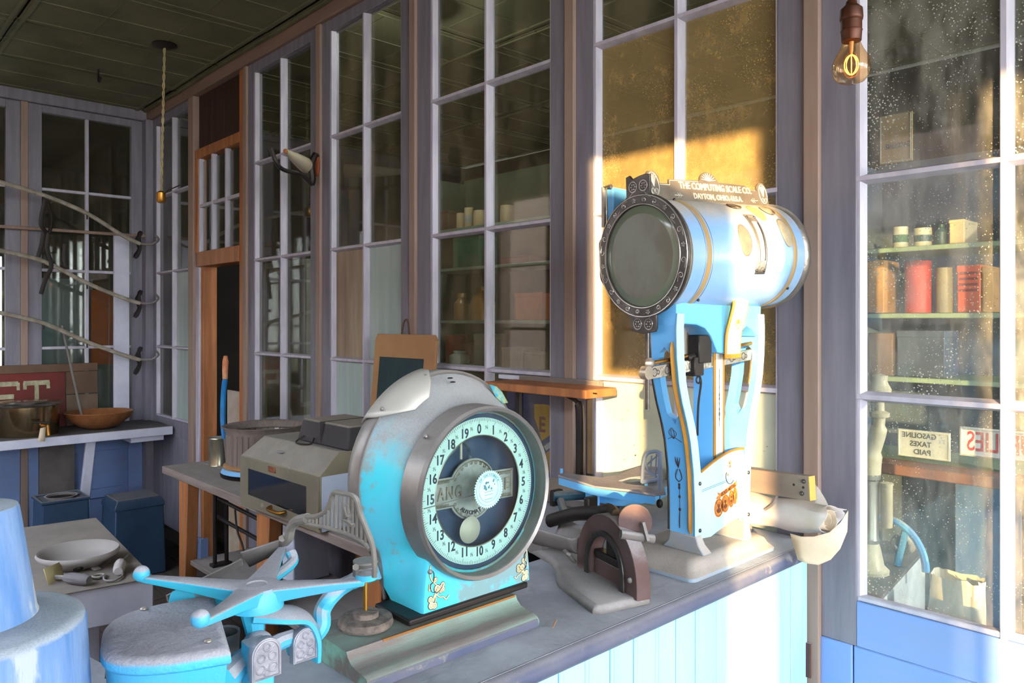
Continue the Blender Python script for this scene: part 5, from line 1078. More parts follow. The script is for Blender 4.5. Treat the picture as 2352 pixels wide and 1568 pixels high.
# ------------------------------------------------------------------ bench along the glazed wall
bn = thing('work_bench', 'long grey plank bench on rough wooden posts below the windows', 'bench', (-2.75, 1.42, 0))
BX0, BX1, BY0, BY1, BZ = -3.57, -1.66, 1.185, 1.685, 0.75
for i in range(3):
    y0 = BY0 + i * 0.1667
    b = MB().box(BX0 + (0.0, 0.006, -0.004)[i], y0 + 0.0015, BZ - 0.032, BX1, y0 + 0.165, BZ); obj('plank', b, WPLANK, bn, 0.003)
for x in (-3.40, -2.62, -1.9):
    obj('post', MB().loft([[V((x - 0.055, 1.22, z)), V((x + k_, 1.22, z)), V((x + k_, 1.27, z)), V((x - 0.055, 1.27, z))] for z, k_ in ((0.0, 0.0), (0.717, 0.05))]), PINE, bn, 0.003)
    obj('post', MB().box(x - 0.03, 1.62, 0, x + 0.03, 1.67, 0.717), PINE, bn, 0.003)
obj('lower_shelf', MB().box(-3.38, 1.24, 0.34, -1.75, 1.60, 0.36), WPLANK, bn, 0.003)
ir = thing('treadle', 'black iron treadle standing on the shelf under the bench', 'treadle', (-2.9, 1.3, 0.36))
for x in (-3.22, -2.72):
    q = MB()
    for y in (1.285, 1.335): obj('upright', MB().tube([(x, y, 0.362), (x, y, 0.70)], 0.009, 8), BLACK, ir)
    obj('foot', MB().box(x - 0.02, 1.27, 0.3602, x + 0.02, 1.35, 0.372), BLACK, ir)
    obj('head', MB().box(x - 0.012, 1.27, 0.695, x + 0.012, 1.35, 0.714), BLACK, ir)
for z in (0.56, 0.64): obj('rail', MB().tube([(-3.26, 1.31, z), (-2.68, 1.31, z - 0.02)], 0.008, 8), BLACK, ir)
obj('hook', MB().tube(smooth([V((-3.05, 1.30, 0.63)), V((-3.03, 1.30, 0.55)), V((-2.98, 1.30, 0.50)), V((-2.96, 1.30, 0.46))], 4), 0.004, 6), BLACK, ir)
tag(obj('cash_drawer', MB().box(-2.98, 1.42, 0.361, -2.78, 1.58, 0.58), WHITEP, None, 0.006), 'small white box under the bench behind the iron frame', 'box')
# sheet metal warming oven with a glass door
P0 = at_z(553, 1160, BZ); P1 = at_z(735, 1226, BZ); ox = (P1 - P0); ox.z = 0; OW = ox.length; ox.normalize(); oy = V((-ox.y, ox.x, 0)); OM = frame(P0, ox, oy)
OD = 0.30
ov = thing('sheet_metal_oven', 'dull olive sheet metal oven with a dark glass door on the bench', 'oven', (P0.x, P0.y, BZ))
OLV = mat('olive_sheet_metal', (132, 126, 108), 0.5, c2=(110, 106, 92), ns=5, metal=0.25, worn=((150, 140, 124), 0.64, 10), dust=0.9, dc=(140, 136, 130), d0=0.3, d1=0.8)
OZ = at_q(553, 1045, (P0.dot(FW))).z - BZ
obj('shell', MB().loft([[OM @ V((x, y, z)) for x, y, z in ((0, 0, 0), (OW, 0, 0), (OW, OD, 0), (0, OD, 0))], [OM @ V((x, y, z)) for x, y, z in ((0, 0, OZ), (OW, 0, OZ), (OW, OD, OZ), (0, OD, OZ))], [OM @ V((x, y, z)) for x, y, z in ((0.03, 0.075, OZ + 0.065), (OW - 0.01, 0.075, OZ + 0.065), (OW - 0.01, OD - 0.01, OZ + 0.065), (0.03, OD - 0.01, OZ + 0.065))]]), OLV, ov, 0.003)
dL, dR, dB, dT = OW * 0.115, OW * 0.86, OZ * 0.20, OZ * 0.79
FM = frame(P0, ox, (0, 0, 1))
plate('door', [[(0.004, 0.012), (OW - 0.004, 0.012), (OW - 0.004, OZ - 0.004), (0.004, OZ - 0.004)], [(dL, dB + 0.012), (dR, dB), (dR, dT - 0.005), (dL, dT)]], 0.004, OLV, ov, FM @ Matrix.Translation((0, 0, 0.002)), bev=0.0005)
obj('door_pane', MB().box(dL - 0.003, dB - 0.003, 0.0005, dR + 0.003, dT + 0.003, 0.0015, FM), mat('dark_door_glass', (18, 26, 34), 0.08, c2=(12, 18, 26), spec=0.8), ov)
obj('badge', MB().box(OW * 0.40, OZ * 0.84, 0.004, OW * 0.49, OZ * 0.95, 0.007, FM), mat('copper_badge', (176, 116, 80), 0.4, metal=0.6, c2=(130, 80, 56), ns=60), ov, 0.004)
obj('handle', MB().tube(smooth([FM @ V((OW * 0.44, 0.035, 0.004)), FM @ V((OW * 0.45, 0.032, 0.022)), FM @ V((OW * 0.53, 0.030, 0.024)), FM @ V((OW * 0.61, 0.032, 0.022)), FM @ V((OW * 0.62, 0.035, 0.004))], 4), 0.0055, 8), BRASS, ov)
sidem = mat('blue_white_side', (150, 170, 200), 0.5, c2=(170, 182, 206), ns=5)
obj('side_panel', MB().box(OW - 0.001, 0.006, 0.004, OW + 0.002, OD - 0.01, OZ - 0.004, OM), sidem, ov, 0.001)
obj('side_opening', MB().box(OW + 0.0015, OD * 0.5, OZ * 0.25, OW + 0.003, OD * 0.93, OZ * 0.72, OM), BLACK, ov)
obj('lid_tab', MB().ball(OM @ V((OW * 0.42, 0.035, OZ + 0.034)), 0.026, 8, (0.9, 0.6, 0.12)), IRONG, ov)
# black tin on top of the oven
zt = BZ + OZ + 0.0655
tn = thing('flat_tin', 'flat black dusty tin with a wire handle on top of the oven', 'tin', (OM @ V((OW * 0.75, 0.18, 0))).to_tuple()[:2] + (zt,))
TINB = mat('dusty_black_tin', (58, 56, 60), 0.55, c2=(40, 40, 44), ns=7, dust=0.95, dc=(142, 134, 126), d0=0.4, d1=0.8)
obj('body', MB().loft([[OM @ V((x, y, z + OZ + 0.0655)) for x, y, z in ((OW * 0.40, 0.10, 0), (OW * 1.02, 0.09, 0), (OW * 1.02, 0.29, 0), (OW * 0.40, 0.29, 0))], [OM @ V((x, y, z + OZ + 0.0655)) for x, y, z in ((OW * 0.43, 0.115, 0.075), (OW * 1.0, 0.105, 0.075), (OW * 1.0, 0.285, 0.075), (OW * 0.43, 0.285, 0.075))]]), TINB, tn, 0.006)
obj('seam', MB().box(OW * 0.70, 0.094, OZ + 0.07, OW * 0.706, 0.29, OZ + 0.143, OM), TINB, tn)
obj('wire_handle', MB().tube(smooth([OM @ V((OW * 0.5, 0.10, OZ + 0.085)), OM @ V((OW * 0.49, 0.07, OZ + 0.068)), OM @ V((OW * 0.58, 0.06, OZ + 0.067)), OM @ V((OW * 0.64, 0.08, OZ + 0.068)), OM @ V((OW * 0.63, 0.095, OZ + 0.085))], 4), 0.003, 6), BLACK, tn)
# churn, syrup tin, blue handled tool, card
jc = at_z(625, 1085, BZ); jc = V((-3.10, 1.45, BZ))
jr = thing('glass_churn', 'big cloudy ribbed glass jar on a blue ringed base behind the oven', 'jar', jc)
jr_ = 0.125
CLOUD = mat('cloudy_glass', (136, 124, 116), 0.25, c2=(116, 108, 104), ns=6, st=(8, 8, 0.3), spec=0.7)
JK = Matrix.Translation(jc) @ Matrix.Diagonal((1.30, 1.30, 0.60, 1)) @ Matrix.Translation(-jc)
prof = [(0.135, 0.0), (0.14, 0.012), (0.128, 0.045), (0.13, 0.06), (0.118, 0.085), (0.118, 0.30), (0.13, 0.335), (0.134, 0.345), (0.128, 0.349), (0.118, 0.335), (0.108, 0.30)]
q = MB().lathe(prof[4:], 40, JK @ Matrix.Translation(jc))
for k in range(36):
    t = 2 * math.pi * k / 36; q.tube([JK @ (jc + V((0.118 * math.cos(t), 0.118 * math.sin(t), 0.09))), JK @ (jc + V((0.118 * math.cos(t), 0.118 * math.sin(t), 0.295)))], 0.0035, 5)
obj('glass', q, CLOUD, jr, ang=60)
obj('base', MB().lathe([(1e-5, 0.0005), (0.135, 0.0005), (0.138, 0.018), (0.128, 0.024)], 32, JK @ Matrix.Translation(jc)), BLACK, jr)
obj('blue_ring', MB().lathe([(0.128, 0.024), (0.136, 0.03), (0.128, 0.056), (0.122, 0.060)], 32, JK @ Matrix.Translation(jc)), DBLUE, jr)
obj('brown_ring', MB().lathe([(0.122, 0.060), (0.128, 0.066), (0.128, 0.078), (0.118, 0.086)], 32, JK @ Matrix.Translation(jc)), KRAFT, jr)
tc_ = at_z(494, 1068, BZ) + V((0.0, 0.02, 0))
tag_ = thing('syrup_tin', 'small round bright tin at the end of the bench by the doorway', 'tin', tc_)
obj('side', MB().lathe([(1e-5, 0.0005), (0.048, 0.0005), (0.0465, 0.004), (0.0465, 0.118), (0.048, 0.121), (0.047, 0.124)], 28, Matrix.Translation(tc_)), mat('bright_tin', (176, 172, 150), 0.25, metal=0.8, c2=(140, 134, 116), ns=8), tag_)
obj('lid', MB().lathe([(0.047, 0.124), (0.042, 0.122), (0.040, 0.119), (1e-5, 0.119)], 28, Matrix.Translation(tc_)), IRONG, tag_)
hz = 1.36
ha = smooth([at_y(516, 1008, hz), at_y(512, 965, hz), at_y(513, 910, hz), at_y(517, 870, hz)], 5)
tl = thing('blue_handled_tool', 'slim curved blue painted handle with a brown tip leaning in the doorway', 'tool', ha[0])
obj('handle', MB().tube(ha, [0.009] + [0.0115] * (len(ha) - 2) + [0.010], 10), mat('chipped_blue', (30, 130, 196), 0.45, c2=(24, 100, 160), ns=9, worn=((20, 34, 50), 0.6, 30)), tl)
obj('tip', MB().tube([at_y(517, 870, hz), at_y(517, 850, hz), at_y(518, 830, hz), at_y(518, 817, hz)], [0.011, 0.012, 0.013, 0.008], 10), mat('rust_orange', (180, 100, 56), 0.5, c2=(200, 170, 130), ns=20), tl)
obj('shank', MB().tube([at_y(516, 1008, hz), at_y(520, 1045, hz), V((at_y(524, 1060, hz).x, hz, BZ + 0.001))], 0.006, 8), IRONG, tl)
cdm = at_y(525, 985, 1.78)
tag(obj('cardboard_sheet', MB().box(at_y(524, 980, 1.74).x, 1.735, 0.0, at_y(560, 980, 1.74).x + 0.03, 1.745, at_y(530, 896, 1.74).z), mat('stained_card', (150, 130, 108), 0.8, c2=(176, 168, 158), ns=4), None), 'stained cardboard sheet standing behind the doorway', 'cardboard')
# framed slate leaning on the window post
sl0 = thing('framed_slate', 'brown wood framed dark green slate leaning on the window post', 'slate', (-2.36, 1.63, BZ))
q0 = at_y(867, 768, 1.655); q1 = at_y(1003, 768, 1.655)
SLm = frame((q0.x, 1.60, BZ + 0.001), (1, 0, 0), V((0, 0.055, q0.z - BZ)).normalized()); SW = q1.x - q0.x; SH = V((0, 0.055, q0.z - BZ)).length
plate('frame', [[(0, 0), (SW, 0), (SW + 0.006, SH - 0.02), (SW - 0.012, SH), (0.012, SH), (0.0, SH - 0.02)], [(0.03, 0.04), (SW - 0.055, 0.04), (SW - 0.055, SH - 0.085), (0.03, SH - 0.085)]], 0.014, KRAFT, sl0, SLm, bev=0.002)
obj('slate_board', MB().box(0.025, 0.03, -0.004, SW - 0.05, SH - 0.08, 0.002, SLm), mat('green_slate', (30, 62, 60), 0.3, c2=(22, 46, 60), ns=5, st=(6, 1, 1), worn=((88, 92, 70), 0.66, 7)), sl0)
obj('hanging_loop', MB().tube(smooth([SLm @ V((SW * 0.43, SH - 0.01, 0)), SLm @ V((SW * 0.45, SH + 0.045, 0)), SLm @ V((SW * 0.51, SH + 0.055, 0)), SLm @ V((SW * 0.56, SH - 0.0, 0))], 4), 0.0035, 6), mat('leather_loop', (92, 70, 54), 0.7), sl0)
# wooden shelf on a black iron stand, loose board on the wall behind
sh = thing('iron_stand_shelf', 'orange brown wooden shelf on a black iron leg behind the dial scale', 'shelf', (-1.5, 1.58, 0.9))
s0, s1 = at_y(1135, 886, 1.57), at_y(1368, 897, 1.57); SHT = (s1.z + s0.z) / 2
obj('shelf_board', MB().box(s0.x, 1.53, SHT - 0.014, s1.x, 1.66, SHT + 0.010), PINE, sh, 0.003)
lx = at_y(1332, 1000, 1.57).x
obj('leg', MB().tube(smooth([V((lx - 0.045, 1.57, SHT - 0.016)), V((lx - 0.01, 1.57, SHT - 0.03)), V((lx, 1.57, SHT - 0.07)), V((lx, 1.57, 0.9302))], 5), [0.006] * 6 + [0.012] * 10, 8), BLACK, sh)
obj('leg', MB().tube([(lx + 0.035, 1.57, SHT - 0.016), (lx + 0.035, 1.57, 0.9302)], 0.010, 8), BLACK, sh)
obj('leg', MB().tube([(s0.x + 0.06, 1.62, SHT - 0.014), (s0.x + 0.06, 1.62, BZ + 0.001)], 0.012, 8), BLACK, sh)
obj('nail', MB().tube([(s1.x, 1.56, SHT), (s1.x + 0.012, 1.56, SHT)], 0.002, 5), BLACK, sh)
a0, a1 = at_y(1196, 868, 1.672), at_y(1378, 878, 1.672)
wr_ = thing('wall_rail', 'thin grey board fixed across the window post above the shelf', 'rail', (a0.x, 1.68, a0.z))
obj('board', MB().box(a0.x, 1.664, a0.z - 0.012, a1.x, 1.687, a0.z + 0.009), WPLANK, wr_, 0.002)
obj('bare_end', MB().box(a0.x - 0.10, 1.666, a0.z - 0.006, a0.x - 0.001, 1.686, a0.z + 0.008), WHITEP, wr_, 0.002)
# iron bracket with a pale horn on the tan strip between windows 2 and 3
hb0 = V((ST[1] + 0.01, YW - 0.013, 2.09))
hn = thing('horn_bracket', 'black iron bracket with a pale cone horn on the window strip', 'bracket', hb0)
obj('back_plate', MB().ball(hb0 + V((0, -0.008, 0)), 0.032, 8, (0.7, 0.35, 1.5)), mat('rusty_orange_plate', (150, 72, 36), 0.6), hn)
obj('stem', MB().tube(smooth([hb0 + V((0, -0.012, 0.05)), hb0 + V((0.0, -0.035, 0.0)), hb0 + V((0.0, -0.03, -0.06)), hb0 + V((0, -0.035, -0.085))], 4), 0.016, 8), BLACK, hn)
cn0 = hb0 + V((-0.02, -0.05, -0.002)); cn1 = at_y(656, 347, 1.42)
obj('cone', MB().tube([cn0, cn0.lerp(cn1, 0.5), cn1], [0.034, 0.024, 0.009], 16), CREAM, hn); obj('cone_tip', MB().ball(cn1, 0.010, 6), PINE, hn)
hk = smooth([hb0 + V((0, -0.035, -0.085)), at_y(690, 400, 1.50), at_y(652, 390, 1.42), at_y(634, 372, 1.38), at_y(622, 340, 1.36)], 5)
obj('curved_rod', MB().tube(hk, 0.009, 8), BLACK, hn)
# pull cord from the ceiling rose
rc = V((-3.98, 1.335, ZC))
pcd = thing('pull_cord', 'dark ceiling rose with a long thin twisted cord and empty socket', 'lamp cord', rc)
obj('rose', MB().lathe([(1e-5, -0.003), (0.058, -0.004), (0.060, -0.012), (0.03, -0.022), (1e-5, -0.024)], 24, Matrix.Translation(rc)), BLACK, pcd)
ce_ = at_q(370, 452, 3.82)
q = MB(); n_ = 60
for ph in (0, math.pi):
    q.tube([rc.lerp(ce_, i / n_) + V((0.004 * math.cos(i * 0.9 + ph), 0.004 * math.sin(i * 0.9 + ph), -0.02 * (1 - i / n_))) for i in range(n_ + 1)], 0.0035, 5)
obj('cord', q, mat('old_cord', (176, 160, 120), 0.8), pcd)
obj('socket', MB().lathe([(0.008, 0.03), (0.022, 0.02), (0.022, -0.02), (0.016, -0.03), (1e-5, -0.03)], 14, Matrix.Translation(ce_)), BRASS, pcd); obj('arm', MB().tube([ce_, ce_ + V((0.04, 0.02, 0.03)), ce_ + V((0.12, 0.05, 0.05))], 0.003, 5), BLACK, pcd)
tag(obj('ceiling_bar', MB().beam((-3.28, 1.06, ZC - 0.012), (-3.02, 1.10, ZC - 0.012), 0.035, 0.016), BLACK), 'short black bar fixed flat on the tin ceiling', 'bar')
tag(obj('ceiling_hook', MB().tube(smooth([V((-4.62, 1.20, ZC - 0.004)), V((-4.62, 1.20, ZC - 0.06)), V((-4.60, 1.20, ZC - 0.08)), V((-4.575, 1.20, ZC - 0.06))], 4), 0.006, 6), BLACK), 'small dark hook in the tin ceiling near the corner', 'hook')

# ------------------------------------------------------------------ far end: shelf, pot, bowl, red sign, drying rods, tins
es = thing('end_shelf', 'white edged shelf along the far wall on slanted white braces', 'shelf', (-5.1, 0.6, 0))
obj('top', MB().box(-5.355, -0.6, 0.705, -4.895, 1.682, 0.75), mat('grey_shelf_top', (96, 96, 96), 0.7, c2=(80, 80, 82)), es, 0.003)
obj('edge', MB().box(-4.894, -0.6, 0.70, -4.872, 1.684, 0.751), WHITEP, es, 0.003)
obj('edge_end', MB().box(-5.10, 1.45, 0.668, -4.90, 1.64, 0.699), WHITEP, es, 0.003)
for y in (1.22, -0.1): obj('brace', MB().beam((-5.0, y, 0.30), (-4.93, y + 0.02, 0.70), 0.05, 0.03), WHITEP, es, 0.003); obj('brace_back', MB().box(-5.355, y - 0.16, 0.15, -5.33, y + 0.03, 0.70), IRONG, es)
kx = at_z(75, 985, 0.75); KC = V((-5.085, 0.955, 0.7512))
kt = thing('brass_boiler', 'shiny round lidded boiler with a tap on the far shelf', 'boiler', KC)
obj('pot', MB().lathe([(1e-5, 0), (0.150, 0), (0.155, 0.01), (0.155, 0.165), (0.160, 0.17)], 36, Matrix.Translation(KC)), mat('tarnished_nickel', (170, 150, 116), 0.18, metal=0.95, c2=(130, 110, 84), ns=4), kt)
obj('lid', MB().lathe([(0.175, 0.170), (0.178, 0.178), (0.165, 0.188), (0.06, 0.196), (1e-5, 0.198)], 36, Matrix.Translation(KC)), mat('worn_nickel_lid', (186, 184, 176), 0.2, metal=0.95), kt)
tp0 = KC + V((0.150, 0.045, 0.06))
obj('tap', MB().tube([tp0, tp0 + V((0.05, 0.012, 0)), tp0 + V((0.06, 0.014, -0.05))], 0.012, 8), BRASS, kt); obj('tap_lever', MB().tube([tp0 + V((0.045, 0.012, 0.02)), tp0 + V((0.04, -0.06, 0.03))], 0.006, 6), BLACK, kt)
obj('paper_tag', MB().add([tp0 + V((0.066, 0.0, 0.0)), tp0 + V((0.07, -0.028, -0.005)), tp0 + V((0.08, -0.042, -0.075)), tp0 + V((0.08, -0.008, -0.078))], [(0, 1, 2, 3)]), PAPERW, kt, solid=0.001)
BC = V((-5.08, 1.325, 0.751))
bw = thing('wooden_bowl', 'wide shallow brown wooden bowl with a stick, on the far shelf', 'bowl', BC)
obj('bowl', MB().lathe([(1e-5, 0), (0.06, 0.0), (0.11, 0.018), (0.165, 0.06), (0.188, 0.10), (0.185, 0.104), (0.178, 0.10), (0.15, 0.062), (0.09, 0.026), (1e-5, 0.016)], 36, Matrix.Translation(BC)), mat('turned_brown_wood', (150, 98, 60), 0.45, c2=(120, 76, 46), ns=6, st=(0.5, 3, 3)), bw, ang=60)
obj('stick', MB().cyl(BC + V((0.02, -0.09, 0.03)), BC + V((-0.20, -0.155, 0.62)), 0.007, n=8), IRONG, bw)
sg0 = V((-5.345, 0.80, 0.752))
rs = thing('red_sign', 'dark red signboard with worn white capitals, behind the boiler', 'sign', (-5.34, 0.8, 0.752))
SGM = frame((-5.31, 0.76, 0.7525), (0, 1, 0), V((-0.06, 0, 1)).normalized())
REDB = mat('dark_red_paint', (112, 30, 24), 0.6, c2=(80, 24, 20), ns=4, worn=((60, 40, 34), 0.64, 8))
obj('board', MB().box(0.0, 0, -0.012, 0.44, 0.335, 0.0, SGM), REDB, rs, 0.002)
obj('top_rail', MB().box(-0.02, 0.335, -0.012, 0.62, 0.385, 0.006, SGM), mat('brown_board', (104, 80, 62), 0.7), rs, 0.002)
obj('side_board', MB().box(0.445, 0.0, -0.014, 0.62, 0.190, -0.002, SGM), mat('brown_board_2', (110, 92, 76), 0.7), rs, 0.002); obj('side_board', MB().box(0.445, 0.195, -0.014, 0.62, 0.334, -0.002, SGM), mat('brown_board', (104, 80, 62)), rs, 0.002)
LTR = mat('worn_white_letter', (178, 176, 146), 0.6, c2=(130, 128, 100), ns=30)
def slab(u, v, w, h): return MB().box(u - w / 2, v - h / 2, 0.0005, u + w / 2, v + h / 2, 0.003, SGM)
q = slab(0.285, 0.275, 0.135, 0.028)
for a in ((0.224, 0.258, 0.018, 0.04), (0.346, 0.258, 0.018, 0.04), (0.285, 0.19, 0.022, 0.15), (0.285, 0.115, 0.05, 0.018)): t_ = slab(*a); q.add(t_.v, t_.f)
obj('letter_t', q, LTR, rs)
q = slab(0.130, 0.275, 0.12, 0.028)
for a in ((0.190, 0.258, 0.016, 0.045), (0.082, 0.19, 0.018, 0.16), (0.125, 0.200, 0.085, 0.028), (0.13, 0.118, 0.12, 0.02)): t_ = slab(*a); q.add(t_.v, t_.f)
obj('letter_e', q, LTR, rs)
q = slab(0.02, 0.275, 0.05, 0.028)
obj('letter_edge', q, LTR, rs)
# swing-out drying rods on the corner post
RODM = mat('dirty_white_rod', (166, 160, 146), 0.6, c2=(120, 114, 104), ns=20, st=(1, 1, 1))
rk = thing('drying_rack', 'three dirty white swing-out rods on a white corner post', 'rack', (-5.28, 1.52, 0.75))
obj('post', MB().box(-5.345, 1.475, 0.752, -5.315, 1.565, 1.95), WHITEP, rk, 0.003)
for L_ in ([(-60, 398), (0, 418), (100, 448), (200, 490), (280, 540), (322, 560)], [(-60, 558), (0, 575), (100, 600), (200, 650), (285, 685), (322, 696)], [(-60, 700), (0, 718), (100, 742), (200, 785), (280, 814), (322, 826)]):
    pts = []
    for i, (x, y) in enumerate(L_):
        pts.append(at_q(x, y, 4.15 + 0.68 * (x + 60) / 405))
    obj('rod', MB().tube(smooth(pts, 4), 0.0125, 8), RODM, rk)
    e = pts[-1]
    obj('hinge', MB().tube(smooth([e + V((-0.01, 0.01, 0.08)), e + V((-0.01, -0.01, 0.03)), e + V((-0.01, 0.0, -0.03)), e + V((-0.01, -0.03, -0.09))], 3), [0.010, 0.016, 0.012, 0.018, 0.018, 0.016, 0.012, 0.014, 0.016, 0.010], 6), BLACK, rk)
    obj('end_hook', MB().tube(smooth([e, e + V((0.02, 0.06, 0.0)), e + V((0.03, 0.10, 0.03)), e + V((0.03, 0.08, 0.06))], 4), 0.007, 6), IRONG, rk)
    for x_, t_ in ((100, 2), (200, 3)):
        c_ = pts[t_]; obj('peg', MB().tube([c_ + V((0, 0, 0.012)), c_ - V((0, 0, 0.035))], 0.005, 6), BLACK, rk)
tag(obj('cross_rod', MB().tube([at_x(-40, 517, -5.30), at_x(345, 543, -5.30)], 0.010, 8), TAN), 'thin level tan rod fixed across the far window', 'rod')
hs = thing('harness_strap', 'dark leather harness straps hanging from the drying rods', 'strap', at_q(100, 470, 4.42))
S_ = [[(104, 458), (95, 500), (96, 520), (112, 535), (118, 500), (108, 462)], [(100, 530), (96, 560), (88, 590)], [(112, 535), (108, 570), (118, 610), (105, 640), (94, 675)], [(150, 560), (148, 590), (152, 612)]]
for L_ in S_: obj('strap', MB().tube(smooth([at_q(x, y, 4.40) for x, y in L_], 4), 0.013, 6, flat=0.5), mat('black_leather', (30, 24, 22), 0.6), hs)
# tins on the floor
BTIN = mat('dark_blue_tin', (48, 74, 100), 0.5, c2=(38, 58, 84), ns=5, dust=0.7, dc=(110, 108, 108), metal=0.2)
def tin_can(cx, cy, w, d, h, name, label, group, openit):
    t = thing(name, label, 'tin', (cx, cy, 0.0), group)
    lo = [V((cx - w / 2, cy - d / 2, 0.001)), V((cx + w / 2, cy - d / 2, 0.001)), V((cx + w / 2, cy + d / 2, 0.001)), V((cx - w / 2, cy + d / 2, 0.001))]
    k = 0.92
    hi = [V((cx + (p.x - cx) * k, cy + (p.y - cy) * k, h)) for p in lo]
    obj('body', MB().loft([lo, hi], True, not openit), BTIN, t, 0.006)
    if openit:
        obj('rim', MB().tube(hi + [hi[0]], 0.010, 6), BTIN, t); obj('neck', MB().lathe([(w * 0.30, -0.02), (w * 0.30, 0.012), (w * 0.34, 0.012)], 20, Matrix.Translation((cx, cy, h))), IRONG, t)
        obj('top', MB().box(hi[0].x, hi[0].y, h - 0.004, hi[2].x, hi[2].y, h), BTIN, t); obj('mouth', MB().lathe([(1e-5, 0.001), (w * 0.29, 0.001)], 20, Matrix.Translation((cx, cy, h))), BLACK, t)
    else:
        obj('lid', MB().loft([[V((cx + (p.x - cx) * a, cy + (p.y - cy) * a, z)) for p in lo] for a, z in ((0.95, h - 0.005), (0.95, h + 0.015), (0.80, h + 0.05))]), BTIN, t, 0.004)
    return t
tin_can(-4.76, 1.05, 0.24, 0.24, 0.43, 'square_tin', 'tall dark blue square tin with a round open neck under the shelf', None, True)
tin_can(-4.56, 1.36, 0.27, 0.27, 0.38, 'flour_tin', 'squat dark blue tin with a lid on the floor near the corner', None, False)
# ------------------------------------------------------------------ low white table
lt = thing('low_white_table', 'low chalky white topped table with rounded dusty slab, left behind the counter', 'table', (-2.95, 0.72, 0))
Z_ = 0.62
lpts = [at_z(372, 1300, Z_), at_z(222, 1190, Z_), at_z(60, 1205, Z_), at_z(20, 1372, Z_)]
lpts = [V((-2.44, 0.79, Z_)), V((-3.34, 0.86, Z_)), V((-3.40, 0.36, Z_)), V((-2.50, 0.30, Z_))]
obj('top', MB().loft([[p - V((0, 0, 0.004)) for p in lpts][::-1], lpts[::-1]]), mat('dusty_table_top', (136, 128, 122), 0.9, c2=(118, 110, 106), ns=6, bump=0.3), lt, 0.012)
obj('apron', MB().loft([[V((p.x * 1.0 + (0.01 if p.x < -3 else -0.01), p.y, z)) for p in lpts][::-1] for z in (0.50, 0.6155)]), WHITEP, lt, 0.004)
for p in lpts: c_ = V((-2.92, 0.58, 0)); d_ = (V((p.x, p.y, 0)) - c_) * 0.86 + c_; obj('leg', MB().box(d_.x - 0.03, d_.y - 0.03, 0, d_.x + 0.03, d_.y + 0.03, 0.5), WHITEP, lt, 0.003)
oc = at_z(180, 1275, Z_ + 0.03)
om = thing('oval_pan', 'oval grey white pan with a thick rim on the low white table', 'pan', (oc.x, oc.y, Z_))
ux = (at_z(262, 1243, Z_) - at_z(100, 1280, Z_)); ua = ux.length / 2; OA = Matrix.Translation((oc.x, oc.y, Z_ + 0.001)) @ Matrix.Rotation(math.atan2(ux.y, ux.x), 4, 'Z') @ Matrix.Diagonal((ua / 0.15, 0.80, 1, 1))
obj('pan', MB().lathe([(1e-5, 0.002), (0.10, 0.002), (0.13, 0.022), (0.148, 0.030), (0.155, 0.040), (0.150, 0.048), (0.138, 0.044), (0.12, 0.026), (0.09, 0.012), (1e-5, 0.010)], 40, OA), mat('grey_white_enamel', (170, 166, 164), 0.4, c2=(150, 146, 146), ns=5, dust=0.5, dc=(140, 134, 130)), om, ang=60)
def handle_(n, lab, a, b, r_, m, cat='tool'):
    a = V(a); b = V(b); t = thing(n, lab, cat, (a.x, a.y, Z_))
    d = b - a; obj('grip', MB().tube([a, a + d * 0.15, a + d * 0.75, b], [r_ * 0.7, r_, r_, r_ * 0.7], 10), m, t); return t
LG = mat('grey_wood_grip', (120, 118, 122), 0.7, c2=(96, 94, 98))
h1 = handle_('knife_handle', 'thick grey wooden tool handle lying at the table edge', at_z(205, 1332, Z_ + 0.018), at_z(150, 1326, Z_ + 0.018), 0.017, LG)
obj('tang', MB().tube([at_z(150, 1326, Z_ + 0.018), at_z(120, 1325, Z_ + 0.01)], 0.007, 6), IRONG, h1)
h2 = handle_('bottle_stopper', 'short pale glass stopper shaped handle standing near the pan', at_z(272, 1312, Z_ + 0.015), at_z(277, 1290, Z_ + 0.02), 0.017, mat('pale_glass', (190, 186, 186), 0.3))
obj('blade', MB().tube([at_z(277, 1290, Z_ + 0.02), at_z(296, 1272, Z_ + 0.01)], 0.003, 5), IRONG, h2)
rg = thing('wire_ring', 'bent wire with a small ring on the low white table', 'wire', at_z(232, 1322, Z_))
rc_ = at_z(226, 1323, Z_ + 0.006); obj('ring', MB().ring(rc_, 0.016, 0.005, 'z', 16, 6), SILVER, rg)
obj('wire', MB().tube(smooth([rc_ + V((0.0, 0.016, 0)), at_z(240, 1332, Z_ + 0.006), at_z(262, 1333, Z_ + 0.006), at_z(280, 1322, Z_ + 0.006), at_z(282, 1312, Z_ + 0.006)], 4), 0.0035, 6), IRONG, rg)
tag(obj('yellowed_card', MB().add([at_z(100, 1306, Z_ + 0.045), at_z(138, 1290, Z_ + 0.045), at_z(147, 1326, Z_ + 0.002), at_z(112, 1343, Z_ + 0.002)], [(0, 1, 2, 3)]), mat('yellow_card', (176, 164, 120), 0.7), solid=0.003), 'yellowed card propped beside the blue stepped block', 'card')
tag(obj('small_card', MB().add([at_z(194, 1294, Z_ + 0.008), at_z(208, 1288, Z_ + 0.008), at_z(234, 1306, Z_ + 0.003), at_z(216, 1310, Z_ + 0.003)], [(0, 1, 2, 3)]), mat('grey_card', (156, 150, 144), 0.7), solid=0.002), 'small grey card beside the oval pan', 'card')
tag(obj('black_lump', MB().ball(at_z(178, 1300, Z_ + 0.016), 0.022, 8, (1.4, 0.8, 0.7)), BLACK), 'black lump under the near edge of the oval pan', 'lump')

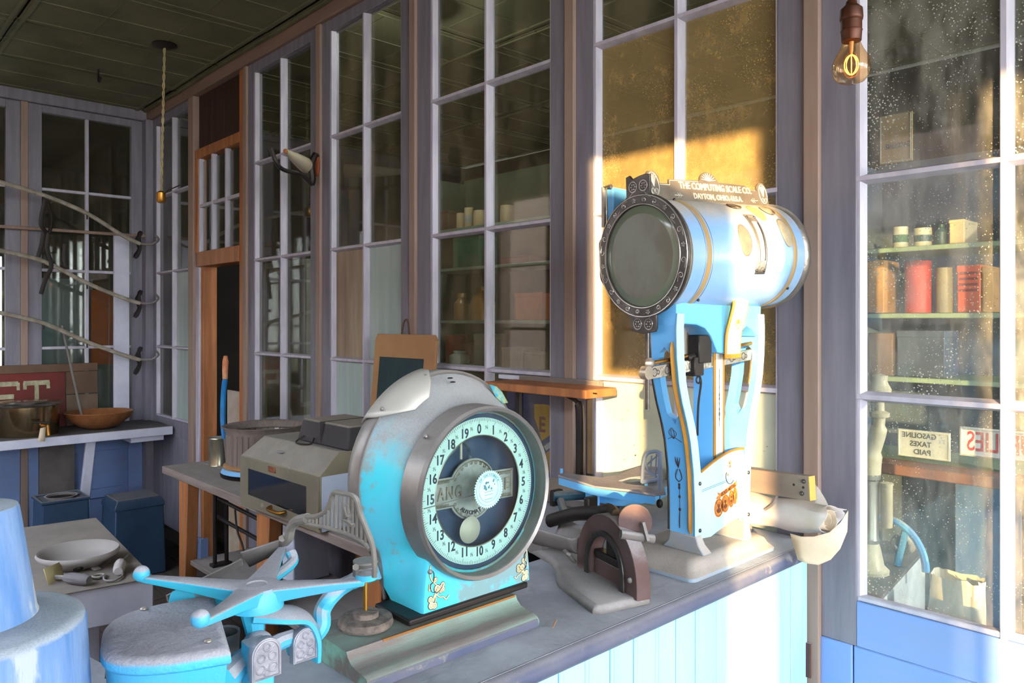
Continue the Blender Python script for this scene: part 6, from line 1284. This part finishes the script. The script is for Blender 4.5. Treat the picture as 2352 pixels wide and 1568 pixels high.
# ------------------------------------------------------------------ what stands in the store behind the glass
YS = 2.42
def on_shelf(x0, x1, y0, y1, Y=YS):
    a = at_y(x0, y1, Y); b = at_y(x1, y0, Y); return a.x, b.x, a.z, b.z
SHELFG = mat('pale_green_shelf', (150, 170, 150), 0.6, c2=(120, 140, 124), ns=5)
def shelf_unit(name, label, x0, x1, tops, back, d=0.24):
    t = thing(name, label, 'shelf', ((x0 + x1) / 2, YS + d / 2, 0))
    for z in tops: obj('shelf_board', MB().box(x0, YS - 0.02, z - 0.016, x1, YS + d, z - 0.001), SHELFG, t, 0.002)
    for x in (x0, x1): obj('side', MB().box(x - 0.012, YS - 0.02, 0, x + 0.012, YS + d, tops[-1] + 0.28), back, t)
    obj('back', MB().box(x0, YS + d, 0, x1, YS + d + 0.015, tops[-1] + 0.3), back, t)
    return t
GRNB = mat('dull_green_board', (84, 96, 76), 0.7, c2=(70, 78, 62))
zt4 = [at_y(1140, y, YS).z for y in (842, 735, 608, 512)]
shelf_unit('store_shelf', 'dim pale green store shelves seen through the fourth window', at_y(985, 700, YS).x, at_y(1300, 700, YS).x, zt4, GRNB)
zt6 = [at_y(2150, y, YS).z for y in (1062, 868, 718, 562)]
shelf_unit('store_shelf', 'bluish store shelves of tins, a reflection built solid behind the speckled right window', at_y(1948, 700, YS).x, 0.9, zt6, mat('blue_grey_board', (92, 104, 124), 0.7, c2=(80, 88, 104)))
def carton(name, label, cat, px, zi, m, group=None, d=0.12, Y=YS, lid=None, shape='box'):
    x0, x1, z = at_y(px[0], 700, Y).x, at_y(px[1], 700, Y).x, zi + 0.0002
    xm = (px[0] + px[1]) / 2; h = at_y(xm, px[2], Y).z - at_y(xm, px[3], Y).z
    t = thing(name, label, cat, ((x0 + x1) / 2, Y + d / 2, z), group)
    if shape == 'box':
        obj('body', MB().box(x0, Y, z, x1, Y + d, z + h), m, t, 0.003)
        obj('lid', MB().box(x0 - 0.001, Y - 0.001, z + h * 0.86, x1 + 0.001, Y + d + 0.001, z + h + 0.001), lid or m, t, 0.002)
    else:
        r = (x1 - x0) / 2
        prof = [(1e-5, 0), (r, 0), (r, h * 0.80), (r * 0.98, h * 0.82), (r * 0.98, h), (1e-5, h)] if shape == 'can' else [(1e-5, 0), (r * 0.95, 0), (r, h * 0.1), (r, h * 0.62), (r * 0.55, h * 0.78), (r * 0.5, h * 0.82), (r * 0.6, h * 0.84), (r * 0.6, h), (1e-5, h)] if shape == 'jar' else [(1e-5, 0), (r, 0), (r, h * 0.45), (r * 0.75, h * 0.72), (r * 0.3, h * 0.88), (r * 0.3, h), (1e-5, h)]
        obj('body', MB().lathe(prof, 20, Matrix.Translation(((x0 + x1) / 2, Y + r + 0.005, z))), m, t)
        if lid: obj('band', MB().lathe([(r * 1.01, h * 0.25), (r * 1.015, h * 0.26), (r * 1.015, h * 0.6), (r * 1.01, h * 0.61)], 20, Matrix.Translation(((x0 + x1) / 2, Y + r + 0.005, z))), lid, t)
    return t
CRM = mat('cream_pot', (214, 196, 160), 0.6, c2=(196, 170, 130)); ORG = mat('orange_carton', (206, 112, 60), 0.7, c2=(186, 96, 52)); BRN = mat('brown_carton', (120, 92, 70), 0.8); REDC = mat('red_carton', (186, 62, 50), 0.6, c2=(160, 50, 44)); GRN = mat('green_carton', (60, 110, 84), 0.7); MAR = mat('maroon_carton', (120, 36, 40), 0.7); GRY = mat('grey_carton', (150, 140, 124), 0.8); SUNAMB = mat('sun_gold_glass', (150, 110, 50), 0.3, c2=(120, 84, 36)); TEA = mat('teal_tin', (60, 90, 110), 0.5); WHT = mat('white_pot', (206, 206, 200), 0.5)  # the amber carries the gold of sunlight in its colour
carton('paper_bag', 'brown upright carton, leftmost on the upper shelf behind the fourth window', 'carton', (1008, 1030, 468, 512), zt4[3], BRN)
carton('cream_pot', 'first narrow cream pot left on the upper store shelf', 'pot', (1042, 1056, 476, 512), zt4[3], CRM, shape='can')
carton('cream_pot', 'second cream pot with taller white top on the upper store shelf', 'pot', (1060, 1074, 466, 512), zt4[3], CRM, shape='can', lid=WHT)
carton('cream_pot', 'third and broadest cream pot on the upper store shelf', 'pot', (1078, 1100, 475, 512), zt4[3], CRM, shape='can')
carton('cream_pot', 'fourth cream pot, right of the middle glazing bar on the upper shelf', 'pot', (1140, 1162, 472, 512), zt4[3], CRM, shape='can')
carton('green_box', 'dull green box on the second store shelf', 'box', (1040, 1100, 536, 606), zt4[2], GRN)
carton('flat_box', 'long low reddish box on the second store shelf', 'box', (1150, 1215, 592, 607), zt4[2], MAR)
carton('sun_streak_jar', 'tall narrow yellow jar standing for a streak of sun on the third store shelf', 'jar', (1034, 1056, 672, 734), zt4[1], SUNAMB, shape='jar')  # jar added where a golden streak of sun falls
carton('bell_bottle', 'dark bell shaped bottle, gold of the sun in its colour, third store shelf', 'bottle', (1064, 1104, 656, 734), zt4[1], SUNAMB, shape='bottle')
carton('orange_carton', 'broad orange carton in front on the third store shelf', 'carton', (1182, 1244, 660, 722), zt4[1], ORG)
carton('orange_carton', 'narrow orange carton at the right end of the third store shelf', 'carton', (1250, 1280, 662, 722), zt4[1], ORG)
carton('red_can', 'bright red can at the left of the lowest store shelf', 'can', (1012, 1042, 778, 840), zt4[0], REDC, shape='can', Y=YS + 0.07)
fg = carton('white_figure', 'small pale round pot before the red can on the lowest store shelf', 'pot', (1020, 1050, 812, 842), zt4[0], WHT, shape='jar', Y=YS - 0.1 + 0.085)
carton('maroon_box', 'maroon box in the middle of the lowest store shelf', 'box', (1058, 1084, 796, 842), zt4[0], MAR, Y=YS + 0.1)
carton('grey_box', 'tall grey brown box left of the bar on the lowest store shelf', 'box', (1088, 1118, 770, 842), zt4[0], GRY)
carton('grey_box', 'wide pale grey box on the lowest store shelf', 'box', (1152, 1200, 800, 846), zt4[0], GRY)
carton('grey_box', 'second wide grey box beside a dark tin on the lowest shelf', 'box', (1204, 1246, 808, 846), zt4[0], GRY)
carton('dark_tin', 'dark round tin at the right end of the lowest store shelf', 'tin', (1250, 1275, 790, 846), zt4[0], BLACK, shape='can')
# right window: reflected goods, built as solid things on the shelves
carton('green_jar', 'squat green banded jar on the top shelf of the right window', 'jar', (2044, 2078, 512, 560), zt6[3], WHT, shape='can', lid=GRN)
carton('white_jar', 'pale grey jar beside the green banded one on the top shelf', 'jar', (2092, 2132, 518, 560), zt6[3], WHT, shape='can', lid=TEA)
carton('cream_box', 'pale cream box at the right of the top shelf', 'box', (2180, 2215, 506, 560), zt6[3], CRM)
carton('dark_jar', 'dark jar left of the cream box on the top shelf', 'jar', (2142, 2170, 512, 560), zt6[3], TEA, shape='jar')
carton('tan_box', 'tan box at the left end of the middle shelf', 'box', (1992, 2030, 596, 716), zt6[2], KRAFT)
carton('red_tin', 'large red tin with a rounded top on the middle shelf', 'tin', (2068, 2128, 596, 716), zt6[2], REDC, shape='can')
carton('grey_tin', 'grey tan tin between the two red ones on the middle shelf', 'tin', (2142, 2182, 612, 716), zt6[2], GRY, shape='can')
rb = carton('red_box', 'orange red ribbed box at the right of the middle shelf', 'box', (2198, 2252, 608, 716), zt6[2], mat('orange_red_box', (206, 84, 54), 0.6))
for k in range(4):
    x0 = at_y(2200, 700, YS).x; x1 = at_y(2250, 700, YS).x; obj('printed_stripe', MB().box(x0 + 0.004, YS - 0.0026, zt6[2] + 0.06 + k * 0.016, x1 - 0.004, YS - 0.0012, zt6[2] + 0.067 + k * 0.016), MAR, rb)
carton('tan_box', 'narrow tan box at the right end of the middle shelf', 'box', (2256, 2282, 612, 716), zt6[2], KRAFT)
carton('dark_box', 'dark blue box on the third shelf of the right window', 'box', (2060, 2170, 760, 866), zt6[1], mat('slate_box', (70, 84, 110), 0.7))
carton('dark_box', 'brown grey box on the third shelf left of the dark blue one', 'box', (1995, 2050, 770, 866), zt6[1], BRN)
# signs taken for reflections, built as boards with reversed lettering
def mirrored(t_, s, size, m, par, M, sx=1.0): return text('letters', s, size, m, par, M @ Matrix.Diagonal((-1, 1, 1, 1)), 0.0004, 0.0004, sx=sx)
def sign(name, label, px, Y, m, words):
    a = at_y(px[0], px[3], Y); b = at_y(px[1], px[2], Y); cz = (at_y((px[0] + px[1]) / 2, px[2], Y).z + at_y((px[0] + px[1]) / 2, px[3], Y).z) / 2
    h = at_y(px[0], px[2], Y).z - a.z; w = b.x - a.x
    t = thing(name, label, 'sign', ((a.x + b.x) / 2, Y, cz - h / 2))
    obj('board', MB().box(a.x, Y, cz - h / 2, b.x, Y + 0.008, cz + h / 2), m, t, 0.001)
    obj('frame_line', MB().tube([(a.x + 0.004, Y - 0.001, cz - h / 2 + 0.004), (b.x - 0.004, Y - 0.001, cz - h / 2 + 0.004), (b.x - 0.004, Y - 0.001, cz + h / 2 - 0.004), (a.x + 0.004, Y - 0.001, cz + h / 2 - 0.004), (a.x + 0.004, Y - 0.001, cz - h / 2 + 0.004)], 0.0015, 5), WHT, t)
    for s, fx, fz, fs, mm, sx in words:
        M = frame(((a.x + b.x) / 2 + fx * w, Y - 0.0006, cz + fz * h), (1, 0, 0), (0, 0, 1))
        mirrored(t, s, fs * h, mm, t, M, sx)
    return t
GINK = mat('grey_sign_ink', (70, 74, 90), 0.6); RINK = mat('red_sign_ink', (200, 60, 70), 0.6)
sign('tax_sign', 'grey white notice with three lines of reversed grey capitals', (2062, 2182, 990, 1052), YS - 0.05, mat('grey_notice', (176, 180, 190), 0.6), [('GASOLINE', -0.08, 0.30, 0.26, GINK, 0.95), ('TAXES', -0.05, 0.0, 0.26, GINK, 0.95), ('PAID', -0.02, -0.29, 0.26, GINK, 1.05)])
sign('red_letter_sign', 'white sign with tall narrow red capitals beside the grey notice', (2204, 2420, 990, 1056), YS - 0.05, mat('white_notice', (222, 226, 234), 0.6), [('SUPPLIES', 0.0, 0.0, 0.95, RINK, 0.62)])
sign('kraft_notice', 'brown paper notice with faint reversed capitals high in the right window', (2020, 2095, 262, 372), YS - 0.02, mat('kraft_notice', (176, 142, 92), 0.7), [('GASOLINE', 0.08, -0.16, 0.15, GINK, 0.72)])
rl = thing('store_rail', 'reddish brown counter rail with blue boards below, behind the right window', 'counter', (-0.3, YS - 0.1, 0.8))
za = at_y(2035, 1062, YS - 0.1).z; zb = at_y(2285, 1090, YS - 0.1).z
obj('rail', MB().box(at_y(2010, 1062, YS - 0.1).x, YS - 0.13, (za + zb) / 2 - 0.03, 0.8, YS - 0.03, (za + zb) / 2), mat('reddish_rail', (140, 96, 84), 0.6), rl, 0.003)
for k in range(9):
    x0 = -0.70 + k * 0.16; obj('board', MB().box(x0, YS - 0.10, 0.0, x0 + 0.157, YS - 0.085, (za + zb) / 2 - 0.03), mat('slate_blue_board', (92, 118, 160), 0.6, c2=(80, 100, 140), ns=4), rl, 0.002)
# fill lamps added to brighten the store shelves and the chest
for lx_, ly_, lz_, en_, lab in ((-2.735, 2.02, 2.70, 7.0, 'added enamel shaded fill lamp above the shelves of the fourth window'), (0.30, 2.06, 1.50, 58.0, 'added enamel shaded fill lamp hanging low beyond the right window')):
    lm = thing('store_fill_lamp', lab, 'lamp', (lx_, ly_, lz_))
    obj('shade', MB().lathe([(0.012, lz_ + 0.085), (0.03, lz_ + 0.065), (0.07, lz_ + 0.025), (0.072, lz_ + 0.022)], 24, Matrix.Translation((lx_, ly_, 0))), WHITEP, lm, solid=0.002)
    obj('cord', MB().tube([(lx_, ly_, lz_ + 0.08), (lx_, ly_, ZC)], 0.003, 6), BLACK, lm)
    ld = bpy.data.lights.new('fill_light', 'POINT'); ld.energy = en_; ld.color = (1.0, 0.96, 0.90); ld.shadow_soft_size = 0.03
    lo_ = bpy.data.objects.new('fill_light', ld); C.objects.link(lo_); lo_.location = (lx_, ly_, lz_)
# chest and cream separator taken for reflections, built solid behind the glass
c1 = at_z(1990, 1395, 0.755); c2 = at_z(2125, 1250, 0.755); cd = c2 - c1; cd = V((cd.x, cd.y, 0)); cl_ = min(cd.length, 0.55); cd.normalize(); cn_ = V((-cd.y, cd.x, 0))
c1 = V((c1.x, max(c1.y, 1.80), 0)); c2 = c1 + cd * cl_
if cn_.x > 0: cn_ = -cn_
wc_ = thing('reflected_chest', 'bright white chest with a dusty top, a reflection built solid behind the right window', 'chest', c1)
obj('body', MB().loft([[V((p.x, p.y, z)) for p in (c1, c2, c2 + cn_ * 0.42, c1 + cn_ * 0.42)] for z in (0.0, 0.745)]), mat('reflected_white', (236, 236, 238), 0.5), wc_, 0.003)
obj('top', MB().loft([[V((p.x, p.y, z)) for p in (c1 - cn_ * 0.004, c2 - cn_ * 0.004, c2 + cn_ * 0.425, c1 + cn_ * 0.425)] for z in (0.7455, 0.756)]), mat('dusty_brown_top', (120, 106, 100), 0.9, c2=(90, 84, 86), ns=9, bump=0.4), wc_, 0.002)
sx = at_z(1998, 1312, 0.757); sx = V((sx.x, sx.y, 0.7565))
cp = thing('reflected_separator', 'tall cream coloured hand cranked machine, a reflection built solid on the white chest', 'machine', sx)
CRS = mat('cream_castings', (216, 204, 176), 0.35, c2=(186, 170, 140), ns=6)
k_ = 1.0
obj('foot', MB().lathe([(1e-5, 0), (0.045, 0), (0.046, 0.008), (0.034, 0.02), (0.026, 0.06), (0.022, 0.075), (1e-5, 0.075)], 24, Matrix.Translation(sx)), CRS, cp)
obj('barrel', MB().lathe([(0.020, 0.07), (0.024, 0.085), (0.021, 0.09), (0.021, 0.235), (0.026, 0.24), (0.026, 0.252), (1e-5, 0.252)], 24, Matrix.Translation(sx)), mat('ringed_steel', (170, 168, 160), 0.3, metal=0.6), cp)
obj('side_tube', MB().lathe([(1e-5, 0.115), (0.013, 0.12), (0.014, 0.135), (0.014, 0.225), (0.016, 0.232), (1e-5, 0.236)], 16, Matrix.Translation(sx + V((0.038, 0.01, 0)))), CRS, cp)
obj('neck', MB().tube(smooth([sx + V((0, 0, 0.25)), sx + V((0.004, 0, 0.30)), sx + V((0.020, 0, 0.36)), sx + V((0.024, 0.0, 0.40))], 5), [0.026] * 6 + [0.020] * 6 + [0.014] * 4, 14), CRS, cp)
obj('cap', MB().lathe([(1e-5, 0.40), (0.022, 0.40), (0.024, 0.41), (0.012, 0.416), (0.010, 0.452), (0.026, 0.458), (0.028, 0.47), (0.018, 0.49), (0.020, 0.505), (1e-5, 0.51)], 20, Matrix.Translation(sx + V((0.024, 0, 0)))), CRS, cp)
obj('crank_wheel', MB().ring(sx + V((-0.03, 0.0, 0.40)), 0.12, 0.008, 'y', 40, 8, (0.35, 1)), mat('grey_wheel', (140, 140, 146), 0.35, metal=0.5), cp)
wq = thing('iron_hoop', 'pale blue curved iron hoop standing on the white chest', 'hoop', sx + V((0.06, 0.06, 0)))
obj('hoop', MB().tube([sx + V((0.0 + 0.10 * math.cos(R(a)), 0.10, 0.001 + 0.12 * math.sin(R(a)))) for a in range(0, 181, 10)], 0.010, 8), DBLUE, wq)
obj('strut', MB().tube([sx + V((0.03, 0.10, 0.002)), sx + V((0.05, 0.10, 0.095))], 0.009, 6), DBLUE, wq)
lk_ = at_z(2075, 1272, 0.757)
tag(obj('scrap_lump', MB().ball(V((lk_.x, lk_.y, 0.785)), 0.028, 7, (1.2, 0.8, 1)).ring(V((lk_.x, lk_.y - 0.02, 0.79)), 0.02, 0.006, 'y', 14, 6), IRONG), 'small rough metal scrap on the edge of the white chest', 'scrap')
# paper bags on a low crate
bgx = at_y(2128, 1400, 1.93).x; bgx1 = at_y(2250, 1400, 1.93).x; bzt = at_y(2190, 1330, 1.93).z
cr = thing('low_crate', 'plain low crate holding paper bags below the right window', 'crate', ((bgx + bgx1) / 2, 2.0, 0))
obj('side', MB().box(bgx - 0.02, 1.86, 0.0, bgx1 + 0.03, 2.1, 0.56), KRAFT, cr, 0.003)
pbg = thing('paper_bag', 'crumpled cream paper bag standing below the right window', 'bag', ((bgx + bgx1) / 2, 1.95, 0.5605))
random.seed(3)
rows = []
for i in range(7):
    t = i / 6; z = 0.5605 + (bzt - 0.5605) * t; row = []
    for k in range(24):
        a = 2 * math.pi * k / 24; ex = 0.4
        px_ = math.copysign(abs(math.cos(a)) ** ex, math.cos(a)) * (bgx1 - bgx) / 2 * (1 - 0.06 * t); py_ = math.copysign(abs(math.sin(a)) ** ex, math.sin(a)) * 0.06 * (1 - 0.5 * t)
        row.append(V(((bgx + bgx1) / 2 + px_ + random.uniform(-0.004, 0.004), 1.96 + py_ + random.uniform(-0.004, 0.004), z + random.uniform(-0.006, 0.006))))
    rows.append(row)
obj('bag', MB().loft(rows, True, False), PAPERW, pbg, ang=20)
obj('open_flap', MB().add([at_y(2192, 1318, 1.95), at_y(2240, 1355, 1.95), at_y(2255, 1362, 1.97), at_y(2228, 1368, 1.95)], [(0, 1, 3), (1, 2, 3)]), PAPERW, pbg, solid=0.001)
obj('side_flap', MB().add([at_y(2228, 1368, 1.93), at_y(2250, 1366, 1.94), at_y(2258, 1440, 1.92), at_y(2232, 1440, 1.92)], [(0, 1, 2, 3)]), PAPERW, pbg, solid=0.001)
# enamel sign leaning low behind window 4
YE = 1.86
se4 = thing('letter_sign', 'yellow and blue enamel sign with a red capital, low behind the fourth window', 'sign', (at_y(1240, 1000, YE).x, YE, 0.7))
e0, e1, e2, e3 = at_y(1170, 900, YE), at_y(1312, 905, YE), at_y(1300, 1130, YE), at_y(1190, 1130, YE)
EM = frame((e3.x, YE, e3.z), (1, 0, 0), (0, 0, 1)); EW = e1.x - e0.x + 0.1; EH = e0.z - e3.z
obj('board', MB().box(-0.06, -0.25, -0.004, EW, EH, 0.0, EM), mat('enamel_blue', (24, 54, 150), 0.3), se4, 0.002)
YEL = mat('enamel_yellow', (232, 168, 30), 0.3)
def EP(*pts): return [(at_y(x, y, YE).x - e3.x, at_y(x, y, YE).z - e3.z) for x, y in pts]
plate('yellow_field', [EP((1228, 928), (1250, 928), (1300, 938), (1300, 960), (1262, 1000), (1245, 1012), (1238, 985), (1229, 960))], 0.002, YEL, se4, EM @ Matrix.Translation((0, 0, 0.002)))
plate('yellow_field', [EP((1255, 1040), (1280, 1020), (1300, 1010), (1300, 1040), (1262, 1085))], 0.002, YEL, se4, EM @ Matrix.Translation((0, 0, 0.002)))
plate('white_stripe', [EP((1250, 1025), (1300, 985), (1300, 1000), (1256, 1034))], 0.002, WHITEP, se4, EM @ Matrix.Translation((0, 0, 0.002)))
ec = at_y(1247, 976, YE); text('letter', 'E', 0.072, mat('enamel_red', (150, 40, 36), 0.4), se4, frame((ec.x, YE - 0.0045, ec.z), (1, 0, 0), (0, 0, 1)), 0.0005, 0.002, sx=0.9)
obj('post', MB().box(e3.x - 0.04, YE + 0.006, 0.0, e3.x + EW, YE + 0.03, 0.80), DARKW, se4)
# brown felt hat shape hanging on its ledge behind window 5, upper right
YH = 1.80
hx_ = smooth([at_y(1712, 330, YH), at_y(1700, 352, YH), at_y(1704, 385, YH), at_y(1718, 418, YH), at_y(1772, 422, YH), at_y(1800, 420, YH), at_y(1806, 300, YH), at_y(1775, 298, YH), at_y(1740, 312, YH), at_y(1712, 330, YH)], 5)
hl = thing('bent_brown_shape', 'dark brown bent leather collar hanging behind the golden window', 'collar', at_y(1750, 420, YH))
hole_ = [at_y(x, y, YH) for x, y in ((1768, 352), (1756, 405), (1772, 412), (1778, 400))]
plate('leather', [[(p.x, p.z) for p in hx_[:-1]], [(p.x, p.z) for p in hole_]], 0.03, mat('dark_brown_leather', (70, 40, 26), 0.7, c2=(56, 32, 22)), hl, frame((0, YH, 0), (1, 0, 0), (0, 0, 1)), bev=0.004)
obj('ledge', MB().box(at_y(1680, 424, YH).x, 1.76, at_y(1740, 428, YH).z - 0.006, -0.79, YH + 0.05, at_y(1740, 424, YH).z - 0.001), DARKW, hl)
# orange panel and pale boards in the side room behind the far window
sd0 = thing('side_panel', 'orange brown hanging board in the room beyond the far window', 'board', (-6.2, 1.45, 1.2))
o0 = at_x(210, 665, -5.9); o1 = at_x(285, 665, -5.9); o2 = at_x(210, 838, -5.9)
obj('board', MB().box(-5.92, o0.y, o2.z, -5.90, o1.y, o0.z), mat('orange_board', (200, 92, 40), 0.6, c2=(150, 66, 34), ns=3), sd0)
obj('post', MB().box(-5.95, o1.y - 0.06, 0, -5.92, o1.y, o2.z), DARKW, sd0)
pb0 = thing('pale_partition', 'pale blue grey boarded partition beyond the far window', 'partition', (-6.3, 1.2, 0))
for k in range(6):
    y0 = at_x(92, 800, -6.3).y + k * 0.115; obj('board', MB().box(-6.32, y0, 0, -6.30, y0 + 0.112, at_x(150, 640, -6.3).z if k < 3 else at_x(150, 840, -6.3).z), mat('grey_teal_board', (120, 140, 146), 0.6, c2=(104, 126, 134), ns=3), pb0)
# pale framed mirror leaning behind window 2
fm0, fm1, fm2 = at_y(608, 606, 1.95), at_y(708, 600, 1.95), at_y(608, 965, 1.95)
mf = thing('pale_picture_frame', 'pale grey empty frame leaning behind the second window', 'frame', (fm0.x, 1.95, 0.6))
obj('frame', MB().box(fm0.x, 1.94, 0.0, fm0.x + 0.03, 1.965, fm0.z).box(fm0.x + 0.03, 1.94, fm0.z - 0.03, fm1.x, 1.965, fm0.z).box(fm1.x - 0.03, 1.94, 0.0, fm1.x, 1.965, fm0.z - 0.03), mat('pale_grey_frame', (150, 150, 146), 0.6), mf)
obj('panel', MB().box(fm0.x + 0.03, 1.95, 0, fm1.x - 0.03, 1.955, fm0.z - 0.03), mat('grey_panel', (84, 86, 84), 0.5, c2=(64, 66, 64), ns=3), mf)
